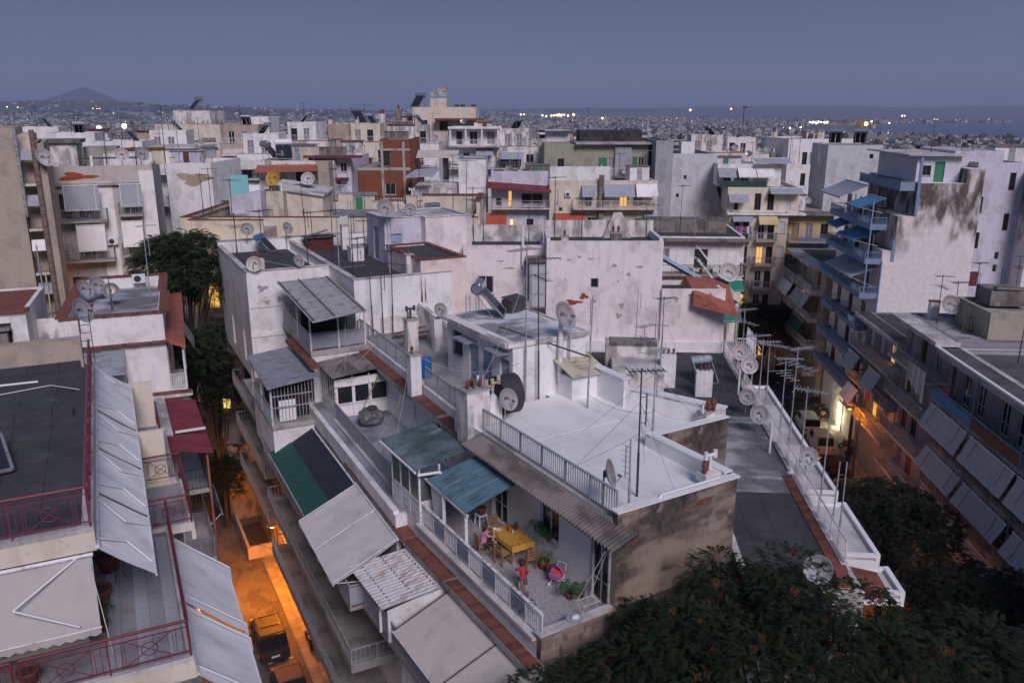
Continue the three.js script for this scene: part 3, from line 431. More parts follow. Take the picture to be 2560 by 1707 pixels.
  // threshold marble, window flowers' sill
  mesh('threshold', new G().box(2.1, 2.44, 17.01, 17.05, -1.35, -.1), paleconc, b);
  for (const [s, w] of [[10.15, 1.15], [3.25, 1.25]]) mesh('door_surround', new G(low.l.m).box(s - .12, s, 17.02, 19.5, 0, .04), paleconc, b).position.x = 2.87;
  // tiled ledge below the terrace: strip of flat red tiles
  mesh('ledge', new G().box(-.98, -.42, 16.1, 16.36, -9.2, .2), concrete, b);
  const tg = unitBox('ledgetile', .5, .03, .2), tm = [clay, M('terracotta_dark', [.13, .05, .042], T.clay), M('terracotta_dull', [.19, .08, .065], T.clay)];
  for (let z = .1; z > -5.6; z -= .215) { const q = new THREE.Mesh(tg, pick(tm)); q.name = 'roof_tile'; q.position.set(-.72, 16.37 + rnd(.012), z); q.rotation.set(rnd(-.04, .04), rnd(-.03, .03), -.1); q.castShadow = q.receiveShadow = true; b.add(q); }
  mesh('ledge_tiling', new G().box(-1.02, -.44, 16.362, 16.39, -9.25, -5.75), clay, b);

  // stair house with the solar heater on top
  const st = thing(MF, 'stair_house', 'white stair house with blue doors and flat whitewashed roof', 'roof house');
  block(st, { x: [5.6, 9.6], z: [-18.2, -11.7], y: [20.002, 23], wall: white, roof: M('whitewashed_deck', [.70, .71, .76], T.scrub), par: { f: .02, l: .02, r: .02, b: .02 },
    l: [[.5, 21.2, .9, 1.2, 'k'], [2.1, 20.05, .95, 2.1, 'd'], [3.4, 20.05, .95, 2.15, 'd'], [5.1, 20.05, .85, 2.1, 'd']] });
  mesh('roof_edge', new G().box(5.3, 9.7, 22.86, 23.06, -11.75, -11.6).box(5.25, 5.6, 22.84, 23.04, -18.3, -11.75).box(9.6, 9.72, 22.86, 23.1, -18.2, -11.75), old, st);
  mesh('door_hood', new G().box(4.9, 5.58, 22.3, 22.36, -16.4, -15.0), greysheet, st);
  mesh('door_hood', new G().box(4.9, 5.58, 22.5, 22.56, -13.2, -11.9), greysheet, st);
  mesh('grille', (() => { const g = new G(); for (let i = 0; i < 7; i++) g.bar([5.57, 21.2, -17.55 + i * .14], [5.57, 22.4, -17.55 + i * .14], .02); g.bar([5.57, 21.7, -17.6], [5.57, 21.7, -16.6], .02); return g; })(), darkmetal, st);
  mesh('flue_pipe', new G().path([[8.0, 23.6, -11.45], [8.0, 20.95, -11.45], [8.1, 20.8, -11.45], [8.8, 20.8, -11.3]], .12, 12), whitepl, st);
  mesh('drain_pipe', new G().tube([8.55, 20.4, -11.5], [8.55, 23.05, -11.5], .04, 8), greymetal, st);
  const ha = thing(MF, 'roof_hatch', 'small white roof hatch with a sloping yellowed sheet lid', 'roof hatch'); mesh('base', new G().box(8.0, 9.5, 20.304, 21.3, -11.66, -10.45), roofwhite, ha); mesh('rim', new G().box(7.95, 9.55, 21.3, 21.36, -11.66, -10.4), whitemetal, ha);
  mesh('lid', new G().hexa([[7.75, 21.5, -10.1], [9.9, 21.42, -10.2], [9.9, 22.0, -12.3], [7.75, 22.12, -12.2], [7.75, 21.54, -10.1], [9.9, 21.46, -10.2], [9.9, 22.04, -12.3], [7.75, 22.16, -12.2]]), yellowsheet, ha); mesh('lid_post', new G().bar([7.9, 21.36, -10.35], [7.9, 21.55, -10.35], .04).bar([9.4, 21.36, -10.4], [9.4, 21.5, -10.4], .04), whitemetal, ha);

  // conservatory at the end of the terrace, and the sheet canopy over the table
  const c = thing(MF, 'conservatory', 'small glazed porch with a speckled teal plastic roof', 'porch'), gm = M('porch_glass', [.10, .13, .12], null, .12);
  mesh('base_panel', new G().box(-.44, -.38, 17.02, 18.0, -11.6, -8.86).box(-.38, .45, 17.02, 18.0, -8.9, -8.84), whitemetal, c);
  const pf = new G(); for (const z of [-11.58, -10.68, -9.78, -8.88]) pf.box(-.45, -.37, 17.02, 19.45, z - .035, z + .035); pf.box(-.45, -.37, 18.0, 18.07, -11.58, -8.88); pf.box(-.45, -.37, 19.4, 19.48, -11.6, -8.86); pf.box(.42, .5, 17.02, 19.5, -8.91, -8.83); pf.box(-.37, .5, 18.0, 18.07, -8.9, -8.84); mesh('frame', pf, whitemetal, c);
  for (let i = 0; i < 3; i++) mesh('pane', new G().box(-.42, -.4, 18.07, 19.4, -11.54 + i * .9, -10.72 + i * .9), gm, c); mesh('pane', new G().box(-.36, .42, 18.07, 19.3, -8.88, -8.86), gm, c);
  mesh('roof_sheet', new G().hexa([[-.6, 19.5, -8.75], [1.75, 19.86, -8.75], [1.75, 19.9, -12.3], [-.6, 19.55, -12.3], [-.6, 19.53, -8.75], [1.75, 19.89, -8.75], [1.75, 19.93, -12.3], [-.6, 19.58, -12.3]]), M('speckled_teal_sheet', [.16, .22, .23], T.scrub, .5), c);
  mesh('gutter', new G().tube([-.64, 19.44, -8.7], [-.64, 19.5, -12.3], .05, 8), whitepl, c); mesh('gutter', new G().path([[-.6, 19.36, -8.6], [.35, 19.3, -8.55], [.4, 19.2, -8.5]], .06, 8), whitepl, c);
  const ca = thing(MF, 'terrace_canopy', 'blue teal corrugated canopy over the dining corner of terrace', 'canopy');
  const cs = new G(), CN = 26; cs.sheet((u, v) => [-.22 + 2.3 * v, 19.1 + .62 * v + .012 * Math.cos(u * CN * 6.283), -5.25 - 3.3 * u + .25 * v * (u - .5)], CN * 4, 1, .012); mesh('sheet', cs, tealsheet, ca);
  mesh('beam', new G().bar([-.2, 19.02, -5.2], [-.2, 19.06, -8.75], .08), whitemetal, ca);
  for (const z of [-5.4, -7.2]) mesh('post', new G().box(-.24, -.12, 17.13, 19.0, z - .05, z + .05), whitemetal, ca);
  mesh('batten', new G().bar([-.1, 19.16, -6.3], [2.0, 19.72, -6.3], .02).bar([-.1, 19.16, -7.4], [2.0, 19.72, -7.4], .02), greysheet, ca);
  mesh('curtain', new G().sheet((u, v) => [-.12 + .02 * Math.sin(u * 40), 18.95 - 1.8 * v, -7.3 - 1.2 * u * (1 - .3 * v)], 20, 4, .01), M('curtain_cloth', [.66, .66, .70], T.fabric), ca);
}
// mid part of the block: lower terrace, deck, ledges, glass room, veranda
{
  const b = thing(MB, 'terraced_building', 'terraced building with railed concrete roof deck and stepped side terraces', 'building');
  block(b, { x: [-.6, 12], z: [-18.6, -1.2], y: [0, 16.96], wall: white, roof: M('blue_grey_terrace', [.30, .33, .40], T.conc), par: { f: 0, l: .1, r: 0, b: 0 },
    l: [[1.0, 13.9, 1.2, 2.2, 'g'], [3.6, 13.9, 1.1, 2.2, 'o'], [6.2, 13.9, 1.2, 2.2, 'g'], [9, 13.9, 1.1, 2.2, 'c'], [12, 13.9, 1.2, 2.2, 'g'], [1.5, 10.7, 1.2, 2.2, 'o'], [5, 10.7, 1.2, 2.2, 'g'], [9, 10.7, 1.2, 2.2, 's'], [13, 10.7, 1.2, 2.2, 'g'], [2, .3, 2.6, 2.6, 'o'], [7, .3, 1.2, 2.4, 'r'], [10, 1.2, 1.3, 1.3, 'c']] });
  block(b, { x: [3.2, 12], z: [-18.6, -2.6], y: [16.964, 20], wall: white, roof: M('grey_deck', [.34, .34, .35], T.conc), par: { f: .02, l: .12, r: .2, b: .2 }, l: [[9.3, 17, .85, 2.1, 'D'], [12.2, 17, 1.3, 2.1, 'g']] });
  mesh('ledge', new G().box(2.62, 3.19, 19.36, 19.62, -18.8, -2.2), concrete, b);
  const tg = unitBox('bigtile', .56, .035, .29), tm = [clay, mats.terracotta_dark, mats.terracotta_dull, M('terracotta_limed', [.45, .30, .27], T.grime)];
  for (let z = -2.3; z > -18.6; z -= .3) { const q = new THREE.Mesh(tg, z > -5.5 ? pick([tm[3], tm[1]]) : pick(tm.slice(0, 3))); q.name = 'roof_tile'; q.position.set(2.9, 19.63 + rnd(.014), z); q.rotation.set(rnd(-.04, .04), rnd(-.02, .02), .06); q.castShadow = q.receiveShadow = true; b.add(q); }
  for (let z = -.4; z > -17; z -= .3) { const q = new THREE.Mesh(tg, pick(tm.slice(0, 3))); q.name = 'roof_tile'; q.position.set(-.32 + (z < -8.5 ? .16 : -.05), 16.4 + rnd(.014), z); q.rotation.set(rnd(-.03, .03), rnd(-.02, .02), .06); q.castShadow = q.receiveShadow = true; b.add(q); }
  mesh('ledge', new G().box(-.62, .16, 16.12, 16.385, -17.2, -.2), concrete, b);
  mesh('terrace_kerb', new G().box(.05, .3, 16.97, 17.06, -13.2, -2.3), paleconc, b);
  railing(b, [[3.32, -18.4], [3.32, -8.6]], 20.12, .95, greymetal, { parts: true, sp: .16, r: .022, post: 1.6, tw: .06 });
  railing(b, [[3.32, -7.6], [3.32, -2.9]], 20.12, .95, greymetal, { parts: true, sp: .14, r: .022, post: 1.6, tw: .07 });
  railing(b, [[.2, -13.2], [.2, -2.4]], 17.06, .9, greymetal, { parts: true, sp: .13, r: .02, post: 1.6, tw: .05, sheet: M('railing_mesh', [.30, .31, .36], null, .7) });
  // low boundary walls at the back of the deck
  mesh('deck_wall', new G().box(3.2, 7.0, 20.004, 20.95, -18.55, -18.3), old, b); mesh('deck_wall', new G().hexa([[7.0, 20.004, -13.6], [7.25, 20.004, -13.6], [7.25, 20.004, -18.3], [7.0, 20.004, -18.3], [7.0, 21.2, -13.6], [7.25, 21.2, -13.6], [7.25, 21.7, -18.3], [7.0, 21.7, -18.3]]), old, b);
  mesh('timber_pile', new G().bar([4.8, 20.12, -16.9], [6.9, 20.4, -16.2], .3, .05).bar([5.1, 20.2, -17.3], [6.9, 20.55, -16.8], .25, .05).bar([5.4, 20.05, -16.5], [6.6, 20.12, -15.9], .2, .05), brown, b);
  // street balconies under the awnings
  const F = new Face(b, -.6, -18.35, -90, 17);
  for (const [a, e, y] of [[.2, 11.5, 13.8], [11.75, 17.9, 13.8], [.2, 17.5, 10.6], [.2, 17.5, 7.4]]) balcony(F, a, e, y, 2.3, { slab: M('dull_concrete', [.30, .29, .28], T.conc), rail: greymetal, sp: .2, sheet: y > 13 ? mats.railing_mesh : null, solid: y < 13 ? .25 : 0 });  // darker concrete: the shade under the awnings is put into its colour
  mesh('party_screen', F.G().box(11.55, 11.68, 13.8, 14.9, 0, 2.2), white, b);
  // green and navy awning, white awning with bars
  const A1 = awning(F, 3.2, 11.55, 16.15, .15, 2.35, 1.25, awndark, { sag: .03, valance: 0 }); const a2 = new G(F.m); a2.sheet((u, v) => [3.2 + 8.35 * u, 16.15 - 1.25 * (.52 + .48 * v) + .016, .15 + 2.35 * (.52 + .48 * v)], 4, 3, -.006); mesh('green_band', a2, awngreen, A1);
  const A2 = awning(F, 11.75, 17.65, 16.15, .1, 2.75, 1.3, M('pale_beige_awning_cloth', [.60, .57, .56], T.fabric), { sag: .07, valance: .1 });
  for (const s of [11.8, 14.7, 17.6]) mesh('awning_bar', new G(F.m).tube([s, 16.2, .1], [s, 14.92, 2.86], .025, 6), whitemetal, A2);
  // glass room
  const gr = thing(MB, 'glass_room', 'glazed lean-to room with ribbed grey sheet roof', 'lean-to');
  mesh('wall', wallGeo(3.0, 16.97, 19.15, .1, [[.15, 17.75, .85, .95], [1.1, 17.75, .85, .95], [2.03, 17.75, .85, .95]]).translate(.3, 0, -13.35), white, gr); for (const s of [.45, 1.4, 2.33]) mesh('pane', new G().box(s, s + .85, 17.75, 18.7, -13.42, -13.4), glass, gr);
  const fr = new G(); for (const s of [.3, 1.25, 2.18, 3.22]) fr.box(s - .03, s + .05, 16.97, 19.3, -13.36, -13.3); fr.box(.27, 3.27, 17.68, 17.75, -13.35, -13.29); fr.box(.27, 3.27, 18.7, 18.76, -13.35, -13.29); for (let i = 0; i < 7; i++) fr.box(.26, .32, 16.97, 19.3, -13.4 - i * .47, -13.36 - i * .47); fr.box(.24, .34, 19.2, 19.3, -16.3, -13.3); mesh('frame', fr, whitemetal, gr);
  mesh('side_glazing', new G().box(.28, .3, 17.8, 19.2, -16.2, -13.4), M('porch_glass', [.1, .13, .12]), gr); mesh('side_panel', new G().box(.27, .31, 16.97, 17.8, -16.2, -13.4), whitemetal, gr);
  mesh('roof_sheet', new G().sheet((u, v) => [.1 + 3.2 * v, 19.35 + .3 * v + .02 * Math.cos(u * 28 * 6.283), -12.9 - 3.4 * u], 28 * 4, 1, .012), fibre, gr);
  mesh('interior', new G().box(.5, 3.0, 17.0, 19.1, -16.2, -13.6), inside, gr);
  // upper veranda with sloping sheet roof
  const ve = thing(MB, 'roof_veranda', 'roofed veranda of grey ribbed sheets against the white wall', 'veranda');
  mesh('floor', new G().box(-.15, 3.2, 19.7, 20, -23.9, -16.4), concrete, ve); const wl = new G(); wl.box(-.1, 3.15, 16.96, 19.7, -16.7, -16.45); mesh('base_wall', wl, white, ve);
  mesh('roof_sheet', new G().sheet((u, v) => [-.5 + 3.3 * u, 22.25 + .55 * v + .02 * Math.cos(v * 32 * 6.283) + .1 * u, -14.9 - 8.0 * v + 1.7 * (1 - u) * (1 - v) * .6], 1, 32 * 4, .012), M('ribbed_grey_sheet', [.36, .36, .37], T.rust, .6), ve);
  const vb = new G(); for (const t of [.03, .4, .93]) vb.bar([-.5 + 3.3 * t, 22.36 + .1 * t, -14.1 - .8 * t], [-.5 + 3.3 * t, 22.9 + .1 * t, -22.9], .05, .03); mesh('roof_batten', vb, darkmetal, ve);
  for (const [x, z] of [[-.1, -16.5], [-.1, -19.6], [3.05, -16.5], [1.5, -16.5]]) mesh('post', new G().box(x - .04, x + .04, 20, 22.3, z - .04, z + .04), whitemetal, ve);
  railing(ve, [[-.1, -23.6], [-.1, -16.5], [3.0, -16.5]], 20, .95, greymetal, { sp: .15, post: 1.6, sheet: mats.railing_mesh });
  mesh('back_screen', new G().box(.3, 3.1, 20.02, 22.2, -20.5, -20.4), M('dark_green_screen', [.02, .045, .03], T.fabric), ve);
  // blue grey flat roof over the enclosed balcony
  const bl = thing(MB, 'enclosed_balcony', 'enclosed balcony room under a flat blue grey sheet roof', 'balcony room');
  mesh('roof_sheet', new G().hexa([[-3.1, 18.85, -14.2], [-.2, 19.05, -14.6], [-.45, 19.1, -21.0], [-3.0, 18.95, -20.6], [-3.1, 18.93, -14.2], [-.2, 19.13, -14.6], [-.45, 19.18, -21.0], [-3.0, 19.03, -20.6]]), greysheet, bl);
  mesh('floor', new G().box(-2.9, -.61, 16.4, 16.6, -23.8, -14.6), concrete, bl); mesh('base_wall', new G().box(-2.85, -.61, 14.2, 16.4, -14.9, -14.7).box(-2.85, -2.7, 14.2, 16.4, -20.3, -14.9), white, bl);
  const wb = new G(); for (let i = 0; i <= 12; i++) wb.box(-2.84 + i * .185, -2.81 + i * .185, 16.62, 18.84, -14.78, -14.75); wb.box(-2.86, -.6, 17.55, 17.6, -14.79, -14.74); wb.box(-2.86, -.6, 18.2, 18.25, -14.79, -14.74); mesh('grille', wb, greymetal, bl); mesh('blind', new G().box(-2.4, -1.5, 16.7, 17.9, -14.95, -14.9), awn, bl); mesh('interior', new G().box(-2.3, -.65, 16.62, 18.7, -19.8, -15.6), inside, bl);
  for (const z of [-14.8, -17.6, -20.3]) mesh('post', new G().box(-2.88, -2.78, 16.6, 18.85, z - .05, z + .05), whitemetal, bl); railing(bl, [[-2.83, -20.3], [-2.83, -14.8]], 16.6, .9, greymetal, { sp: .16 });
  const tg2 = new G().box(-.58, -.06, 19.42, 19.6, -21.2, -14.9); mesh('tiled_ledge', tg2, clay, bl);
}
// corrugated canopy and the long beige awning below the terrace rail
{
  const c = thing(MF, 'sheet_canopy', 'off-white corrugated sheet canopy between two awnings', 'canopy');
  mesh('sheet', new G().sheet((u, v) => [-.6 - 2.35 * v, 16.1 - .95 * v + .022 * Math.cos(u * 16 * 6.283), -5.75 - 3.3 * u - 1.45 * v * (u - .05) - (v > .5 ? 0 : 0) - 1.2 * v * (1 - u)], 16 * 6, 2, -.012), M('off_white_sheet', [.62, .61, .62], T.rust, .6), c);
  const sc = new G(); for (let i = 0; i < 12; i++) for (let j = 0; j < 3; j++) sc.box(-1.1 - j * .75, -1.06 - j * .75, 15.93 - j * .303, 15.98 - j * .303, -6.4 - i * .27 - j * .35, -6.36 - i * .27 - j * .35); mesh('screw_heads', tag(new THREE.Mesh(), 0) && sc, darkmetal, c).userData.kind = 'stuff';
  mesh('post', new G().box(-2.85, -2.75, 13.8, 15.2, -7.6, -7.5), whitemetal, c); mesh('side_wall', new G().hexa([[-2.8, 13.8, -6.75], [-.62, 13.8, -5.9], [-.62, 13.8, -6.0], [-2.8, 13.8, -6.85], [-2.8, 15.1, -6.75], [-.62, 16.0, -5.9], [-.62, 16.0, -6.0], [-2.8, 15.1, -6.85]]), white, c);
  const a = thing(MF, 'beige_awning', 'long beige awning with dark seams below the terrace railing', 'awning');
  mesh('cloth', new G().sheet((u, v) => [-.6 - 2.3 * v, 16.12 - 1.35 * v - .05 * Math.sin(v * 3.14), -5.55 + 8.5 * u - .5 * v], 16, 6, .012), awnbeige, a);
  for (const z of [-5.5, -1.9, 1.6]) mesh('seam_bar', new G().bar([-.6, 16.15, z], [-2.9, 14.8, z - .5], .035), darkmetal, a); mesh('front_bar', new G().tube([-2.92, 14.74, -6.1], [-2.92, 14.74, 2.4], .03, 8), whitemetal, a);
  const F = thing(MF, 'balcony_floor', 'street balcony with mesh railing under the beige awning', 'balcony'); mesh('slab', new G().box(-2.75, -.43, 13.6, 13.8, -9.5, 2), M('dull_concrete', [.30, .29, .28], T.conc), F); railing(F, [[-2.7, -9.4], [-2.7, 1.8]], 13.8, .9, greymetal, { sp: .17, sheet: mats.railing_mesh });  // slab colour darkened to paint in the shade below the awning
}
// ---------------------------------------------------------------- rest of the middle block
const patchGeo = (w, h, s) => { const sh = new THREE.Shape(), n = 22; for (let i = 0; i < n; i++) { const a = i / n * 6.283, k = .55 + .45 * vnoise(i * .9 + s * 3.1, s * 1.7, 64, 77) + .25 * Math.sin(a * 3 + s); const x = Math.cos(a) * w / 2 * k, y = Math.sin(a) * h / 2 * k; i ? sh.lineTo(x, y) : sh.moveTo(x, y); } return new THREE.ExtrudeGeometry(sh, { depth: .006, bevelEnabled: false }); };
function patch(F, s, y, w, h, mat, k, name = 'bare_patch') { const g = patchGeo(w, h, k); g.translate(s, y, .001); g.applyMatrix4(F.m); return mesh(name, g, mat, F.g); }
const bare = M('bare_render', [.44, .42, .40], T.conc), stain = M('rust_stain', [.28, .20, .12], T.grime);
let upper;
{
  const b = upper = thing(MB, 'white_building', 'white building with peeling wall and dark felt roof full of aerials', 'building');
  const f1 = block(b, { x: [-2.1, 3.15], z: [-36, -24], y: [16.2, 22.8], wall: white, roof: felt, par: { f: .6, l: .6, r: 0, b: .9 }, cop: paleconc, l: [[8.5, 17, 1, 2.1, 'g'], [4, 17, 1, 2.1, 's']] });
  const fs0 = block(b, { x: [-.6, 3.14], z: [-36, -18.64], y: [0, 16.196], wall: M('alley_wall', [.40, .34, .27], T.grime), roof: concrete, par: 0, l: [[3, 13.2, 1, 2.1, 'o'], [8, 13.2, 1, 2.1, 'g'], [13, 13.2, 1, 2.1, 'o'], [3, 9.8, 1, 2.1, 'g'], [8, 9.8, 1, 2.1, 's'], [13, 9.8, 1, 2.1, 'o'], [5, .2, 1.2, 2.3, 'b'], [10, 1.1, 1.2, 1.3, 'c'], [14, .2, 1, 2.2, 'r']] });
  for (const y of [13.1, 9.7, 6.4]) balcony(fs0.l, 1, 12, y, 1.5, { slab: M('dull_concrete', [.30, .29, .28], T.conc), rail: greymetal, sp: .2 });  // same darkened concrete, alley shade painted into the slabs
  const f2 = block(b, { x: [3.15, 9.4], z: [-36, -18.62], y: [0, 22.796], wall: white, roof: felt, par: { f: .6, l: .6, r: .4, b: .9 }, cop: paleconc });
  [[.9, 22.3, .7, .5], [1.9, 21.5, .35, .4], [3.6, 22.3, .4, .5], [4.0, 21.9, 1.2, .6], [4.6, 21.5, .9, .4], [1.1, 21.4, .5, .3], [3.0, 22.5, .3, .3]].forEach((q, i) => patch(f1.f, ...q, bare, i + 1));
  [[4.2, 22.3, .5, .4], [3.2, 21.6, .5, .3]].forEach((q, i) => patch(f2.l, ...q, bare, i + 9));
  patch(f2.f, 4.25, 22.0, .16, 2.6, stain, 15, 'rust_run'); patch(f2.f, 4.5, 22.2, .12, 2.0, stain, 16, 'rust_run');
  mesh('plinth_band', new G().box(-2.12, 3.1, 19.2, 19.5, -23.998, -23.93), white, b);
  mesh('bonnet_moulding', f1.f.G().box(.05, 3.4, 21.05, 21.09, .002, .02), bare, b);
  // peach stair wall and the roof house
  block(b, { x: [7.4, 10.4], z: [-25.2, -18.64], y: [16, 24.1], wall: peach, roof: felt, par: .12, cop: clay });
  const st = thing(MB, 'stair_house', 'lilac and pink stair house with blue doors on felt roof', 'roof house');
  block(st, { x: [7.6, 10.3], z: [-30, -26], y: [22.8, 25.9], wall: lilac, roof: paleconc, par: .05, cop: old, l: [[1.2, 22.85, 1.15, 2.3, 'd']], f: [[.4, 22.85, .8, 2.0, 'd']], mats: { f: lilac } });
  block(st, { x: [10.3, 13.8], z: [-30.4, -25.2], y: [22.4, 25.9], wall: pink, roof: paleconc, par: .05, cop: old });
  const wb = thing(MB, 'roof_box', 'small white rendered box standing on the felt roof', 'roof box'); mesh('box', new G().box(5.75, 6.75, 22.8, 23.75, -28.9, -28.0), white, wb); mesh('lid', new G().box(5.7, 6.8, 23.75, 23.82, -28.95, -27.95), paleconc, wb);
  const bh = thing(MB, 'shed', 'dark red sheet-metal shed with junk on its roof', 'shed'); mesh('walls', new G().box(4.2, 6.2, 22.8, 23.7, -35.3, -34.2), M('dark_red_sheet', [.12, .03, .025], T.rust), bh); mesh('roof', new G().box(4.0, 6.4, 23.72, 23.78, -35.4, -34.0), darkmetal, bh); mesh('junk', new G().bar([4.5, 23.9, -34.6], [5.9, 24.2, -34.8], .25, .1).bar([4.8, 23.85, -35], [6, 24, -34.4], .2, .08), galv, bh);

  // pink party wall house behind, white lower wall to its right
  const p = thing(W0, 'pink_building', 'pink party-wall house with one tiny window and bare brick patches', 'building');
  const fb = block(p, { x: [2.35, 10.25], z: [-60.2, -55.5], y: [0, 24.2], wall: pink, roof: felt, par: { f: .36, l: .5, r: .5, b: 1.2 }, mats: { f: pink, b: old }, f: [[3.02, 21.36, .55, .66, 'G']] });
  const fl = block(p, { x: [-3.4, 2.345], z: [-62, -57.2], y: [0, 23.6], wall: pink, roof: felt, par: { f: .4, l: .4, r: 0, b: 1.2 }, f: [[1.0, 20.6, 1.1, 1.25, 'g']], mats: { b: old } });
  const fr = block(p, { x: [10.25, 14.6], z: [-59, -55.2], y: [0, 20.9], wall: pink, roof: felt, par: { f: .42, l: 0, r: .3, b: .3 } });
  mesh('skirting', new G().box(2.3, 14.62, 16.6, 17.62, -55.24, -55.1).box(2.3, 10.2, 16.6, 17.6, -55.48, -55.26), white, p);
  const red = [M('bare_brickwork', [.34, .14, .09], T.brick), bare]; [[1.9, 20.35, 1.3, .45, 0], [2.6, 20.75, .7, .5, 0], [1.2, 20.2, .5, .3, 0], [3.3, 20.4, .5, .2, 1], [.9, 23.4, .3, .25, 1], [1.5, 23.3, .5, .12, 1], [2.2, 23.5, .35, .2, 1], [3.0, 23.35, .6, .12, 1], [4.6, 22.9, .5, .3, 1], [5.6, 22.3, .4, .3, 1], [6.3, 22.8, .7, .2, 1], [5.2, 20.1, .4, .5, 1], [5.0, 19.4, .5, .5, 1], [1.0, 19.6, .25, .2, 1], [4.9, 21.8, .2, .2, 1], [6.6, 18.6, 1.0, .15, 1], [1.3, 21.9, .2, .15, 1]].forEach((q, i) => patch(fb.f, q[0], q[1], q[2], q[3], red[q[4]], i + 20));
  [[1.0, 20.6, .4, .3], [1.9, 20.9, .3, .3], [2.6, 20.3, .5, .4], [3.3, 20.9, .4, .5]].forEach((q, i) => patch(fr.f, ...q, bare, i + 50)); [[3.2, 22.4, 1.2, .15], [4.2, 22.8, .5, .2], [2.6, 22.9, .6, .12]].forEach((q, i) => patch(fl.f, ...q, bare, i + 60));
  mesh('roof_gable', new G().hexa([[6.6, 24.2, -59.5], [8.6, 24.2, -59.5], [8.6, 24.2, -59.9], [6.6, 24.2, -59.9], [7.3, 26.0, -59.5], [7.9, 26.0, -59.5], [7.9, 26.0, -59.9], [7.3, 26.0, -59.9]]), old, p);
  const sg = new G(); sg.hexa([[12.3, 20.3, -54.6], [15.1, 19.75, -53.6], [15.6, 20.4, -58.6], [12.2, 20.9, -58.6], [12.3, 21.2, -54.7], [15.1, 19.83, -53.6], [15.6, 21.3, -58.7], [12.5, 21.6, -58.6]]); mesh('sheet_roof', sg, rustred, p);
  const or = thing(W0, 'oriel_window', 'narrow grey boxed-in balcony in the corner of pink walls', 'bay window'); mesh('box', new G().box(1.2, 2.33, 19.9, 23.1, -57.19, -55.7), grey, or); mesh('panel', new G().box(1.35, 2.25, 20.9, 22.8, -55.7, -55.66).box(1.35, 2.25, 20.0, 20.8, -55.7, -55.65), M('pale_panel', [.46, .47, .50], null), or); mesh('window', new G().box(1.16, 1.2, 20.9, 22.2, -57.0, -55.9), glass, or); mesh('roof', new G().box(1.0, 2.33, 23.1, 23.3, -57.19, -55.5), dim, or);
  mesh('flue_pipe', new G().path([[.75, 25.4, -57.05], [.75, 22.6, -57.05], [.95, 22.4, -57.05]], .1, 10), whitepl, p);
  // flat roofs on the right street side
  const q = thing(RS, 'flat_roof_building', 'long flat-roofed building with patched felt roof along the right-hand street', 'building');
  block(q, { x: [-13, -.9], z: [-25, -5], y: [0, 16.9], wall: old, roof: felt, par: { f: 0, l: 0, r: .12, b: 0 } });
  block(q, { x: [-4.9, -.9], z: [-4.996, 5], y: [0, 16.9], wall: old, roof: felt, par: { f: .12, l: 0, r: .12, b: 0 } });
  mesh('worn_coating', new G().box(-9, -1.2, 16.904, 16.909, -12.4, -5.2).box(-4.6, -1.2, 16.904, 16.909, -5.2, -2.9), scrub, q);
  for (const [z0, z1] of [[-18.3, -3.6], [-2.5, 1.85], [2.75, 4.4]]) { mesh('balcony_roof', new G().box(-.88, .62, 16.5, 16.62, z0, z1), paleconc, q); const rm = new G(); rm.box(.5, .68, 16.62, 16.78, z0 - .04, z1 + .04); rm.box(-.86, .5, 16.62, 16.76, z0 - .04, z0 + .12); rm.box(-.86, .5, 16.62, 16.76, z1 - .12, z1 + .04); rm.box(.52, .68, 16.2, 16.62, z0 - .04, z1 + .04).box(-.86, .52, 16.2, 16.5, z1 - .1, z1 + .03); mesh('white_rim', rm, roofwhite, q); }
  railing(q, [[-1.0, -24.8], [-1.0, 3.0]], 17.02, .85, whitemetal, { sp: .16, r: .016, post: 1.9, tw: .045 });
  const tg = unitBox('edgetile', .42, .05, .2); for (let z = -4.6; z < 3.4; z += .215) { const t = new THREE.Mesh(tg, pick([clay, mats.terracotta_dark, mats.terracotta_dull])); t.name = 'roof_tile'; t.position.set(-1.32, 16.91 + rnd(.015), z); t.rotation.set(.08, rnd(-.03, .03), .12); t.castShadow = t.receiveShadow = true; q.add(t); }
  mesh('tiled_corner', new G().hexa([[-1.7, 16.95, 4.6], [.1, 16.6, 4.6], [.1, 16.6, 3.2], [-1.5, 16.95, 3.2], [-1.7, 17.12, 4.6], [.1, 16.76, 4.6], [.1, 16.8, 3.2], [-1.5, 17.12, 3.2]]), clay, q);
  for (const [z, n] of [[-3.4, 0], [-7.37, 1], [-16.1, 2]].slice(1)) mesh('vent_post', new G().tube([-1.55, 16.9, z], [-1.55, 18.45, z], .06, 8), whitepl, q);
  const bc = thing(RS, 'white_balcony', 'small white barred balcony at the foot of the pink wall', 'balcony'); mesh('slab', new G().box(-.2, 1.3, 16.5, 16.7, -28.6, -25.2), paleconc, bc); railing(bc, [[-.1, -25.3], [1.2, -25.3], [1.2, -28.4]], 16.7, 1.15, whitepl, { sp: .16, r: .03, post: 1.4, tw: .08, parts: true });
  const lh = thing(RS, 'roof_hut', 'low white roof hut with a mossy sunken top', 'roof hut'); mesh('walls', new G().box(-9.0, -5.9, 16.9, 18.2, -18.8, -16.2), old, lh); mesh('back_wall', new G().box(-9.3, -5.9, 16.9, 18.9, -21.0, -18.8), old, lh); mesh('top', new G().box(-9.05, -6.1, 18.91, 18.96, -20.9, -18.9), dim, lh); mesh('top_slab', new G().box(-8.95, -5.95, 18.2, 18.26, -18.75, -16.25), paleconc, lh);
  chimney(RS, -3.65, 16.9, -15.7, .95, .5, 1.55, 'plain white chimney block with short clay pots on felt roof', null, white, { cap: 0, pots: [[-.2, 0, 0, .7], [.05, 0, 0, .7], [.25, 0, 1, .8]] });
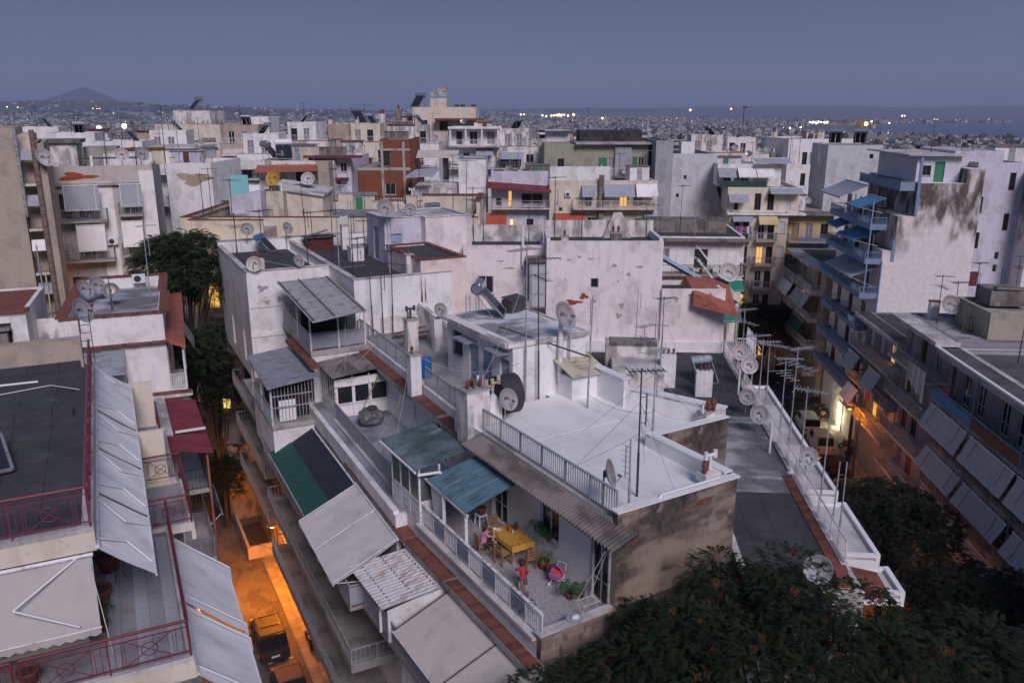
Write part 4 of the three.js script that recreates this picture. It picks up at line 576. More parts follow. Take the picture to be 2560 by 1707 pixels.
  chimney(RS, -5.6, 16.9, -17.3, .9, .7, 2.05, 'white chimney block with a row of clay pots beside roof hut', null, white, { cap: 0, pots: [[-.3, 0, 0, .7], [0, 0, 0, .7], [.3, 0, 0, .7]] });
  heater(RS, -3.4, 16.9, -18.4, 'grey solar water heater behind the plain white chimney block', null, { tank: greymetal, yaw: .35 });
}
// chimneys, tanks, dishes and aerials of the main block
{
  chimney(MF, 2.7, 19.6, -10.1, 1.05, .95, 2.3, 'thick stained white chimney with clay pots above the speckled porch roof', null, old, { pots: [[-.3, .1, 0, .8], [0, -.1, 0, .8], [.28, .12, 0, .8], [-.05, .2, 1, .8], [.35, -.2, 2, .8]] });
  { const t = thing(MF, 'water_tank', 'black oval plastic water tank on white roof', 'water tank', null, 4.75, 20.3, -10.9, .25), g = new THREE.CylinderGeometry(.9, .9, 1.0, 32); g.scale(.85, 1, 1); g.rotateX(Math.PI / 2).rotateY(Math.PI / 2 - .2); g.translate(0, .75, 0); mesh('drum', g, blackpl, t); mesh('top_panel', new G().box(-.5, .5, 1.36, 1.5, -.35, .35), blackpl, t); mesh('lid', new G().tube([0, 1.5, 0], [0, 1.55, 0], .16, 14), blackpl, t); mesh('feet', new G().box(-.5, -.3, 0, .2, -.4, .4).box(.3, .5, 0, .2, -.4, .4), concrete, t); }
  { const t = thing(MF, 'flue_stack', 'white conical flue with three cream cowls beside black tank', 'chimney', null, 3.75, 20.3, -10.3); mesh('base', new G().box(-.3, .3, 0, .9, -.3, .3), white, t); const c = new G(); c.tube([0, .9, 0], [0, 1.15, 0], .3, 8, .08); mesh('cone', c, whitepl, t); mesh('pipe', new G().tube([0, 1.1, 0], [0, 1.75, 0], .07, 10), yellowsheet, t); for (const [x, y] of [[-.3, 1.45], [0, 1.45], [.3, 1.55]]) mesh('cowl', new G().tube([x, y, 0], [x, y + .34, 0], .09, 10).tube([x, y + .1, 0], [0, y, 0], .04, 6), yellowsheet, t); }
  chimney(MF, 7.1, 20.5, -.75, .8, .5, .3, 'white plastic twin cowl and clay pots on the roof corner', null, roofwhite, { cap: 0, pots: [[-.3, .05, 0, .9], [-.1, -.1, 0, .95]], tee: 1 });
  chimney(MF, 11.1, 20.6, -5.0, .7, .6, .35, 'dark clay pots and white vent on the far roof corner', null, old, { cap: 0, pots: [[0, 0, 0, 1], [.2, .1, 0, 1.1], [-.4, .1, 2, .7]] });
  chimney(MB, 2.85, 19.62, -7.9, .55, .6, 2.05, 'slim white chimney pillar with one clay cap by the railing', null, white, { pots: [[-.08, 0, 0, .75]] });
  chimney(MB, 4.85, 20, -13.7, .62, .6, 1.9, 'weathered white chimney with black twin cowl on concrete deck', null, old, { pots: [[-.15, 0, 1, .8]], tee: 1, teeMat: darkmetal });
  chimney(MB, 6.3, 20, -13.5, .5, .5, 1.85, 'plain white pillar chimney beside the deck boundary wall', null, old, { cap: 0 });
  { const t = thing(MB, 'plastic_barrel', 'blue plastic barrel standing on the concrete deck', 'barrel', null, 3.95, 20, -9.2), g = new THREE.LatheGeometry([[.001, 0], [.29, 0], [.31, .08], [.3, .3], [.32, .34], [.3, .38], [.3, .66], [.32, .7], [.3, .74], [.31, .95], [.28, 1.0], [.001, 1.0]].map(p => new THREE.Vector2(...p)), 24); mesh('drum', g, bluepl, t); mesh('rim', new THREE.TorusGeometry(.3, .02, 6, 24).rotateX(Math.PI / 2).translate(0, 1.0, 0), bluepl, t); }
  heater(MF, 7.0, 23.0, -17.0, 'bright steel solar water heater on the whitewashed stair house', null, { yaw: .95, one: 1, k: 1.15 });
  { const t = thing(MF, 'metal_box', 'rusty black metal box behind the steel water heater', 'box', null, 9.0, 23.02, -17.2, .3); mesh('box', new G().box(-.6, .6, 0, .62, -.35, .35), darkmetal, t); mesh('lid', new G().hexa([[-.62, .6, .37], [.62, .6, .37], [.62, .72, -.37], [-.62, .72, -.37], [-.62, .63, .37], [.62, .63, .37], [.62, .76, -.37], [-.62, .76, -.37]]), darkmetal, t); mesh('drum', new G().tube([.75, 0, .2], [.75, .35, .2], .18, 12), concrete, t); }
  dish(MF, 8.0, 23.5, -11.45, 1.3, 'large grey satellite dish on the white flue pipe', null, { h: .55, yaw: .35, up: .5, mr: .1, mastMat: whitepl });
  dish(MF, 4.1, 20.3, -9.85, .95, 'grey satellite dish in front of the black tank', null, { h: .95, yaw: .2 });
  dish(MF, 2.85, 20.3, -1.3, .95, 'satellite dish seen edge on beside the roof railing', null, { h: 1.2, yaw: .75, up: .3, mat: dishm });
  dish(MB, 6.45, 21.85, -13.5, .8, 'pale satellite dish on the plain pillar chimney', null, { h: .45, yaw: .15 });
  dish(MB, -1.5, 23.4, -24.1, .95, 'cream satellite dish with dark receiver on the peeling wall corner', null, { h: .45, yaw: -.4, up: .3, mat: M('cream_dish', [.56, .53, .47], T.rust) });
  dish(MB, 1.1, 23.4, -24.15, .8, 'grey satellite dish on top of the peeling wall', null, { h: .42, yaw: .5 });
  dish(MB, 2.9, 22.8, -35.5, .95, 'satellite dish on a tall pole behind felt roof', null, { h: 1.6, yaw: .6 }); dish(MB, 0, 23.6, -35.5, 1.0, 'satellite dish at the back corner by the blue tank', null, { h: .9, yaw: .1 });
  dish(MB, 7.5, 25.9, -25.6, 1.25, 'large mesh dish at the front corner of lilac stair house', null, { h: .75, yaw: .1 }); dish(MB, 9.6, 25.9, -26.4, .85, 'smaller dish on the roof of lilac stair house', null, { h: .5, yaw: -.1 });
  heater(MB, .9, 22.8, -34.6, 'solar water heater with a blue tank on felt roof', null, { yaw: 1.0, one: 1, k: .9, tank: M('blue_tank', [.10, .24, .48], null, .3, { metalness: .3 }) });
  chimney(MB, -1.2, 22.8, -25.4, .9, .8, 1.15, 'squat white chimney with clustered brown pots at the wall corner', null, old, { cap: 0, pots: [[-.2, 0, 0, .8], [.1, .1, 0, .8], [.2, -.2, 0, .8], [-.1, -.2, 1, .8]] });
  chimney(MB, 8.3, 23.3, -19.2, .8, .6, .45, 'low crumbling chimney with pots on the peach wall', null, old, { cap: 0, pots: [[-.2, 0, 1, .9], [.05, 0, 1, .7], [.3, .05, 0, 1]] });
  chimney(MB, 7.3, 22.8, -20.5, .5, .5, 1.5, 'slim white pillar chimney on the edge of felt roof', null, old, { pots: [[0, 0, 1, .7]] });
  chimney(MB, 6.9, 22.8, -33.6, .5, .5, 1.8, 'white chimney with twin cowls behind the felt roof', null, white, { tee: 1 });
  chimney(W0, 3.6, 24.2, -56.3, .5, .5, .55, 'short chimney stub on the pink parapet', null, old, { pots: [[0, 0, 0, .8]] }); chimney(W0, 7.2, 24.2, -57, .8, .5, .7, 'broken chimney with brown pots on the pink house', null, dim, { pots: [[-.2, 0, 0, .9], [.15, 0, 0, .9]] });
  // aerials on the white roof
  antenna(MF, 8.01, 20.3, -9.28, 5.1, 'tall pale aerial mast in front of the roof hatch', null, { kind: 2, lean: .03, yaw: 2.6 });
  antenna(MF, 4.31, 20.3, -1.31, 4.6, 'tall black aerial mast near the roof railing', null, { kind: 3, dark: 1, guy: [[2, -2], [-1.4, -2.5], [1, 1]] });
  antenna(MF, 3.31, 20.3, -.51, 2.6, 'short aerial with an upright rack beside roof railing', null, { kind: 2, yaw: 2.9 });
  antenna(MF, 8.23, 20.3, -5.12, 3.7, 'aerial mast at the inner corner of white parapets', null, { kind: 3, guy: [[2.6, .3], [-2, -2]] });
  antenna(MF, 6.8, 20.3, -11.4, 6.6, 'tallest black aerial mast before the stair house wall', null, { kind: 1, dark: 1, yaw: .35 }); antenna(MF, 6.15, 20.3, -11.5, 7.1, 'tall grey aerial mast at the stair house corner', null, { kind: 0, yaw: 3.0 }); antenna(MB, 6.0, 20, -8.6, 4.2, 'lattice aerial mast on concrete deck by the blue doors', null, { kind: 2 });
  const GA = 'aerials on the felt roof', la = 'thin TV aerial mast standing on felt roof behind the peeling wall';
  for (const [x, z, h, k, d] of [[2.6, -27.5, 3.9, 2, 1], [4.2, -25.6, 3.7, 0, 0], [4.4, -23.0, 4.0, 2, 1], [-.4, -27.3, 4.1, 0, 1], [6.8, -22.8, 3.5, 2, 0], [-1.6, -30, 3.6, 1, 1], [-1.2, -33, 3.2, 0, 1], [5.4, -31.5, 3.4, 0, 1]]) antenna(MB, x, 22.8, z, h, la, GA, { kind: k, dark: d });
  const GB = 'aerials along the rail of concrete deck', lb = 'thin aerial mast in front of the white wall above concrete deck';
  for (const [x, z, h, k] of [[4.0, -18.0, 5.2, 2], [4.6, -17.9, 4.0, 2], [5.2, -17.9, 5.2, 1]]) antenna(MB, x, 20, z, h, lb, GB, { kind: k, dark: 1 });
  const GC = 'aerials on the pink house', lc = 'thin aerial mast rising from the pink house roof';
  for (const [x, z, y, h, k] of [[-2.7, -57.6, 23.6, 4.4, 1], [-2.0, -57.7, 23.6, 3.8, 0], [1.2, -58.5, 23.6, 3.0, 0], [9.6, -59, 24.2, 2.6, 0], [5.0, -59, 24.2, 3.0, 0], [3.0, -58, 24.2, 4.5, 3]]) antenna(W0, x, y, z, h, lc, GC, { kind: k, dark: 1 });
  const GD = 'aerials on the low felt roof', ld = 'thin aerial mast on low felt roof before the pink wall';
  for (const [x, z, h, k, d] of [[-5.4, -23.6, 4.2, 0, 1], [-5.9, -22.8, 3.2, 2, 0], [-7.2, -23.4, 4.6, 2, 0], [-6.2, -19.4, 3.4, 3, 0], [-6.9, -20.2, 3.1, 1, 0], [-3.1, -13.1, 4.8, 9, 1]]) antenna(RS, x, 16.9, z, h, ld, GD, { kind: k, dark: d, guy: [[1.2, .6]] });
  const GE = 'aerials along the street railing', le = 'thin aerial mast clamped to the railing above right-hand street';
  for (const [x, z, h, k] of [[-.48, -17.8, 3.6, 0], [-.73, -7.1, 5.8, 1], [-.68, -1.6, 5.8, 9], [-.83, .65, 3.4, 9], [-.74, 1.33, 3.7, 9], [-.6, -9.5, 4.6, 1], [-.6, -13, 4.4, 0], [-.5, -21, 4.4, 1], [-.6, -5.4, 4.4, 0], [-.5, -15.4, 3.9, 0]]) antenna(RS, x, 16.6, z, h, le, GE, { kind: k });
  dish(RS, -1.74, 16.9, -12.8, .88, 'mesh satellite dish on felt roof nearest the white vent posts', null, { h: 1.0, yaw: .0 }); dish(RS, -1.66, 16.9, -10.0, .98, 'large mesh dish standing on the worn roof coating', null, { h: 1.05, yaw: .1 });
  dish(RS, -.75, 16.9, -17.8, 1.05, 'white satellite dish behind street railing, front one of a pair', null, { h: 1.3, yaw: .1, mat: M('white_dish', [.52, .51, .52], T.rust) }); dish(RS, -.9, 16.9, -20.2, 1.0, 'white satellite dish behind street railing, rear one of a pair', null, { h: 1.4, yaw: .2, mat: mats.white_dish });
  dish(RS, -.3, 16.6, -5.5, .9, 'dark grey dish on a thin pole over the white rims', null, { h: 1.0, yaw: .2, mat: greymetal }); dish(RS, -2.3, 16.9, 4.2, 1.0, 'dim satellite dish half hidden by the leafy tree', null, { h: .55, yaw: -.3, mat: greymetal });
  // loose cables over the roofs
  const cab = (a, b, sag, n) => single(W0, 'roof_cable', n, 'cable', null, new G().wire(a, b, sag, .013, 10), M('pale_cable', [.45, .44, .44]));
  cab([-4.9, 22, -38], [.3, 22.6, -33.8], .7, 'pale cable drooping from slim pillar to the black tank'); cab([5.7, 21.5, -31], [8.4, 21, -32.2], .35, 'pale cable drooping across the white roof corner'); cab([3.4, 20.9, -34.6], [5.7, 21.4, -31.1], .3, 'pale cable lying over the white roof to inner corner'); cab([-16, 23.9, -52], [-9.5, 23.4, -53], .35, 'pale cable sagging over felt roof'); cab([-10.5, 18.2, -41], [-6.2, 22, -47], .3, 'cable strung from ribbed roof up to deck wall');
  single(MB, 'steel_pole', 'rusty steel pole leaning over the grey terrace', 'pole', null, new G().tube([.6, 17.4, -6.5], [2.8, 19.4, -9.5], .035, 6), stain); single(MB, 'steel_pole', 'rusty steel pole slanting above grey bundle', 'pole', null, new G().tube([1.2, 17.6, -11.8], [3.0, 19.5, -13.4], .03, 6), stain);
  single(MF, 'aerial_boom', 'fallen aerial boom leaning off the whitewashed roof', 'pole', null, new G().tube([6.0, 23.35, -13.6], [8.6, 22.4, -9.9], .04, 6).bar([6.0, 23.04, -13.6], [6.0, 23.35, -13.6], .03), darkmetal);
  { const t = thing(MB, 'covered_bundle', 'dark grey sheeted bundle on the blue grey terrace', 'bundle', null, 1.7, 16.97, -11.7), g = new THREE.IcosahedronGeometry(.62, 4), p = g.attributes.position; for (let i = 0; i < p.count; i++) { const x = p.getX(i), y = p.getY(i), z = p.getZ(i), k = 1 + .8 * (fbm(x * .8 + 2.5, z * .8 + y * .6 + 2.5, 4, 31, 4) - .5) - .12 * y; p.setXYZ(i, x * k * 1.2, Math.max(-.42, y * k * .95), z * k * 1.05); } g.computeVertexNormals(); g.translate(0, .4, 0); mesh('sheeting', g, M('dark_sheeting', [.10, .10, .115], T.fabric, .5), t); mesh('bag', new THREE.IcosahedronGeometry(.22, 2).scale(1.3, .6, 1).translate(.1, .9, 0), blackpl, t); }
}
// ---------------------------------------------------------------- left foreground building with red railings and white awnings
const ringGeo = new THREE.TorusGeometry(.17, .012, 5, 18);
function redRail(parent, a, b, y, h = .95, mat = redpaint) { // handrail, posts, and panels of crossed bars with a ring
  const L = Math.hypot(b[0] - a[0], b[1] - a[1]), at = (t, k) => [a[0] + (b[0] - a[0]) * t, y + k, a[1] + (b[1] - a[1]) * t], g = new G(); g.tube(at(0, h), at(1, h), .035, 8); g.bar(at(0, .12), at(1, .12), .025); g.bar(at(0, h - .16), at(1, h - .16), .02); for (const t of [0, 1]) g.bar(at(t, 0), at(t, h), .045); const r = mesh('railing', g, mat, parent);
  const n = Math.max(1, Math.round(L / 1.5)); for (let i = 0; i < n; i++) { const p = new G(), t0 = i / n, t1 = (i + 1) / n, d = (t1 - t0), x = f => t0 + d * f; p.bar(at(x(1), .0), at(x(1), h), .03); for (const f of [.08, .16, .84, .92]) p.bar(at(x(f), .12), at(x(f), h - .16), .014); p.bar(at(x(.2), .12), at(x(.8), h - .16), .014); p.bar(at(x(.2), h - .16), at(x(.8), .12), .014); p.bar(at(x(.2), .12), at(x(.2), h - .16), .014); p.bar(at(x(.8), .12), at(x(.8), h - .16), .014); const m = new THREE.Matrix4().makeRotationY(-Math.atan2(b[1] - a[1], b[0] - a[0])).setPosition(...at(x(.5), .12 + (h - .28) / 2)); p.geo(ringGeo, m); mesh('rail_panel', p, mat, r); }
  return r;
}
{
  const a = thing(LA, 'balcony_building', 'beige building with dark roof deck, red railings and long white awnings', 'building');
  block(a, { x: [-9, 0], z: [-14, -.25], y: [0, 20.6], wall: cream, roof: paleconc, par: 0, r: [[1.2, 16, 1.2, 2.3, 'g'], [4.4, 16, 1.2, 2.3, 'b'], [8.5, 16, 1.2, 2.3, 'g'], [2, 12.6, 1.2, 2.3, 'o'], [6, 12.6, 1.2, 2.3, 'g']] });
  block(a, { x: [-9, -.38], z: [-14, -.7], y: [20.6, 23.5], wall: cream, roof: paleconc, par: 0, r: [[1.0, 20.86, 1.3, 2.2, 'b'], [4.0, 20.86, 1.1, 2.2, 'g'], [8, 20.86, 1.2, 2.2, 'g']], f: [[5.5, 20.86, 1.6, 2.2, 'b']] });
  mesh('roof_slab', new G().box(-9, .12, 23.5, 23.96, -14.2, .12), cream, a); mesh('roof_deck', new G().box(-9, -.12, 23.96, 24.0, -13.9, -.12), felt, a); mesh('deck_kerb', new G().box(-.12, .12, 23.962, 24.08, -13.9, .12).box(-9, -.12, 23.962, 24.08, -.12, .12), paleconc, a);
  mesh('upper_wall', new G().box(-9, -.2, 24.002, 25.05, -14.2, -13.6), beige, a); mesh('deck_step', new G().box(-9, -.45, 24.002, 24.3, -8.4, -8.05), felt, a);
  mesh('felt_upstand', new G().box(-9, -.3, 24.002, 24.28, -13.6, -13.5), felt, a);
  redRail(a, [.06, -13.5], [.06, .04], 24.08, .95, M('faded_red_paint', [.20, .035, .06], null, .5)); redRail(a, [-6, .06], [.06, .06], 24.08, .95, mats.faded_red_paint);
  // balconies of the floor below
  const fl = new G(); fl.box(-9, 1.82, 20.6, 20.76, -5.7, 1.14); fl.box(-.3, 2.5, 20.6, 20.76, -9.25, -5.72); fl.box(-.3, 2.1, 20.6, 20.76, -15.4, -9.27); mesh('balcony_slab', fl, cream, a);
  mesh('balcony_fascia', new G().box(-9, 1.84, 20.3, 20.598, 1.02, 1.16).box(1.72, 1.84, 20.3, 20.598, -5.7, 1.02).box(2.4, 2.52, 20.3, 20.598, -9.25, -5.72), cream, a);
  const tile = unitBox('floortile', .315, .012, .315), tms = [M('floor_tile', [.34, .34, .38], T.conc), M('floor_tile_dark', [.30, .30, .34], T.conc), M('floor_tile_line', [.40, .43, .50], T.conc)];
  mesh('tile_bed', new G().box(-.36, 1.68, 20.7605, 20.767, -5.66, 1.0), M('tile_grout', [.26, .26, .29], T.conc), a); for (let i = 0; i < 6; i++) for (let z = .95; z > -5.5; z -= .325) { const q = new THREE.Mesh(tile, i % 2 ? tms[2] : pick(tms.slice(0, 2))); q.name = 'floor_tile'; q.receiveShadow = true; q.position.set(-.18 + i * .335, 20.762, z); a.add(q); }
  for (const q of [[-9, -.36, -.65, 1.0], [1.15, 2.35, -9.1, -5.85], [1.1, 2.0, -15.2, -9.76]]) mesh('floor_tiling', new G().box(q[0], q[1], 20.762, 20.775, q[2], q[3]), tms[1], a);
  mesh('kerb', new G().box(1.68, 1.82, 20.764, 20.86, -5.7, 1.14).box(-9, 1.68, 20.764, 20.86, 1.0, 1.14).box(2.36, 2.5, 20.764, 20.86, -9.25, -5.72).box(1.2, 2.36, 20.764, 20.86, -5.86, -5.72), paleconc, a);
  redRail(a, [1.76, -5.6], [1.76, 1.06], 20.86, .92); redRail(a, [-1.6, 1.07], [1.76, 1.07], 20.86, .92); redRail(a, [-6, 1.07], [-1.75, 1.07], 20.86, .92); redRail(a, [1.2, -5.8], [2.44, -5.8], 20.86, .92); redRail(a, [2.44, -5.8], [2.44, -9.2], 20.86, .92); redRail(a, [1.2, -9.3], [2.44, -9.3], 20.86, .92); redRail(a, [2.04, -12.6], [2.04, -15.2], 20.86, .92);
  mesh('dividing_wall', new G().box(-.38, 2.05, 20.76, 22.6, -9.75, -9.6), cream, a); mesh('dividing_wall', new G().box(-.38, 2.0, 20.76, 22.6, -15.5, -15.35), cream, a); mesh('parapet_wall', new G().box(1.9, 2.05, 20.76, 21.6, -12.5, -9.75), cream, a); mesh('lower_wall', new G().box(0, 2.3, 3, 20.58, -15.4, -9.4), old, a);
  const F = new Face(a, .12, .1, 90, 14), gap = [[.0, 3.05], [3.2, 6.4], [6.55, 9.85], [10.0, 15.2]];
  gap.forEach(([s0, s1]) => { const w = awning(F, s0, s1, 23.55, .02, 1.12, .95, awn, { sag: .03, valance: .12, noarms: 1 }); for (const [s, e] of [[s0 + .35, .55], [s1 - .5, -.55]]) { const q = new G(F.m); q.path([[s, 23.6, .05], [s + e, 23.12, .6], [s + e * .15, 22.68, 1.1]], .024, 6); mesh('awning_arm', q, whitepl, w); } });
  const F0 = new Face(a, -9, .12, 0, 9); const fa = awning(F0, 2.5, 9.0, 23.4, .02, .5, 1.5, M('dull_beige_awning_cloth', [.46, .43, .42], T.fabric), { sag: .03, valance: .2, noarms: 1 }); mesh('awning_arm', F0.G().path([[8.7, 23.42, .05], [7.4, 22.72, .5], [8.6, 22.05, .62]], .024, 6), whitepl, fa); mesh('pull_cord', F0.G().wire([8.95, 23.4, .3], [9.15, 21.0, .3], -.02, .012), whitepl, fa);
  const F2 = new Face(a, 1.84, 1.1, 90, 7); for (const [s0, s1] of [[.1, 3.3], [3.45, 7.4]]) { const w = awning(F2, s0, s1, 20.25, .02, 1.5, 1.4, awn, { sag: .04, valance: .05, noarms: 1 }); for (const s of [s0 + .3, s1 - .3]) mesh('awning_arm', F2.G().path([[s, 20.3, .03], [s, 18.92, 1.56], [s + .02, 18.5, 1.6]], .024, 6), whitepl, w); }
  balcony(new Face(a, 0, -9.4, 90, 5), .1, 3.0, 17.4, 1.4, { slab: paleconc, rail: redpaint });
  const P = 'clay pots along the balcony wall';
  potPlant(LA, .12, 20.775, -4.0, 'large empty clay pot with saucer below the side awning', { k: .34 }); potPlant(LA, -.12, 20.775, -2.3, 'wide clay pot with dry soil on tiled balcony', { k: .3 }); potPlant(LA, -.15, 20.775, -1.55, 'clay pot with small green shrub beside the balcony wall', { k: .22, n: 26, l: .3 }); potPlant(LA, -.1, 20.775, -1.0, 'small clay pot on a wire stand by balcony corner', { k: .16, n: 8, l: .2 }); potPlant(LA, -1.55, 20.88, .55, 'tipped clay pot on the front balcony kerb', { k: .22 });
  { const t = thing(LA, 'wire_stool', 'black wire plant stand on the tiled balcony', 'stand', null, .35, 20.775, -3.3), g = new G(); for (let i = 0; i < 3; i++) { const w = i * 2.09; g.path([[Math.cos(w) * .22, 0, Math.sin(w) * .22], [Math.cos(w) * .1, .25, Math.sin(w) * .1], [Math.cos(w) * .18, .5, Math.sin(w) * .18]], .01, 5); } mesh('legs', g, darkmetal, t); mesh('ring', new THREE.TorusGeometry(.18, .01, 5, 16).rotateX(Math.PI / 2).translate(0, .5, 0), darkmetal, t); }
  { const t = thing(LA, 'glass_frame', 'framed glass panel lying on the dark roof deck', 'glass frame', null, -2.75, 24, -4.8, .2); mesh('glass', new G().hexa([[-.8, .1, .9], [.8, .1, .9], [.8, .5, -.9], [-.8, .5, -.9], [-.8, .16, .9], [.8, .16, .9], [.8, .56, -.9], [-.8, .56, -.9]]), solar, t); mesh('frame', new G().bar([-.82, .14, .92], [.82, .14, .92], .08).bar([.84, .14, .92], [.84, .54, -.92], .08).bar([-.84, .14, .92], [-.84, .54, -.92], .08), galv, t); mesh('legs', new G().bar([-.7, 0, -.8], [-.7, .5, -.8], .05).bar([.7, 0, -.8], [.7, .5, -.8], .05), galv, t); }
  single(LA, 'plastic_pipe', 'white plastic pipe lying along the dark deck', 'pipe', null, new G().tube([-6, 24.06, -12.4], [-1.6, 24.06, -12.2], .04, 8), whitepl); single(LA, 'roof_cable', 'white cable bent over the dark roof deck', 'cable', null, new G().path([[-6, 24.03, -10.4], [-1.2, 24.05, -11.6], [-.3, 24.2, -10.2]], .016, 6), whitepl);
  // roof ladder and dish at the deck's far corner
  { const t = thing(LA, 'ladder', 'dark steel ladder at the corner of beige roof wall', 'ladder', null, -.02, 24, -14.1), g = new G(); for (const s of [-.18, .18]) g.bar([s, 0, 0], [s, 1.9, 0], .03); mesh('rails', g, darkmetal, t); for (let i = 0; i < 6; i++) mesh('rung', new G().bar([-.18, .25 + i * .3, 0], [.18, .25 + i * .3, 0], .022), darkmetal, t); }
  dish(LA, -.2, 25.1, -14.4, .95, 'dark dish seen edge on above beige roof wall', null, { h: .8, yaw: 1.0, mat: greymetal });
  // maroon ribbed roof of the next building
  const m = thing(LA, 'ribbed_roof_house', 'house front under a maroon ribbed metal roof', 'house');
  mesh('ribbed_roof', new G().sheet((u, v) => [1.3 + 2.65 * u, 20.25 - .55 * u + .025 * Math.cos(v * 34 * 6.283), -21 + 7.1 * v], 1, 34 * 6, -.012), maroon, m); mesh('walls', new G().box(.2, 2.6, 0, 20.1, -21, -15.8), old, m); const F3 = new Face(m, 2.6, -15.8, 90, 5); windowPart(F3, 1, 17.4, 1.2, 2.1, 'g').position.x += .18; balcony(F3, .2, 5, 17.3, 1.2, { slab: paleconc, rail: darkmetal, sp: .16 }); balcony(F3, .2, 5, 14.0, 1.2, { slab: paleconc, rail: greymetal }); mesh('downpipe', new G().tube([3.7, 13, -14.1], [3.7, 19.6, -14.1], .05, 8), rustred, m); mesh('fluorescent_tube', new G().box(2.7, 3.9, 20.02, 20.1, -16.1, -16.0), whitepl, m);
  awning(F3, 1.2, 4.6, 16.8, 1.1, .6, 1.3, awngreen, { valance: .1 });
}
// white house with terracotta copings
{
  const b = thing(LB, 'white_house', 'white house with terracotta copings round its dished roof deck', 'house');
  const f = block(b, { x: [-5.1, 0], z: [-12.1, 0], y: [0, 21.6], wall: white, roof: M('pale_deck', [.46, .46, .50], T.scrub), par: { f: .75, l: .75, r: .75, b: .75 }, r: [[1, 18.2, 1, 2.1, 'g'], [5, 18.2, 1, 2.1, 'b']] });
  const tg = unitBox('copingtile', .2, .09, .42), tm = [clay, mats.terracotta_dark, mats.terracotta_dull], put = (x, y, z, t, rz = 0) => { const q = new THREE.Mesh(tg, pick(tm)); q.name = 'coping_tile'; q.position.set(x, y + rnd(.02), z); q.rotation.set(0, t, rz); q.castShadow = q.receiveShadow = true; b.add(q); };
  for (let x = -5; x < .05; x += .21) { put(x, 22.35, -.12, 0); put(x, 22.35, -11.98, 0); put(x, 20.72, .14, 0); } mesh('coping_band', new G().box(-5.3, -4.75, 22.352, 22.42, -11.75, -.35).box(-.35, .2, 22.352, 22.42, -11.75, -6.2).box(-.2, .35, 22.352, 22.42, -5.9, -.35), clay, b);
  mesh('side_roof', new G().hexa([[0.01, 20.7, .2], [1.0, 20.3, .2], [.9, 20.3, -14.5], [.01, 20.7, -12.1], [.01, 21.0, .2], [1.0, 20.5, .2], [.9, 20.5, -14.5], [.01, 21.0, -12.1]]), rustred, b);
  mesh('balcony_wall', new G().box(0.01, .85, 15, 17.9, -4, -.1), white, b); mesh('corner_post', new G().box(.78, .88, 17.9, 20.3, -.25, -.15).box(.78, .88, 17.9, 20.3, -3.9, -3.8), whitemetal, b); mesh('balcony_back', new G().box(.01, .04, 17.9, 20.3, -3.9, -.15), cream, b); railing(b, [[.05, -.15], [.83, -.15], [.83, -3.9]], 17.9, .85, whitemetal, { sp: .12 });
  const aw = thing(LB, 'sheet_awning', 'grey sheet awning fixed to the white house front', 'awning'); mesh('sheet', new G().sheet((u, v) => [-5.0 + 2.9 * u, 20.5 - 1.0 * v + .012 * Math.cos(u * 20 * 6.28), .05 + 1.5 * v], 80, 1, .012), greysheet, aw); mesh('arm', new G().path([[-2.1, 19.5, 1.5], [-2.15, 18.6, .1]], .025, 6), darkmetal, aw);
  for (let x = -2.4; x < 1; x += .21) put(x, 17.75, .2, 0, 0); mesh('lower_eave', new G().box(-2.6, 1.1, 17.6, 17.74, 0.004, .5), old, b);
  mesh('green_blind', new G().sheet((u, v) => [.95 + .5 * v, 20.4 - 1.0 * v, -6 + 3.2 * u], 12, 3, .01), M('green_striped_cloth', [.16, .22, .19], T.fabric), b);
  dish(LB, -4.6, 21.6, -7.6, 1.1, 'dark mesh dish at the left coping, nearer one of two', null, { h: .9, yaw: .9, mat: greymetal }); dish(LB, -4.0, 21.6, -8.6, 1.15, 'dark mesh dish at the left coping, further one of two', null, { h: .9, yaw: .8, mat: greymetal }); dish(LB, -2.95, 21.6, -6.4, .95, 'thin wire dish in the middle of the white roof deck', null, { h: .95, yaw: .1, mat: galv });
  antenna(LB, -2.9, 21.6, -5.2, 2.1, 'short bare mast standing on the white roof deck', null, { kind: 9, dark: 1 }); antenna(LB, -.9, 21.6, -8.5, 4.6, 'tall grey aerial mast beside the roof air conditioner', null, { kind: 3 });
  acUnit(LB, -1.6, 22.0, -11.3, 0, 'air conditioner standing on legs on the white roof deck', null); acUnit(LB, -4.6, 21.65, -4.2, -1.2, 'air conditioner tucked behind the front parapet', null);
  chimney(LB, -4.0, 21.6, -3.2, .55, .5, .75, 'small white chimney capped with clay tiles', null, white, { capMat: clay });
  // left neighbours
  const n = thing(LB, 'white_annex', 'white annex with arched opening full of junk', 'house'); block(n, { x: [-14, -7.6], z: [-14, -6.2], y: [0, 21.6], wall: white, roof: clay, par: .1, f: [[4.2, 19.2, 1.4, 1.9, 'o']] }); mesh('eave', new G().box(-14.1, -7.4, 21.75, 21.9, -6.6, -5.9), clay, n); mesh('junk', new G().box(-9.6, -8.6, 19.2, 20.6, -6.18, -5.7).bar([-9.7, 20.8, -5.8], [-8.4, 20.9, -5.7], .4, .2), dim, n); mesh('side_wall', new G().box(-7.59, -5.2, 0, 20.5, -9.5, -9.2), old, n); mesh('yard', new G().box(-14, -5.12, 18, 19.2, -9.2, .5), concrete, n);
}
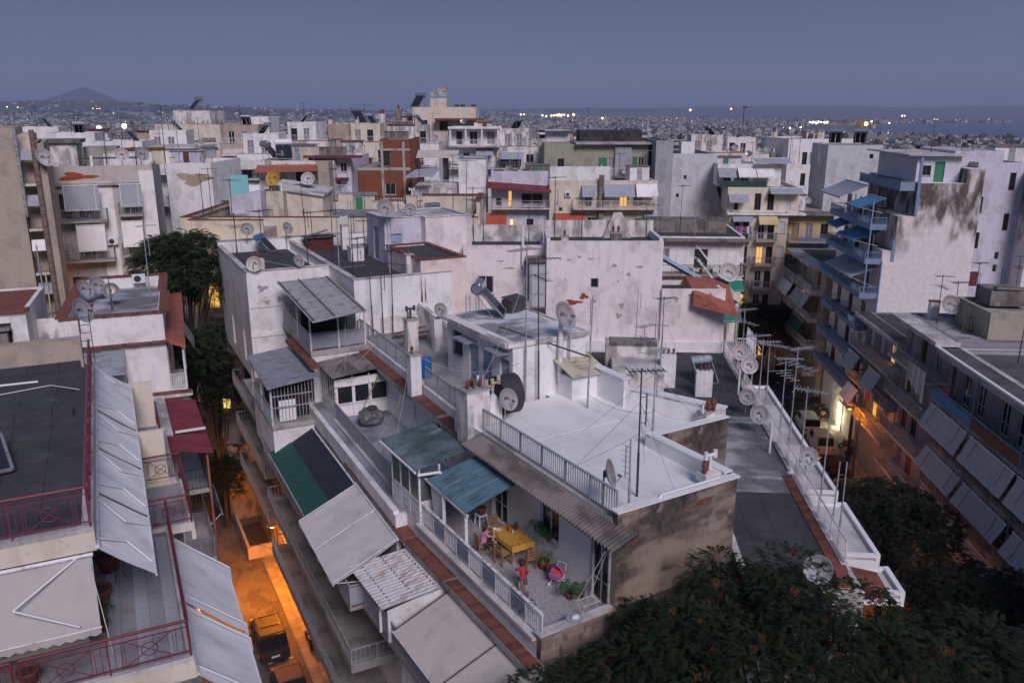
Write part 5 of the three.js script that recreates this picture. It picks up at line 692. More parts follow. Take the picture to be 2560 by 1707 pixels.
// tall beige block at the left edge, and the block with roller blinds behind
{
  const CF = new Fr(-32.05, -58, 27), c = thing(CF, 'beige_tower_block', 'tall plain beige block with flues and small balconies in a slot', 'building');
  block(c, { x: [-20, -1.7], z: [-12, 0], y: [0, 31.6], wall: beige, roof: felt, par: .3 }); block(c, { x: [-.75, 0], z: [-12, -.02], y: [0, 30.6], wall: beige, roof: felt, par: .3 }); mesh('slot_wall', new G().box(-1.69, -.76, 0, 31.4, -12, -1.4), cream, c);
  const F = new Face(c, -1.7, -1.4, 0, 1); for (let i = 0; i < 6; i++) { const y = 28.2 - i * 3.1; balcony(F, .05, .95, y, 1.2, { slab: cream, rail: darkmetal, sp: .11 }); mesh('blind', F.G().sheet((u, v) => [.08 + .85 * u, y + 2.3 - .7 * v, .9 + .6 * v], 3, 2, .01), i === 2 ? awn : awngrey, c); }
  mesh('flue_pipe', new G().tube([-.6, 8, .2], [-.6, 31.8, .2], .17, 12), M('brown_flue', [.22, .16, .14], T.rust), c); mesh('flue_pipe', new G().tube([-1.6, 26, .15], [-1.6, 32.8, .15], .1, 10), greymetal, c); mesh('pipe', new G().tube([-1.35, 10, .1], [-1.35, 24, .1], .05, 8), greymetal, c); mesh('pipe', new G().tube([-1.05, 10, .1], [-1.05, 22, .1], .05, 8), yellowsheet, c);
  dish(CF, -.2, 29.3, .1, 1.3, 'pale dish leaning off the corner of tall beige block', null, { h: .6, yaw: .7, wall: 1, mat: mats.white_dish });
  const DF = new Fr(-38.7, -70, 20), d = thing(DF, 'shuttered_apartments', 'old apartment block with pale roller blinds over its balconies', 'building');
  const fd = block(d, { x: [0, 8.05], z: [-14, 0], y: [0, 28.2], wall: M('stained_grey_wall', [.50, .47, .45], T.plaster), roof: felt, par: { f: .35, l: .35, r: .35, b: .35 }, f: [[3.95, 25.9, .48, .66, 'o', 0], [.5, 24.2, 1.1, 2.1, 'o'], [1.9, 24.2, 1.1, 2.1, 'g'], [5.4, 24.2, 1.2, 2.1, 'g'], [1.9, 20.9, 1.1, 2.1, 'g'], [5.4, 20.9, 1.2, 2.1, 'g'], [5.3, 17.6, 1.3, 1.4, 'g'], [.7, 17.0, 1.1, 2.2, 'o'], [2.6, 17.6, .6, .6, 'c']] });
  mesh('corner_strip', new G().box(6.95, 8.1, 0, 28.1, .002, .05), white, d); mesh('render_strip', fd.f.G().box(3.5, 4.75, 17, 27.2, .002, .035), white, d); patch(fd.f, 2.2, 27.7, 3.4, .75, M('bare_brickwork', [.3, .12, .08], T.brick), 71); mesh('cornice', new G().box(-.1, 7, 26.95, 27.15, 0.004, .35), concrete, d);
  for (const [a, e, y] of [[.3, 4.2, 24.1], [5.1, 7.0, 24.5], [.3, 4.4, 20.75], [5.0, 7.2, 21.0]]) balcony(fd.f, a, e, y, 1.2, { slab: concrete, rail: greymetal, sp: .13 });
  for (const [a, e, y, dr] of [[1.1, 3.8, 27.0, 1.9], [5.4, 7.1, 27.0, 1.7], [1.7, 3.9, 23.7, 2.0], [5.2, 6.9, 23.9, 2.0]]) { const w = awning(fd.f, a, e, y, 1.12, .25, dr, y > 25 ? awngrey : awn, { sag: .02, noarms: 1 }); for (const s of [a + .05, e - .3]) mesh('guide_rod', fd.f.G().bar([s, y, 1.16], [s, y - dr, 1.42], .04), whitepl, w); }
  acUnit(DF, 4.3, 21.9, .45, 0, 'air conditioner between the pale roller blinds', null); chimney(DF, 3.4, 28.2, -.4, .2, .3, 1.2, 'slim white vent on the brick-patched parapet', null, white, { cap: 0 });
  dish(DF, 5.6, 28.3, -2, 1.2, 'white dish on roof of the block with roller blinds', null, { h: 1.0, yaw: .3, mat: mats.white_dish }); dish(DF, 7.1, 28.3, -2.6, 1.3, 'grey mesh dish on roof of the block with roller blinds', null, { h: 1.0, yaw: .6 });
  { const t = thing(DF, 'roof_shed', 'row of white rendered sheds on the stained roof', 'shed'); mesh('walls', new G().box(-1.2, 2.2, 28.2, 30.4, -5, -2), old, t); mesh('roof', new G().box(-1.4, 2.6, 30.4, 30.7, -5.2, -1.7), dim, t); mesh('walls', new G().box(2.3, 5, 28.2, 29.9, -9, -5.5), concrete, t); mesh('rack', new G().box(2.4, 6.8, 29.0, 29.1, -3.5, -2.5), darkmetal, t); }
  { const t = thing(DF, 'step_ladder', 'white stepladder leaning on the lower balcony wall', 'ladder', null, .75, 20.76, .5), g = new G(); for (const s of [-.25, .25]) { g.bar([s, 0, .2], [s * .7, 1.9, 0], .04); } mesh('rails', g, whitepl, t); for (let i = 1; i < 6; i++) mesh('step', new G().box(-.22, .22, i * .3, i * .3 + .03, .1, .2), whitepl, t); }
  const g = thing(W0, 'cream_building', 'cream building with terracotta coping and lamplit balcony windows', 'building');
  const fg = block(g, { x: [-26.6, -20.5], z: [-80, -68], y: [0, 23.4], wall: beige, roof: concrete, par: { f: 1.0, l: 1.0, r: 0, b: .5 }, cop: clay, mats: { f: cream }, f: [[2.0, 19.7, .7, 2.1, 'c'], [3.2, 19.7, .9, 2.1, 'g'], [1.0, 17.0, .95, 2.2, 'y'], [3.6, 16.6, 1.0, 2.2, 'g'], [1.2, 13.3, 1.0, 2.2, 'g'], [1.3, 7.1, .75, 1.8, 'Y'], [3.4, 10, 1, 2.2, 'o'], [3.4, 7, 1, 2.2, 'o']] });
  mesh('cornice', fg.f.G().box(-.2, 6.1, 22.5, 22.75, .004, .6), cream, g); for (const [a, e, y] of [[1.4, 5, 19.6], [1.3, 5, 16.5], [.6, 5, 13.2], [.6, 5, 9.9]]) balcony(fg.f, a, e, y, 1.1, { slab: paleconc, rail: whitemetal, sp: .14 });
  const fi = block(g, { x: [-28.8, -3], z: [-86, -72], y: [0, 23.2], wall: cream, roof: concrete, par: { f: .95, l: .95, r: 1.2, b: .9 }, cop: clay }); mesh('raised_corner', new G().box(-8.4, -2.7, 23.2, 25.4, -79, -78.5).box(-3.1, -2.8, 23.2, 25.5, -79, -72.3), cream, g); mesh('raised_coping', new G().box(-8.5, -2.6, 25.4, 25.5, -79.1, -78.4).box(-3.2, -2.7, 25.502, 25.6, -79, -72.2), clay, g);
  mesh('gable_wall', new G().hexa([[-25.8, 23.2, -76], [-22.9, 23.2, -76], [-22.9, 23.2, -79], [-25.8, 23.2, -79], [-25.8, 25.5, -76], [-22.9, 26.0, -76], [-22.9, 26.0, -79], [-25.8, 25.5, -79]]), lilac, g);
  chimney(W0, -20.9, 23.2, -74, 1.5, 1.2, 3.0, 'broad cream chimney streaked with soot below the yellow dish', null, M('sooty_cream', [.62, .56, .46], T.grime), { cap: 0, pots: [[-.5, 0, 0, 1], [-.2, .2, 0, 1], [.1, -.2, 0, 1], [.3, .1, 1, 1], [.5, 0, 2, 1.4]] });
  dish(W0, -21.6, 26.4, -76.5, 1.5, 'big yellow dish behind the sooty chimney', null, { h: .7, yaw: -.3, mat: M('yellow_dish', [.50, .30, .06], T.rust) }); 
  const s = thing(W0, 'stair_house', 'cream stair house with sloping white slab roof', 'roof house'); mesh('walls', new G().hexa([[-22.2, 23.2, -77.5], [-17.6, 23.2, -77.5], [-17.6, 23.2, -82], [-22.2, 23.2, -82], [-22.2, 26.1, -77.5], [-17.6, 25.4, -77.5], [-17.6, 25.6, -82], [-22.2, 26.4, -82]]), cream, s); mesh('roof', new G().hexa([[-22.4, 26.13, -77.2], [-17.4, 25.4, -77.2], [-17.4, 25.65, -82], [-22.4, 26.45, -82], [-22.4, 26.33, -77.2], [-17.4, 25.6, -77.2], [-17.4, 25.85, -82], [-22.4, 26.65, -82]]), paleconc, s);
  dish(W0, -19.3, 25.9, -79.5, 1.3, 'white dish on the sloping slab of cream stair house', null, { h: .9, yaw: .1, mat: mats.white_dish });
  chimney(W0, -15.9, 23.2, -80, 1.4, .8, 2.2, 'gabled cream chimney block on long cream roof', null, cream, {}); chimney(W0, -12.6, 23.2, -79, 1.2, .8, 1.6, 'cream chimney with brown pots in mid cream roof', null, cream, { pots: [[-.3, 0, 0, 1.1], [0, 0, 0, 1.1], [.3, 0, 0, 1.1]] }); chimney(W0, -9.6, 23.2, -80, 1.0, .8, 2.0, 'narrow cream chimney near the raised corner', null, cream, { tee: 1 });
  heater(W0, -7.2, 23.2, -76, 'steel solar heater behind terracotta coping', null, { k: 1.1, yaw: .6, one: 1 }); { const t = thing(W0, 'roof_hut', 'low cream hut with rusty ribbed sheet roof', 'roof hut'); mesh('walls', new G().box(-15.6, -11.6, 23.2, 23.9, -76.5, -74.5), cream, t); mesh('roof', new G().sheet((u, v) => [-15.8 + 4.4 * u, 23.98 + .3 * v + .03 * Math.cos(u * 18 * 6.28), -74.2 - 2.6 * v], 90, 1, .01), galv, t); }
  const GA = 'aerials on the long cream roof', la = 'thin TV aerial mast above the long cream building';
  for (const [x, z, h, k] of [[-27.5, -74, 4.5, 0], [-26.4, -73, 5, 1], [-25, -74, 4, 0], [-18.6, -74, 3.6, 0], [-16.8, -79, 5.4, 1], [-14, -79, 4, 0], [-11.3, -78, 5.5, 3], [-10.4, -76, 4.4, 2], [-5.4, -76, 6, 1], [-4.2, -77, 5.5, 0], [-8.6, -78, 5, 0]]) antenna(W0, x, 23.3, z, h, la, GA, { kind: k, dark: 1 });
  railing(g, [[-17.5, -84.5], [-3.4, -84.5]], 23.3, 1.2, whitemetal, { sp: .25, post: 2.5 });
}
// ---------------------------------------------------------------- apartment fronts made of floors and bays
// o.f face key, rows of floors y, bays [s, width], kinds per opening
function flats(fr, name, label, o) {
  const t = thing(fr, name, label, 'building', o.group), op = {}, F = o.face || 'f', kinds = o.kinds || 'gcsgSgc';
  op[F] = []; let k = o.k0 || 0; for (const y of o.floors) for (const b of o.bays) { const st = (o.set && o.set[k]) || kinds[(k * 7 + Math.floor(y)) % kinds.length]; op[F].push([b[0], y + (b[2] ? .9 : .05), b[1], b[2] || 2.15, st]); k++; }
  const fs = block(t, { x: o.x, z: o.z, y: o.y, wall: o.wall, roof: o.roof || felt, par: o.par, cop: o.cop, mats: o.mats, ...op, ...(o.extra || {}) });
  for (const y of o.floors) for (const [a, e, d = 1.1, opt] of o.balc || []) balcony(fs[F], a, e, y, d, { slab: o.slab || paleconc, rail: o.rail || greymetal, sp: .16, ...(o.bopt || {}), ...(opt || {}) });
  for (const [a, e, y, n, out, dr, m, q] of o.awn || []) awning(fs[F], a, e, y, n, out, dr, m || awn, q || {});
  return { t, fs };
}
const clothM = [M('cloth_white', [.66, .66, .70], T.fabric), M('cloth_red', [.42, .06, .07], T.fabric), M('cloth_blue', [.10, .18, .42], T.fabric), M('cloth_teal', [.14, .42, .46], T.fabric), M('cloth_violet', [.22, .10, .38], T.fabric), M('cloth_yellow', [.55, .42, .16], T.fabric), M('cloth_pale_blue', [.42, .48, .62], T.fabric)];
function laundry(fr, x, y, z, turn, n, w, h, label, pal, grp) { // a line with pieces of cloth
  const t = thing(fr, 'laundry_line', label, 'laundry', grp, x, y, z, turn); mesh('line', new G().wire([-w / 2, 0, 0], [w / 2, 0, 0], .03, .008), darkmetal, t);
  for (let i = 0; i < n; i++) { const cw = w / n * .86, x0 = -w / 2 + w * (i + .07) / n, hh = h * rnd(.6, 1), ph = rnd(6); mesh('cloth', new G().sheet((u, v) => [x0 + cw * u, -.01 - hh * v, .03 * Math.sin(u * 9 + ph) * v], 8, 5, .008), clothM[pal[i % pal.length]], t); }
  return t;
}
// ---------------------------------------------------------------- right-hand street: far side
{
  const q = flats(RS, 'grey_apartments', 'grey apartment block with wide white blinds and a blue railing panel', { face: 'l', x: [15.6, 27], z: [-27, 12], y: [0, 16.7], wall: grey, roof: M('dull_grey_deck', [.11, .108, .115], T.conc), par: .3, cop: paleconc, floors: [13.4, 10.2, 7.0, 3.8], bays: [[1, 1.1], [3.2, 1.0], [6.4, 1.1], [8.6, 1.5], [11.6, 1.1], [14.6, 1.2], [18, 1.2], [22, 1.2], [26, 1.2], [30, 1.2]], kinds: 'gcgogrg', balc: [[.1, 18.5, 1.6, { solid: .22 }], [19, 38, 1.6, { solid: .22 }]], slab: M('slab_grey', [.26, .27, .30], T.conc), mats: { l: M('blue_grey_wall', [.24, .25, .29], T.plaster) } });  // street wall and slab colours darkened to paint in street shade and vignetting
  const F = q.fs.l; mesh('roof_edge', F.G().box(-.4, 38.6, 16.55, 16.98, -.2, 1.5), grey, q.t); mesh('roof_kerb', F.G().box(-.4, 38.6, 16.98, 17.1, 1.35, 1.55), roofwhite, q.t); mesh('roof_deck_edge', F.G().box(-.35, 38.5, 16.98, 17.0, -.2, 1.34), mats.dull_grey_deck, q.t);
  for (const s of [.0, 6.2, 12.4, 18.7, 25, 31]) mesh('corner_post', F.G().bar([s, 3.6, 1.62], [s, 16.9, 1.62], .08), bluepaint, q.t);
  mesh('railing_panel', F.G().box(.1, 6.1, 13.55, 14.25, 1.62, 1.65), awnblue, q.t); mesh('wicker_panel', F.G().box(6.3, 12.3, 13.55, 14.2, 1.62, 1.65), M('wicker', [.16, .09, .05], T.wood), q.t);
  for (const [a, e, y] of [[.2, 6, 13.1], [6.5, 12.2, 13.1], [12.6, 18.4, 13.1], [.3, 6, 9.9], [6.5, 12.2, 9.9], [13, 18.4, 9.9], [.4, 6.0, 6.7], [6.6, 12, 6.7]]) { const w = awning(F, a, e, y, 1.66, .65, y > 12 ? 1.5 : 1.2, y < 9 ? awngrey : M('dull_awning_cloth', [.44, .45, .49], T.fabric), { noarms: 1, sag: .05, valance: .1 }); for (const s of [a + 1, e - 1]) mesh('awning_arm', F.G().path([[s, y, 1.7], [s + .4, y - .6, 2.2], [s, y - 1.2, 2.25]], .02, 6), darkmetal, w); }  // upper blinds: white cloth darkened in colour to stand for shade and vignetting
  { const t = thing(RS, 'roof_lodge', 'cream roof lodge with air conditioners behind grey roof', 'roof house'); block(t, { x: [18, 30], z: [-34, -28.5], y: [14, 19.0], wall: M('dull_cream', [.40, .36, .29], T.plaster), roof: concrete, par: .25, f: [[5.2, 17.3, 1.6, 1.0, 'c'], [8.4, 17.3, 1.4, 1.0, 'c']] }); mesh('white_box', new G().box(22.4, 24.6, 19.1, 19.8, -32, -30.5), whitepl, t); mesh('sheet_pile', new G().box(19, 21.6, 19.2, 20.4, -33.4, -31).bar([19.2, 20.6, -31], [21.4, 20.5, -31.2], .5, .15), dim, t); }
  acUnit(RS, 21.6, 17.3, -28.3, 0, 'left air conditioner of the pair on cream roof lodge', null); acUnit(RS, 22.6, 17.35, -28.3, 0, 'right air conditioner of the pair on cream roof lodge', null);
  const RA = 'aerials on the grey apartments', ra = 'thin aerial mast on the grey apartment roof'; for (const [x, z, h] of [[18, -24, 4.6], [20, -20, 5.5], [22, -25, 4], [24.5, -21, 5], [17.2, -16, 5.2], [21.5, -15.5, 6]]) antenna(RS, x, 16.9, z, h, ra, RA, { kind: pick([0, 1, 2]), dark: 1 });
  // mauve house with laundry, and its neighbours
  const m = flats(RS, 'mauve_house', 'mauve house with wide flat roof and laundry balcony', { face: 'l', x: [15.4, 24], z: [-36, -27.2], y: [0, 17.3], wall: M('mauve_plaster', [.28, .25, .29], T.plaster), roof: scrub, par: .15, floors: [14.2, 11.2, 8.2, 5.0, 2.0], bays: [[.8, 1.0], [2.8, 1.1], [5.6, 1.0]], kinds: 'robgc', balc: [[.2, 8.0, 1.5]], rail: greymetal }); mesh('roof_edge', m.fs.l.G().box(-.2, 8.7, 17.1, 17.42, -.2, 1.5), paleconc, m.t);
  laundry(RS, 13.8, 15.0, -29.4, Math.PI / 2, 7, 3.4, 2.4, 'pale striped sheets hanging long from the mauve balcony', [0, 6, 0, 6, 0, 6, 5]); laundry(RS, 13.8, 5.6, -28.9, Math.PI / 2, 6, 3, 1.5, 'blue and white washing on the lowest mauve balcony', [2, 6, 4, 0, 3, 2]);
  dish(RS, 17.2, 17.4, -33.4, 1.5, 'large grey dish on the mauve roof, rear one of two', null, { h: 1.3, yaw: .1 }); dish(RS, 19.2, 17.4, -32.6, 1.5, 'large white dish on the mauve roof, front one of two', null, { h: 1.2, yaw: -.1, mat: mats.white_dish }); chimney(RS, 16.6, 17.3, -34.6, .7, .5, 1.4, 'white chimney with clay tile cap on mauve roof', null, white, { capMat: clay });
  { const t = thing(RS, 'wooden_rack', 'brown wooden rack lying on the mauve roof', 'rack', null, 17.0, 17.35, -30.2, .4), g = new G(); for (let i = 0; i < 5; i++) g.bar([i * .3, 0, 0], [i * .3 + .5, 1.1, -.5], .05); g.bar([0, .1, 0], [1.4, .1, 0], .05); g.bar([.4, .95, -.45], [1.8, .95, -.45], .05); mesh('slats', g, brown, t); }
  const RB = 'aerials on the mauve roof', rb = 'slim aerial before the stained white party wall'; for (const [x, z, h, k] of [[16.3, -33, 3.8, 1], [18.4, -35, 3.0, 0], [19.8, -35, 4.5, 3], [21.6, -35.2, 4, 2], [22.8, -35.3, 5, 1], [23.6, -34, 3, 9], [25, -35, 3.4, 0]]) antenna(RS, x, 17.3, z, h, rb, RB, { kind: k, dark: 1 });
  const w2 = flats(RS, 'weathered_flats', 'weathered flats under a dark overhanging roof beside the blue building', { face: 'l', x: [16.2, 25], z: [-47.7, -36.2], y: [0, 14.6], wall: M('blue_grey_wall', [.24, .25, .29], T.plaster), roof: felt, par: .1, floors: [11.8, 8.8, 5.8], bays: [[1, 1.1], [3.6, 1.1], [6.4, 1.1], [9, 1.1]], balc: [[.2, 10.8, 1.6]], kinds: 'gcobsgo', set: { 2: 'y', 9: 'y' }, awn: [[.3, 3.4, 11.2, 1.6, .7, 1.3, awngrey], [6, 9, 11.2, 1.6, .7, 1.4, awngrey], [1, 4, 8.2, 1.6, .7, 1.2, awn]] }); mesh('roof_edge', w2.fs.l.G().box(-.1, 11.2, 14.4, 14.75, -.2, 1.3), paleconc, w2.t); mesh('roof_felt', w2.fs.l.G().box(0, 11.1, 14.751, 14.77, -.1, 1.2), felt, w2.t);  // wall colour lowered to paint the dimness of the street into it
  laundry(RS, 14.4, 9.6, -40, Math.PI / 2, 5, 2.6, 1.1, 'blue towel and red washing under grey blinds', [2, 6, 1, 1, 0]);
  // blue building with stained white stepped party wall
  const o = thing(RS, 'blue_building', 'blue balconied building with tall stained white party wall', 'building');
  const pwT = tex(1024, 12, (u, v) => { const m = fbm(u, v * 2, 4, 401), st = fbm(u, v * .8, 16, 411, 5), hi = sm(.6, .94, v), d = sm(.44, .60, m * .4 + st * .32 + .24 * hi) * sm(.3, .8, hi + .22 * m); return lerp3([.95, .92, .92], [.12, .10, .09], Math.min(1, d * .95 + .25 * (fbm(u, v * 2, 50, 421, 2) - .4))); }, 28), pwM = M('stained_party_wall', [.80, .77, .76], pwT);
  for (const [x0, x1, y1] of [[16.9, 17.9, 20.5], [17.9, 19.5, 23.7], [19.5, 23.6, 26.7], [23.6, 25.0, 28.0]]) mesh('party_wall', new G().box(x0, x1, 0, y1, -62, -48), pwM, o);
  mesh('blue_edge', new G().box(16.88, 17.0, 0, 19.5, -48.1, -47.9).box(17.7, 18.0, 19.5, 21.5, -48.08, -47.95).box(19.3, 19.55, 23.7, 29, -48.1, -47.96), bluepaint, o);
  block(o, { x: [25, 29.2], z: [-62, -49.5], y: [0, 28], wall: lilac, roof: felt, par: .5, f: [[.35, 23.9, .5, 1.5, 'k', 0], [.5, 20.6, .5, 1.5, 'k', 0], [2.9, 26.0, .55, 1.6, 'k', 0], [2.9, 22.3, .5, 1.6, 'k', 0], [2.6, 19.6, .4, .7, 'o', 0], [2.6, 18.4, .4, .7, 'o', 0], [.6, 17.0, .8, 1.4, 'r', 0]] }); block(o, { x: [29.2, 40], z: [-60, -47.2], y: [0, 27.6], wall: pwM, roof: clay, par: .3 });
  block(o, { x: [19.6, 23.5], z: [-60, -49.6], y: [26.2, 29], wall: lilac, roof: paleconc, par: .06, f: [[.5, 27.3, .8, .9, 'k'], [1.6, 26.65, .9, 1.9, 'e']], skip: '' }); block(o, { x: [23.6, 28], z: [-60, -51.4], y: [27.5, 29.4], wall: lilac, roof: paleconc, par: .05 }); mesh('roof_slab', new G().box(18.6, 24.2, 29.08, 29.2, -61, -48.9), paleconc, o);
  const OF = new Face(o, 17.0, -62, -90, 14); for (const [y, n, a, e] of [[22.6, 0, 1, 14], [19.4, .4, 1, 14], [16.1, .9, 0, 14], [12.9, .9, 2, 6], [12.9, .9, 8, 13.9], [9.7, .9, 1, 13.9], [6.5, .9, 1, 13.9]]) balcony(OF, a, e, y, 1.5 + n * .3, { slab: bluepaint, solid: .35, front: bluepaint, rail: bluepaint, sp: .14 });
  for (const y of [22.6, 19.4, 16.1, 12.9, 9.7, 6.5]) for (const s of [2, 6, 10]) windowPart(new Face(o, 16.78, -62, -90, 14), s, y + .03, 1.3, 2.1, pick(['g', 'c', 'o', 'b']));
  const aw = (a, e, y, out, dr, m, q) => awning(OF, a, e, y, .2, out, dr, m, q); aw(1, 8.4, 26.0, 2.6, 1.1, awngrey, { noarms: 1 }); aw(9, 13.4, 25.2, 2.2, .8, awnblue, {}); aw(7.5, 13.2, 22.2, 2.3, .9, awnblue, {}); aw(1.5, 6, 22.2, 1.8, .6, awnblue, {}); aw(5, 13.6, 18.9, 2.4, 1.0, awngrey, { hang: 1.0 });
  for (const s of [8.6, 13.9]) mesh('balcony_post', OF.G().box(s - .06, s + .06, 16.1, 25.2, 1.3, 1.42), bluepaint, o);
  railing(o, [[17.9, -60], [17.9, -48.3], [19.3, -48.3]], 25.9, .95, bluepaint, { sp: .15, sheet: M('blue_screen', [.26, .32, .42], T.fabric) });
  for (let i = 0; i < 5; i++) potPlant(RS, 15.9, 19.45, -60.5 + i * .55, 'leafy pot in a row on the corner of blue balcony', { group: 'plants on the blue balcony', k: .2, n: 18, l: .4 }); for (let i = 0; i < 4; i++) potPlant(RS, 15.4, 13.0, -52.4 + i * .6, 'leafy pot crowded on the curved blue balcony', { group: 'plants on the curved blue balcony', k: .2, n: 16, l: .38 });
  const BH = thing(RS, 'white_penthouse', 'pale penthouse with dark water tanks behind the blue building', 'building'); block(BH, { x: [21, 28], z: [-92, -84], y: [0, 28.6], wall: M('pale_grey_wall', [.56, .57, .60], T.plaster), roof: felt, par: .15, f: [[5.4, 27.0, .5, .6, 'k', 0]] }); for (const x of [22.4, 25.6]) heater(RS, x, 28.8, -86, 'dark solar heater on pale penthouse roof', 'heaters on the pale penthouse', { k: 1.25, yaw: 2.9, tank: chrome });
  for (const [x, z] of [[26.5, -66], [28.5, -66], [31, -65]]) dish(RS, x, 28, z, 1.2, 'grey dish in a row behind the roof of blue building', 'dishes behind the blue building', { h: .8 }); heater(RS, 27.5, 28, -70, 'black collector heater on the dark roof behind blue building', null, { yaw: 2.6 });
  // houses further down the street
  const p0 = flats(RS, 'street_flats', 'narrow flats with dark roof and stacked white balconies down the street', { face: 'l', x: [16.4, 26], z: [-77, -63], y: [0, 16.0], wall: beige, roof: felt, par: .1, floors: [13.0, 9.8, 6.6, 3.4], bays: [[1, 1.1], [4, 1.1], [7.5, 1.2], [10.5, 1.1]], kinds: 'gcsgo', set: { 5: 'y' }, balc: [[.2, 6.5, 1.7], [6.8, 13.4, 1.5]], slab: paleconc, rail: whitemetal, bopt: { solid: .4 }, awn: [[.6, 6, 12.6, 1.7, .7, 1.3, awn], [7, 12, 9.4, 1.6, .7, 1.3, awngreen], [7, 13, 12.6, 1.5, .8, 1.3, awngrey]] }); mesh('roof_edge', p0.fs.l.G().box(-.1, 13.6, 15.8, 16.15, -.2, 1.5), paleconc, p0.t);
  laundry(RS, 14.6, 11.9, -66, Math.PI / 2, 5, 2.6, 1.3, 'teal and grey washing on the white stacked balconies', [3, 0, 6, 3, 0]);
  flats(RS, 'end_house', 'blue-edged narrow house at the far end of stacked balconies', { face: 'l', x: [16.8, 26], z: [-92, -77.3], y: [0, 17], wall: bluepaint, roof: felt, par: .4, floors: [13.6, 10.4, 7.2], bays: [[1, 1.2], [5, 1.2], [9, 1.2]], balc: [[.3, 13, 1.5]], slab: bluepaint, rail: greymetal, awn: [[1, 5, 13.2, 1.4, .8, 1.2, awn], [2, 8, 10, 1.4, .8, 1.4, awn]] });
}
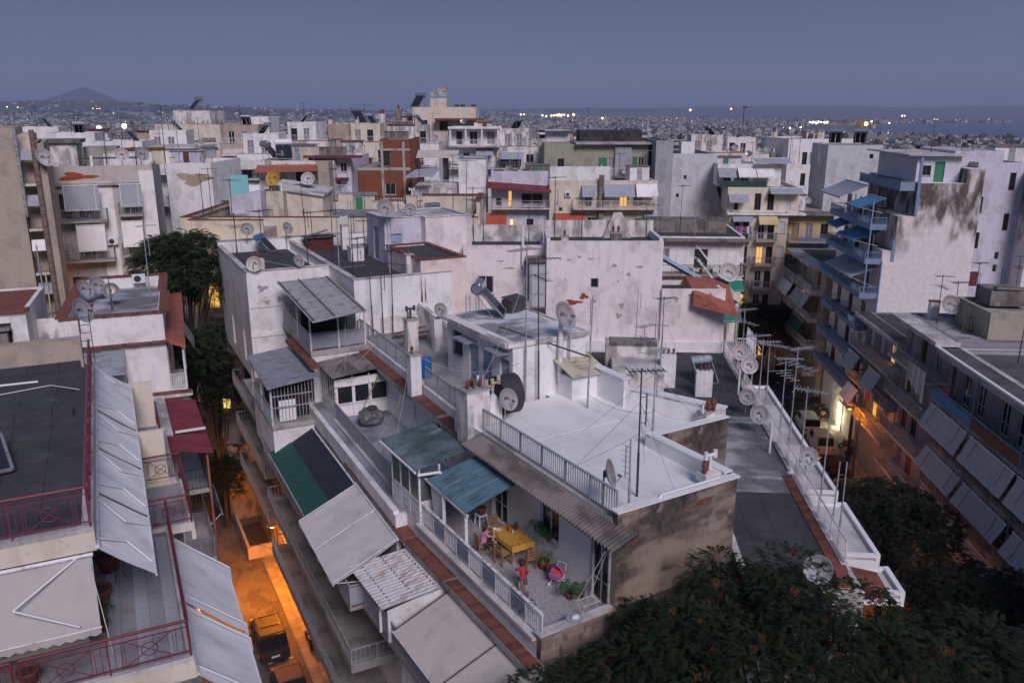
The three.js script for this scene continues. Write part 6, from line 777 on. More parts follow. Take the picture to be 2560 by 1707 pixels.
// ---------------------------------------------------------------- buildings behind, centre and right
{
  // white corner building with lamplit balconies, green flat on its roof
  const KF = new Fr(-3, -107, 0), k = thing(KF, 'corner_building', 'white corner building with red awnings and lamplit balcony rooms', 'building');
  const K1 = block(k, { x: [7.8, 21.6], z: [-13, 0], y: [0, 24.0], wall: cream, roof: concrete, par: { f: .5, l: .3, r: .4, b: .4 }, f: [[1.2, 20.6, .5, .5, 'o', 0], [4.6, 21.2, .9, 2.0, 'g'], [9.0, 21.2, 1.0, 2.0, 'y'], [10.8, 21.2, 1.2, 2.0, 'c'], [1.6, 17.9, 1.9, 1.2, 'Y', 0], [4.9, 17.7, 1.2, 2.1, 'g'], [8.3, 17.7, 1.1, 2.1, 'g'], [11.0, 17.7, 1.0, 2.0, 'g'], [12.6, 17.7, .9, 2.0, 'Y'], [2, 14, 1.2, 2.1, 'g'], [6, 14, 1.2, 2.1, 's'], [10, 14, 1.2, 2.1, 'g']] });
  balcony(K1.f, 3.0, 13.6, 21.1, 1.4, { slab: cream, rail: whitemetal, sp: .16 }); for (const [a, e, y, m, dr] of [[4.1, 6.0, 23.9, awngrey, 1.2], [6.9, 10.8, 24.0, awngrey, 1.3], [11, 13.7, 24.1, awn, 1.4], [.6, 4.6, 20.4, awnred, 1.5], [12.2, 14.0, 20.5, awngrey, 1.2]]) awning(K1.f, a, e, y, .2, 1.3, dr, m, { noarms: 1 });
  const K2 = block(k, { x: [.3, 7.8], z: [-13, -1.2], y: [0, 24.2], wall: lilac, roof: concrete, par: { f: 1.4, l: 1.4, r: .3, b: .4 }, f: [[.6, 21.2, .7, 1.0, 'o', 0], [2.2, 21.1, .5, 2.0, 'y'], [3.9, 21.4, 2.8, 1.4, 'g'], [2.4, 17.5, .5, 2.0, 'Y'], [4.6, 17.5, .9, 2.0, 'k'], [1.0, 14, 1.1, 2.0, 'g']] });
  mesh('balcony_roof', new G().hexa([[-.4, 23.6, .6], [8.0, 23.0, .9], [8.0, 23.6, -1.1], [-.2, 24.2, -1.1], [-.4, 23.68, .6], [8.0, 23.08, .9], [8.0, 23.7, -1.1], [-.2, 24.3, -1.1]]), maroon, k); balcony(K2.f, .1, 7.6, 21.0, 1.3, { slab: cream, rail: greymetal, sp: .16 }); awning(K2.f, -.6, 2.0, 20.2, .2, 1.6, 1.2, awnred, { noarms: 1 });
  mesh('parapet', new G().box(7.9, 15.6, 24.2, 26.2, -1.0, -.6), white, k); mesh('black_disc', K1.f.G().tube([4.2, 18.4, .1], [4.2, 18.4, .16], .62, 24), blackpl, k); mesh('party_column', K1.f.G().box(6.3, 6.9, 14, 25.2, .004, .7), dim, k);
  laundry(KF, .2, 19.0, .9, 0, 4, 2.2, 1, 'pale washing below the small red awning', [0, 6, 0, 4]); acUnit(KF, 10.2, 22.5, .3, 0, 'wall box beside balcony of white corner building', null);
  const L = thing(W0, 'green_flat', 'olive rooftop flat with bright green shutters and dark roof', 'building'); const LFc = block(L, { x: [4.4, 18.6], z: [-126, -115], y: [24, 28.6], wall: M('olive_plaster', [.34, .33, .25], T.plaster), roof: concrete, par: .1, f: [[1.8, 25.2, .9, 1.6, 'k'], [7.4, 25.4, 1.1, 1.5, 'e'], [8.7, 25.4, .9, 1.5, 'c'], [12.0, 24.6, .7, 2.4, 'e'], [12.8, 24.6, .8, 2.4, 'g'], [13.7, 24.6, .5, 2.4, 'e', 0]] }); mesh('roof_slab', new G().box(8.6, 18.9, 28.7, 28.95, -127, -114), concrete, L); mesh('dark_superstructure', new G().box(9.5, 18.2, 28.96, 30.4, -126, -119), M('tarred_wall', [.05, .05, .052], T.grime), L); mesh('grey_panel', new G().box(14.0, 16.2, 24.2, 28.5, -114.98, -114.6), grey, L); railing(L, [[12, -113.5], [19.5, -113.5]], 24.6, 1, whitemetal, { sp: .2 });
  single(W0, 'foil_duct', 'shiny foil duct on the corner of the olive flat', 'duct', null, new G().tube([20, 25.4, -114], [20, 28, -114], .28, 12).tube([20, 28, -114], [20, 30, -114], .18, 10), chrome);
  // grey blank gable and balconied beige block
  const g = thing(W0, 'blank_gable_house', 'pale grey blank gable wall with two tiny windows', 'building'); block(g, { x: [21.3, 27.2], z: [-126, -112], y: [0, 27.5], wall: M('pale_grey_wall', [.56, .57, .60], T.plaster), roof: felt, par: .1, f: [[1.6, 24.3, .4, .5, 'k', 0], [.7, 21.9, .4, .5, 'k', 0]] }); mesh('chimney', new G().box(22.5, 24.3, 27.5, 29.1, -114, -112.6), white, g); block(g, { x: [19.0, 21.28], z: [-128, -111.7], y: [0, 29.2], wall: grey, roof: felt, par: .1 }); mesh('lean_wall', new G().hexa([[27.2, 0, -112], [29, 0, -112], [29, 0, -120], [27.2, 0, -120], [27.2, 23.8, -112], [28.3, 20.6, -112], [28.3, 20.6, -120], [27.2, 23.8, -120]]), mats.pale_grey_wall, g);
  const NF = new Fr(27.6, -105, -6), n = flats(NF, 'beige_apartments', 'beige apartment block with tiers of small balconies and grey awnings', { x: [0, 7.2], z: [-16, 0], y: [0, 20.4], wall: cream, roof: felt, par: .3, floors: [17.3, 14.2, 11.1, 8.0, 4.9, 1.9], bays: [[.6, .75], [1.7, .75], [3.6, .8], [4.8, .8], [6.2, .75, 1.4]], kinds: 'bgscSsbg', set: { 7: 'y', 16: 'y', 22: 'Y', 28: 'y' }, balc: [[.3, 2.8, 1.0], [3.3, 5.9, 1.0]], slab: M('blush_slab', [.50, .42, .38], T.plaster), rail: greymetal, awn: [[.3, 2.8, 20.2, .2, 1.0, .35, awngrey], [3.5, 5.8, 20.3, .3, 1.0, .8, awnyellow], [.3, 2.6, 4.4, .3, 1.0, .7, awn]] });
  block(n.t, { x: [-.3, 8.6], z: [-15, -1.1], y: [20.7, 23.4], wall: cream, roof: concrete, par: .35, f: [[.9, 20.9, .5, 2.1, 'k'], [3.4, 20.9, .8, 2.1, 'b'], [5.0, 20.9, .8, 2.1, 'b'], [7.2, 20.9, .7, 2.1, 's']] }); mesh('terrace_slab', new G().box(-.4, 9.2, 20.45, 20.7, -1.1, .5), white, n.t); block(n.t, { x: [-1.5, 6.5], z: [-15, -3], y: [23.7, 26.2], wall: white, roof: concrete, par: .3, f: [[.8, 24, 1, 2, 'g'], [3, 24, 1, 2, 'c']] }); const NFc = new Face(n.t, 0, -1.1, 0, 8); awning(NFc, -.2, 2.2, 22.9, .1, 1.3, .8, awngrey, { noarms: 1 }); awning(NFc, 4.8, 8.8, 23.7, .1, 1.2, .5, awngrey, { noarms: 1 }); const NFd = new Face(n.t, -1.5, -3, 0, 8); for (const s of [0, 2.5, 4.8]) awning(NFd, s, s + 2.2, 26.0, .1, 1.7, .9, s === 0 ? awngrey : awn, { noarms: 1 }); awning(NFd, 4.6, 9, 27.2, -1, 2, .5, awngrey, { noarms: 1, valance: 0 }); railing(n.t, [[-1.4, -1.2], [4.5, -1.2]], 23.6, .95, M('dark_green_glass', [.04, .08, .07], null, .2), { sp: .16, sheet: mats.dark_green_glass });
  laundry(NF, 1.6, 19.1, 1.05, 0, 7, 2.0, .9, 'bright violet and red washing on the beige block balcony', [4, 1, 2, 4, 1, 0, 2]);
  const N2 = new Fr(35.4, -106, -6), n2 = flats(N2, 'yellow_apartments', 'yellowish flats with brown doors and long balconies beside beige block', { x: [0, 5.6], z: [-14, 0], y: [0, 20.2], wall: M('ochre_plaster', [.58, .46, .27], T.plaster), roof: concrete, par: .1, floors: [17, 13.9, 10.8, 7.7, 4.6], bays: [[.5, .9], [2.2, .9], [4.1, .9]], kinds: 'kbSgc', balc: [[.1, 5.5, 1.1]], slab: M('blush_slab', [.5, .42, .38]), rail: greymetal }); mesh('roof_canopy', new G().box(-.4, 6.6, 20.35, 20.55, -2, 1.3), dim, n2.t);
  const n3 = thing(W0, 'ochre_house', 'ochre house with shuttered windows behind the yellowish flats', 'building'); block(n3, { x: [42, 52], z: [-130, -118], y: [0, 18.6], wall: M('ochre_pale', [.62, .48, .36], T.plaster), roof: concrete, par: .3, f: [[1, 14.6, 1, 1.8, 'e'], [4.4, 15, .8, 1.2, 'g'], [1, 11, 1, 1.8, 'e'], [4.4, 11, 1, 1.8, 'b'], [7, 14.6, 1, 1.8, 'e']] });
  // low house with plants and green awnings, blue tarpaulin in front
  const UF = new Fr(12.6, -84, -4), u = thing(UF, 'plant_terrace_house', 'white house with dark roof, planted terrace and green awnings', 'building'); const uf = block(u, { x: [0, 11], z: [-12, 0], y: [0, 20.6], wall: white, roof: felt, par: .15, f: [[.6, 18.2, 1.5, 1.3, 'g'], [2.5, 18.2, 1.0, 1.3, 'c'], [6, 17.5, 1.4, 2, 'o'], [6, 14, 1.2, 2, 'g'], [8.4, 14, 1.2, 2, 'o']] }); mesh('roof_eave', new G().box(-.2, 11.2, 20.4, 20.6, .004, 1.0), dim, u); mesh('roof_hut', new G().box(1.6, 9.8, 20.6, 21.8, -8, -4), dim, u); balcony(uf.f, 0, 10.8, 17.2, 1.8, { slab: concrete, rail: darkmetal, sp: .2 }); awning(uf.f, 6, 10.8, 16.6, 1.5, .9, .8, M('bright_green_cloth', [.02, .20, .14], T.fabric), { noarms: 1 }); awning(uf.f, 6, 10.8, 13.4, 1.5, .9, .8, mats.bright_green_cloth, { noarms: 1 });
  for (let i = 0; i < 6; i++) potPlant(UF, 4.6 + i * 1.0, 17.25, 1.2, 'bushy terrace plant below the dark roof', { group: 'plants on the planted terrace', k: .22, n: 26, l: .5 });
  const tp = thing(W0, 'tarpaulin_canopy', 'sagging blue tarpaulin canopy over a leafy yard', 'canopy'); mesh('sheet', new G().sheet((a, b) => [10.35 + 6.4 * a, 23.0 - 3.6 * a - .35 * Math.sin(b * 3.14), -61 + 1.5 * a - 3.2 * b], 10, 6, .01), bluesheet, tp); mesh('frame', new G().tube([10.35, 23, -61], [16.8, 19.4, -59.5], .05, 6).tube([10.35, 23, -64.2], [16.8, 19.4, -62.7], .05, 6).tube([16.8, 12, -59.5], [16.8, 19.4, -59.5], .05, 6).tube([16.8, 12, -62.7], [16.8, 19.4, -62.7], .05, 6), galv, tp);
  { const t = thing(W0, 'fire_stair', 'white steel stair slanting above the blue tarpaulin', 'stairs', null, 0, 0, 0), g = new G(); for (const z of [-66, -67]) { g.bar([15, 21.5, z], [18.6, 17.2, z], .14); g.bar([15, 22.5, z], [18.6, 18.2, z], .06); } mesh('stringers', g, whitemetal, t); for (let i = 0; i < 14; i++) { const a = i / 14; mesh('tread', new G().box(15 + 3.6 * a, 15.3 + 3.6 * a, 21.4 - 4.3 * a, 21.45 - 4.3 * a, -67, -66), galv, t); } mesh('landing_leg', new G().bar([18.6, 0, -66.5], [18.6, 17.2, -66.5], .12), galv, t); }
  dish(W0, 15.4, 20.9, -58.2, 1.4, 'white dish above the rusty red sheet roof', null, { h: 1.0, yaw: .2, mat: mats.white_dish });
}

// more aerials on the middle roofs
{
  const many = (fr, x0, x1, z0, z1, y, n, h0, h1, label, group) => { for (let i = 0; i < n; i++) antenna(fr, rnd(x0, x1), y, rnd(z0, z1), rnd(h0, h1), label, group, { kind: pick([0, 1, 2, 3, 0]), dark: rnd() < .7 }); };
  many(W0, -2, 18, -119, -108, 24.2, 9, 3, 5.5, 'thin TV aerial on the white corner building roof', 'aerials on the white corner building'); many(W0, 6, 18, -125, -116, 28.8, 6, 2.5, 5, 'thin TV aerial above the olive rooftop flat', 'aerials on the olive flat'); many(W0, 22, 27, -124, -113, 27.6, 4, 2, 4.5, 'thin TV aerial on the blank gable house', 'aerials on the blank gable house'); many(W0, 29, 40, -118, -108, 26.4, 6, 2.5, 5, 'thin TV aerial on the beige apartment roofs', 'aerials on the beige apartments'); many(W0, -38, -31, -82, -73, 28.4, 6, 3, 5.5, 'thin TV aerial on the roller-blind block', 'aerials on the roller-blind block'); many(UFx(), 0, 10, -10, -1, 20.7, 4, 3, 5, 'thin TV aerial on the planted terrace house', 'aerials on the planted terrace house'); many(RS, 20, 30, -60, -50, 28.3, 4, 2, 4, 'thin TV aerial on the blue building roof', 'aerials on the blue building'); many(MB, 3.6, 8, -34, -20, 22.8, 4, 2.5, 4.5, 'thin TV aerial mast standing on felt roof behind the peeling wall', 'aerials on the felt roof');
  function UFx() { return new Fr(12.6, -84, -4); }
}

// odds and ends that crowd the middle roofs
{
  const clutter = (fr, x0, x1, z0, z1, y, where) => {
    const n = Math.max(4, Math.round((x1 - x0) * (z1 - z0) / 16));
    for (let i = 0; i < n; i++) { const x = rnd(x0, x1), z = rnd(z0, z1), k = i % 5;
      if (k === 0) chimney(fr, x, y, z, rnd(.4, .8), rnd(.4, .8), rnd(.7, 1.8), `rooftop chimney with pots among the clutter of ${where}`, `chimneys of ${where}`, pick([white, old, cream, dim]), { pots: [[-.12, 0, 0, rnd(.7, 1.1)], [.14, .05, pick([0, 1, 2]), rnd(.7, 1.1)]] });
      else if (k === 1) dish(fr, x, y, z, rnd(.8, 1.2), `satellite dish among the clutter of ${where}`, `dishes of ${where}`, { h: rnd(.8, 1.5), yaw: rnd(-.8, .8), mat: pick([dishm, greymetal, galv]) });
      else if (k === 2) { const t = thing(fr, 'roof_shed', `small rooftop shed among the clutter of ${where}`, 'shed', `sheds of ${where}`, x, y, z, rnd(-.3, .3)), w = rnd(1, 2.2), h = rnd(.8, 2), d = rnd(1, 1.8); mesh('walls', new G().box(-w, w, 0, h, -d / 2, d / 2), pick([white, old, lilac, dim, cream]), t); mesh('roof', new G().hexa([[-w - .15, h, d / 2 + .15], [w + .15, h, d / 2 + .15], [w + .15, h + .12, -d / 2 - .1], [-w - .15, h + .12, -d / 2 - .1], [-w - .15, h + .06, d / 2 + .15], [w + .15, h + .06, d / 2 + .15], [w + .15, h + .18, -d / 2 - .1], [-w - .15, h + .18, -d / 2 - .1]]), pick([greysheet, concrete, clay, maroon, dim]), t); mesh('door', new G().box(-.35, .35, .03, Math.min(h - .1, 1.8), d / 2, d / 2 + .03), pick([bluedoor, brown, greymetal, green]), t); }
      else if (k === 3) { const t = thing(fr, 'roof_divider', `low rooftop wall among the clutter of ${where}`, 'wall', `low walls of ${where}`, x, y, z, pick([0, 1.57, .1])), l = rnd(1, 2.4), h = rnd(.6, 1.3); mesh('wall', new G().box(-l, l, 0, h, -.1, .1), pick([white, old, cream, dim]), t); mesh('coping', new G().box(-l - .05, l + .05, h, h + .06, -.15, .15), pick([clay, paleconc]), t); }
      else antenna(fr, x, y, z, rnd(2.5, 5), `TV aerial among the clutter of ${where}`, `aerials of ${where}`, { kind: pick([0, 1, 2, 3]), dark: rnd() < .7 });
    }
  };
  seed = 4242;
  clutter(W0, -27.5, -22.5, -85, -82, 23.22, 'the long cream roof'); clutter(W0, -16.5, -4, -84, -80.5, 23.22, 'the back of the long cream roof'); clutter(W0, -36.6, -32.6, -99, -91, 27.22, 'the patched white house'); clutter(W0, -56.5, -47, -135.6, -134.6, 26.62, 'the cream house terrace'); clutter(W0, -49, -41, -145, -135, 26.62, 'the cream house roof'); clutter(W0, -29, -22, -108, -101, 27.22, 'the red awning house'); clutter(W0, -24, -19.6, -112, -103, 27.42, 'the narrow white house'); clutter(W0, -31, -18, -150, -141, 30.62, 'the tan terrace houses'); clutter(W0, -16, -13, -116, -107, 29.52, 'the brick house'); clutter(W0, -2.4, 4, -118, -109, 24.22, 'the corner building wing'); clutter(W0, 8, 18, -113.5, -109, 24.02, 'the corner building roof'); clutter(new Fr(27.6, -105, -6), -1, 6, -14, -4, 26.22, 'the beige apartments'); clutter(new Fr(35.4, -106, -6), .5, 5, -12, -2, 20.22, 'the yellowish flats'); clutter(RS, 20, 26, -25, -2, 16.72, 'the grey apartments'); clutter(W0, 46, 55, -150, -140, 28.42, 'the white gable house'); clutter(W0, 54, 61, -131, -123, 24.62, 'the duct house'); clutter(RS, 26, 38, -58, -51, 28.02, 'the blue building'); clutter(W0, -9, -2, -137, -130, 30.22, 'the arcaded flats'); clutter(new Fr(-38.7, -70, 20), .5, 7.5, -13, -4, 28.22, 'the roller-blind block');
  const wires = (fr, list, label, group) => list.forEach(([a, b, s]) => single(fr, 'aerial_wire', label, 'wire', group, new G().wire(a, b, s, .01, 8), mats.pale_cable || (mats.pale_cable = M('pale_cable', [.45, .44, .44]))));
  wires(MB, [[[3.3, 21, -18.4], [.3, 19.4, -13], .3], [[3.3, 20.9, -16], [.2, 19.5, -15], .5], [[2.7, 21.5, -8], [.2, 18.2, -4], .3], [[5.1, 21.8, -13.7], [3.0, 19.8, -12], .25], [[3.2, 19.7, -9.8], [.4, 17.4, -7.4], .2], [[3.0, 22.3, -16.5], [.3, 19.6, -13.5], .35], [[2.0, 22.4, -16.6], [.9, 19.6, -13.3], .2]], 'thin wire strung across the side terraces of concrete deck', 'wires over the side terraces'); wires(MF, [[[4.3, 23.6, -1.3], [8.2, 21, -5.1], .1], [[4.3, 22.6, -1.3], [2.7, 20.4, -4], .05], [[8.2, 23, -5.1], [11.2, 20.9, -5], .3], [[6.8, 25.5, -11.4], [9.4, 23.1, -17], .15], [[6.15, 26, -11.5], [2.8, 21.5, -10.2], .25], [[8, 24, -9.3], [9.5, 21.5, -11], .1]], 'thin guy wire crossing the white roof', 'guy wires on the white roof');
}
// ---------------------------------------------------------------- further buildings, left and centre
const solidZones = [[-56, -132, 17], [-46, -140, 12], [-36, -96, 9], [-26, -104, 8], [-16, -112, 9], [-24, -147, 11], [-10, -146, 12], [-5, -134, 8], [8, -116, 16], [24, -120, 10], [33, -114, 9], [41, -114, 8], [47, -124, 9], [44, -112, 6]];
function simple(fr, name, label, o) { const t = thing(fr, name, label, 'building', o.group); o.t = t; o.fs = block(t, o); return o; }
{
  const e = simple(W0, 'white_house', 'white house with a bare rendered patch on its side wall', { x: [-37, -32.2], z: [-100, -90], y: [0, 27.2], wall: white, roof: felt, par: .5 }); patch(e.fs.f, 2.8, 26.0, 4.2, 1.6, tan, 82); mesh('upper_storey', new G().box(-40, -35.4, 24, 29, -101, -94.5), white, e.t); mesh('upper_slab', new G().box(-40.3, -35.2, 29, 29.25, -101.2, -94.2), paleconc, e.t); const ef = new Face(e.t, -40.5, -92, 0, 4); mesh('balcony_block', new G().box(-40.5, -37.02, 0, 26.8, -99, -92), old, e.t); balcony(ef, .1, 3.2, 26.6, 1.6, { slab: white, rail: greymetal, sp: .14 }); balcony(ef, .1, 3.2, 23.2, 1.6, { slab: white, rail: greymetal, sp: .14 }); windowPart(ef, 1, 23.3, 1.1, 2, 'g').position.z += .2;
  potPlant(W0, -38.8, 23.3, -90.8, 'small pot on balcony of patched white house', { n: 14, k: .2, l: .35 });
  const c = simple(W0, 'cream_house', 'big cream house with stepped terraces and solar roof', { x: [-58, -40.6], z: [-150, -134], y: [0, 26.6], wall: cream, roof: concrete, par: .5, f: [[13.6, 24.2, .9, 1.4, 'k'], [3, 24, 1, 2, 'g']] }); block(c.t, { x: [-57, -46.6], z: [-148, -136], y: [26.6, 30.5], wall: cream, roof: felt, par: .5, f: [[5.6, 26.9, .9, 2.1, 'D'], [7.2, 26.9, 2.4, 2.0, 'c']] }); mesh('slab_roof', new G().box(-57.6, -52.4, 28.3, 28.9, -136, -132.6), tan, c.t); mesh('terrace_edge', new G().box(-50, -40.3, 27.6, 28.3, -134, -133.4).box(-46.3, -40.4, 26.0, 26.5, -133.9, -132.8), cream, c.t); awning(c.fs.f, 10.4, 13.2, 26.4, .2, 1.4, 2.0, awnbeige, { noarms: 1 }); block(c.t, { x: [-55, -49], z: [-146, -139], y: [31, 33.0], wall: old, roof: felt, par: .1 }); heater(W0, -51.5, 33.2, -141, 'tilted solar heater on highest hut of the cream house', null, { k: 1.3, yaw: -.7 }); block(c.t, { x: [-45.5, -41.5], z: [-152, -146], y: [26, 32], wall: white, roof: felt, par: .1 });
  const r = simple(W0, 'red_awning_house', 'low house with a long red sheet awning and roof tanks', { x: [-30, -21], z: [-110, -99.5], y: [0, 27.2], wall: old, roof: concrete, par: .2, f: [[1.5, 24, 1.2, 2, 'g'], [4.4, 24, 2.2, 2.1, 'k'], [7.2, 24, .9, 1.9, 'c']] }); mesh('red_awning', new G().hexa([[-30, 26.1, -97.8], [-22.6, 26.3, -97.8], [-22.6, 26.9, -99.4], [-30, 26.8, -99.4], [-30, 26.2, -97.8], [-22.6, 26.4, -97.8], [-22.6, 27, -99.4], [-30, 26.9, -99.4]]), rustred, r.t); mesh('turquoise_screen', new G().box(-34.2, -30.2, 23.6, 26.0, -96, -95.9), turq, r.t); mesh('grey_side', new G().box(-22.5, -21.2, 22, 27.4, -99.3, -97.4), beige, r.t);
  heater(W0, -27.5, 27.4, -102, 'white and red solar heater on the red awning house', null, { k: 1.5, yaw: .3, tank: whitepl }); heater(W0, -29.8, 27.4, -103, 'dark slanted collector beside white and red heater', null, { k: 1.3, yaw: 2.4 }); acUnit(W0, -23.8, 27.4, -100.2, 0, 'air conditioner on roof of the red awning house', null);
  const b = simple(W0, 'brick_house', 'unplastered red brick house with concrete frame', { x: [-19.2, -12.7], z: [-118, -105], y: [0, 26.2], wall: brickm, roof: concrete, par: 0, f: [[3.3, 22.9, 1.3, 1.4, 'g'], [2.9, 23.2, .3, .3, 'o', 0]] }); block(b.t, { x: [-16.4, -12.7], z: [-117, -105.02], y: [26.2, 29.5], wall: brickm, roof: concrete, par: .15, f: [[.3, 26.4, 1.0, 1.9, 'o']] }); mesh('concrete_frame', new G().box(-19.25, -12.65, 25.9, 26.25, -105, -104.94).box(-16.3, -16.0, 16, 29.4, -104.99, -104.93).box(-13.6, -13.3, 16, 29.4, -104.99, -104.93).box(-16.4, -12.65, 28.3, 28.55, -104.995, -104.935), concrete, b.t);
  const w = simple(W0, 'white_narrow_house', 'narrow white house with maroon canopies beside the brick house', { x: [-24.4, -19.3], z: [-114, -101], y: [0, 27.4], wall: lilac, roof: concrete, par: .2, f: [[.5, 24.6, .8, 2, 'k'], [2.4, 26.0, 1.0, 1.1, 'G'], [3.8, 26.0, .8, 1.1, 'g'], [2.8, 23, 1, 2, 'c'], [1, 21, 1, 2, 'g']] }); mesh('canopy', new G().box(-24.6, -17.9, 27.7, 27.95, -101, -99.4), maroon, w.t); mesh('canopy', new G().box(-22.4, -19.6, 25.2, 25.35, -101, -99.6), maroon, w.t); balcony(w.fs.f, .2, 4.8, 23.6, 1.1, { rail: whitemetal });
  const t1 = simple(W0, 'tan_house', 'tan and grey terrace houses below the tall stepped block', { x: [-31.6, -17.6], z: [-152, -140], y: [0, 30.6], wall: old, roof: felt, par: .4, mats: { f: M('grimy_grey', [.42, .40, .39], T.plaster) }, f: [[6.2, 26.5, 3.0, 2.6, 'k'], [10.6, 27, 1.0, 1.6, 'g'], [12, 27, .8, 1.4, 'g'], [3.4, 27, .6, 1, 'k']] }); mesh('tan_gable', new G().box(-30, -26.5, 22, 31, -139.98, -138.5), tan, t1.t); heater(W0, -26, 31, -143, 'black collector on roof of tan terrace houses', null, { k: 1.6, yaw: .8 });
  chimney(W0, -21.5, 31, -142, 1, 1, 1.6, 'broad chimney on the tan terrace houses', null, old, { pots: [[-.2, 0, 0, 1.4], [.2, 0, 0, 1.4]] }); chimney(W0, -18.8, 31, -142, .9, .9, 2.2, 'tall chimney next to stepped block', null, dim, { pots: [[0, 0, 0, 1.6]] });
  const T1 = simple(W0, 'stepped_block', 'tall cream block with stepped rooftop flats and round dish', { x: [-16.6, -5.2], z: [-156, -140], y: [0, 29.4], wall: cream, roof: concrete, par: .4, mats: { f: M('grimy_cream', [.56, .51, .46], T.plaster) }, f: [[1.0, 26.2, 1, 2, 'g'], [3.6, 26.0, 1.2, 2.2, 'k'], [1.0, 22.6, 1, 2, 'g'], [4.2, 22.6, 1, 2, 'c']] }); block(T1.t, { x: [-16.4, -6], z: [-154, -141.5], y: [29.4, 33.4], wall: old, roof: felt, par: .25, mats: { f: cream }, f: [[1.4, 30, 1.0, 1.6, 'k'], [4.4, 30, 1.4, 1.4, 'k']] }); block(T1.t, { x: [-13.6, -10.9], z: [-150, -143], y: [33.4, 35], wall: cream, roof: felt, par: .1 }); mesh('clay_roof', new G().box(-12.6, -4.6, 31.6, 31.9, -141.4, -139), clay, T1.t); mesh('grey_fin', new G().box(-8.6, -7.8, 20, 30.6, -140, -131), grey, T1.t); balcony(T1.fs.f, .4, 6, 25.9, 1.6, { solid: .9 }); balcony(T1.fs.f, .4, 6, 22.4, 1.6, { solid: .9 }); dish(W0, -11.6, 35.1, -146, 1.9, 'round dish on the very top of the stepped block', null, { h: 1.0 }); dish(W0, -13.2, 35.1, -146, 1.2, 'small dish beside the round dish on stepped block', null, { h: .7 }); heater(W0, -15.6, 33.6, -146, 'slanted collector at the edge of stepped block', null, { k: 1.5, yaw: -.6 }); for (const x of [-9.6, -8.6, -6.8]) mesh('roof_trough', new G().box(x, x + .8, 33.7, 34.1, -143, -142.4), darkmetal, T1.t);
  const T2 = simple(W0, 'arcaded_flats', 'white flats with open arcaded balconies in front of stepped block', { x: [-9.6, -1.6], z: [-139, -128], y: [0, 30.2], wall: white, roof: concrete, par: .5, f: [[1.2, 28.2, .9, 1.9, 'k'], [3.2, 28.2, 1.2, 1.9, 'g'], [5.8, 28.2, 1.2, 1.9, 'c'], [2.2, 25, 1, 2, 'g'], [4.4, 25, 1, 2, 'k'], [2, 21.6, 1, 2, 'g'], [5, 21.6, 1, 2, 'g']] }); balcony(T2.fs.f, .2, 7.8, 28.0, 1.7, { solid: .0, rail: whitemetal }); balcony(T2.fs.f, .2, 7.8, 24.8, 1.7, { rail: darkmetal }); mesh('arcade', T2.fs.f.G().box(.3, .55, 28, 30.5, 1.45, 1.65).box(2.6, 2.85, 28, 30.5, 1.45, 1.65).box(5, 5.25, 28, 30.5, 1.45, 1.65).box(7.4, 7.65, 28, 30.5, 1.45, 1.65).box(.1, 7.9, 30.5, 30.8, 0.3, 1.8), white, T2.t); awning(T2.fs.f, 4.2, 6.8, 27.6, .3, 1.6, .8, awngrey, { noarms: 1 });
  const t3 = simple(W0, 'small_white_house', 'small white cube house with blue rim below arcaded flats', { x: [-7, -3.4], z: [-118, -110], y: [0, 26.9], wall: white, roof: concrete, par: .1, cop: bluepaint }); const t4 = thing(W0, 'roof_terrace', 'roof terrace with grey shade cloth beside the brick house', 'terrace'); mesh('base', new G().box(-12.5, -7.2, 0, 23.8, -114, -104), old, t4); mesh('shade_cloth', new G().hexa([[-13.2, 25.2, -101.5], [-9.6, 25.4, -101.5], [-8.8, 26.2, -105], [-12, 26, -105], [-13.2, 25.24, -101.5], [-9.6, 25.44, -101.5], [-8.8, 26.24, -105], [-12, 26.04, -105]]), awngrey, t4); mesh('post', new G().bar([-9.7, 23.8, -101.7], [-9.7, 25.4, -101.7], .1), whitemetal, t4); railing(t4, [[-12.4, -103.9], [-7.4, -103.9]], 23.8, 1, whitemetal, {}); mesh('striped_awning', new G().hexa([[-12.4, 27.2, -109], [-7, 27.2, -109], [-7, 28, -112], [-12.4, 28, -112], [-12.4, 27.26, -109], [-7, 27.26, -109], [-7, 28.06, -112], [-12.4, 28.06, -112]]), awnbeige, t4);
  // right of centre, behind the beige block
  simple(W0, 'white_gable_house', 'white house with shuttered side balconies behind beige block', { x: [45, 56], z: [-152, -138], y: [0, 28.4], wall: white, roof: felt, par: .3, f: [[2.4, 24.6, .8, 2, 'k'], [3.6, 24.6, .8, 2, 'c'], [2.4, 21.2, .8, 2, 'k'], [3.8, 21.2, .8, 2, 'g'], [7.2, 25.4, .7, 1.1, 'k', 0]] });
  const d2 = simple(W0, 'duct_house', 'lilac house with a fat grey roof duct', { x: [53, 62], z: [-132, -122], y: [0, 24.6], wall: lilac, roof: felt, par: .3, f: [[4.6, 23, .7, .8, 'k', 0], [5.6, 23, .7, .8, 'k', 0], [6.6, 23, .7, .8, 'k', 0]] }); mesh('duct', d2.fs.f.G().path([[1.2, 15, .5], [1.2, 22, .5], [1.5, 22.6, .5], [2.2, 22.7, .5]], .36, 12), galv, d2.t);
  simple(W0, 'brown_gable_house', 'brown rendered gable between duct house and blue building', { x: [58.4, 66], z: [-118, -108], y: [0, 23.6], wall: M('brown_render', [.24, .19, .15], T.grime), roof: clay, par: .3 }); simple(W0, 'pale_flat_house', 'pale flats with three square windows behind the blue balconies', { x: [64, 74], z: [-128, -120], y: [0, 27], wall: white, roof: felt, par: .3, f: [[1, 24.4, .8, 1.8, 'k'], [4, 24.4, 1, 1.8, 'g']] });
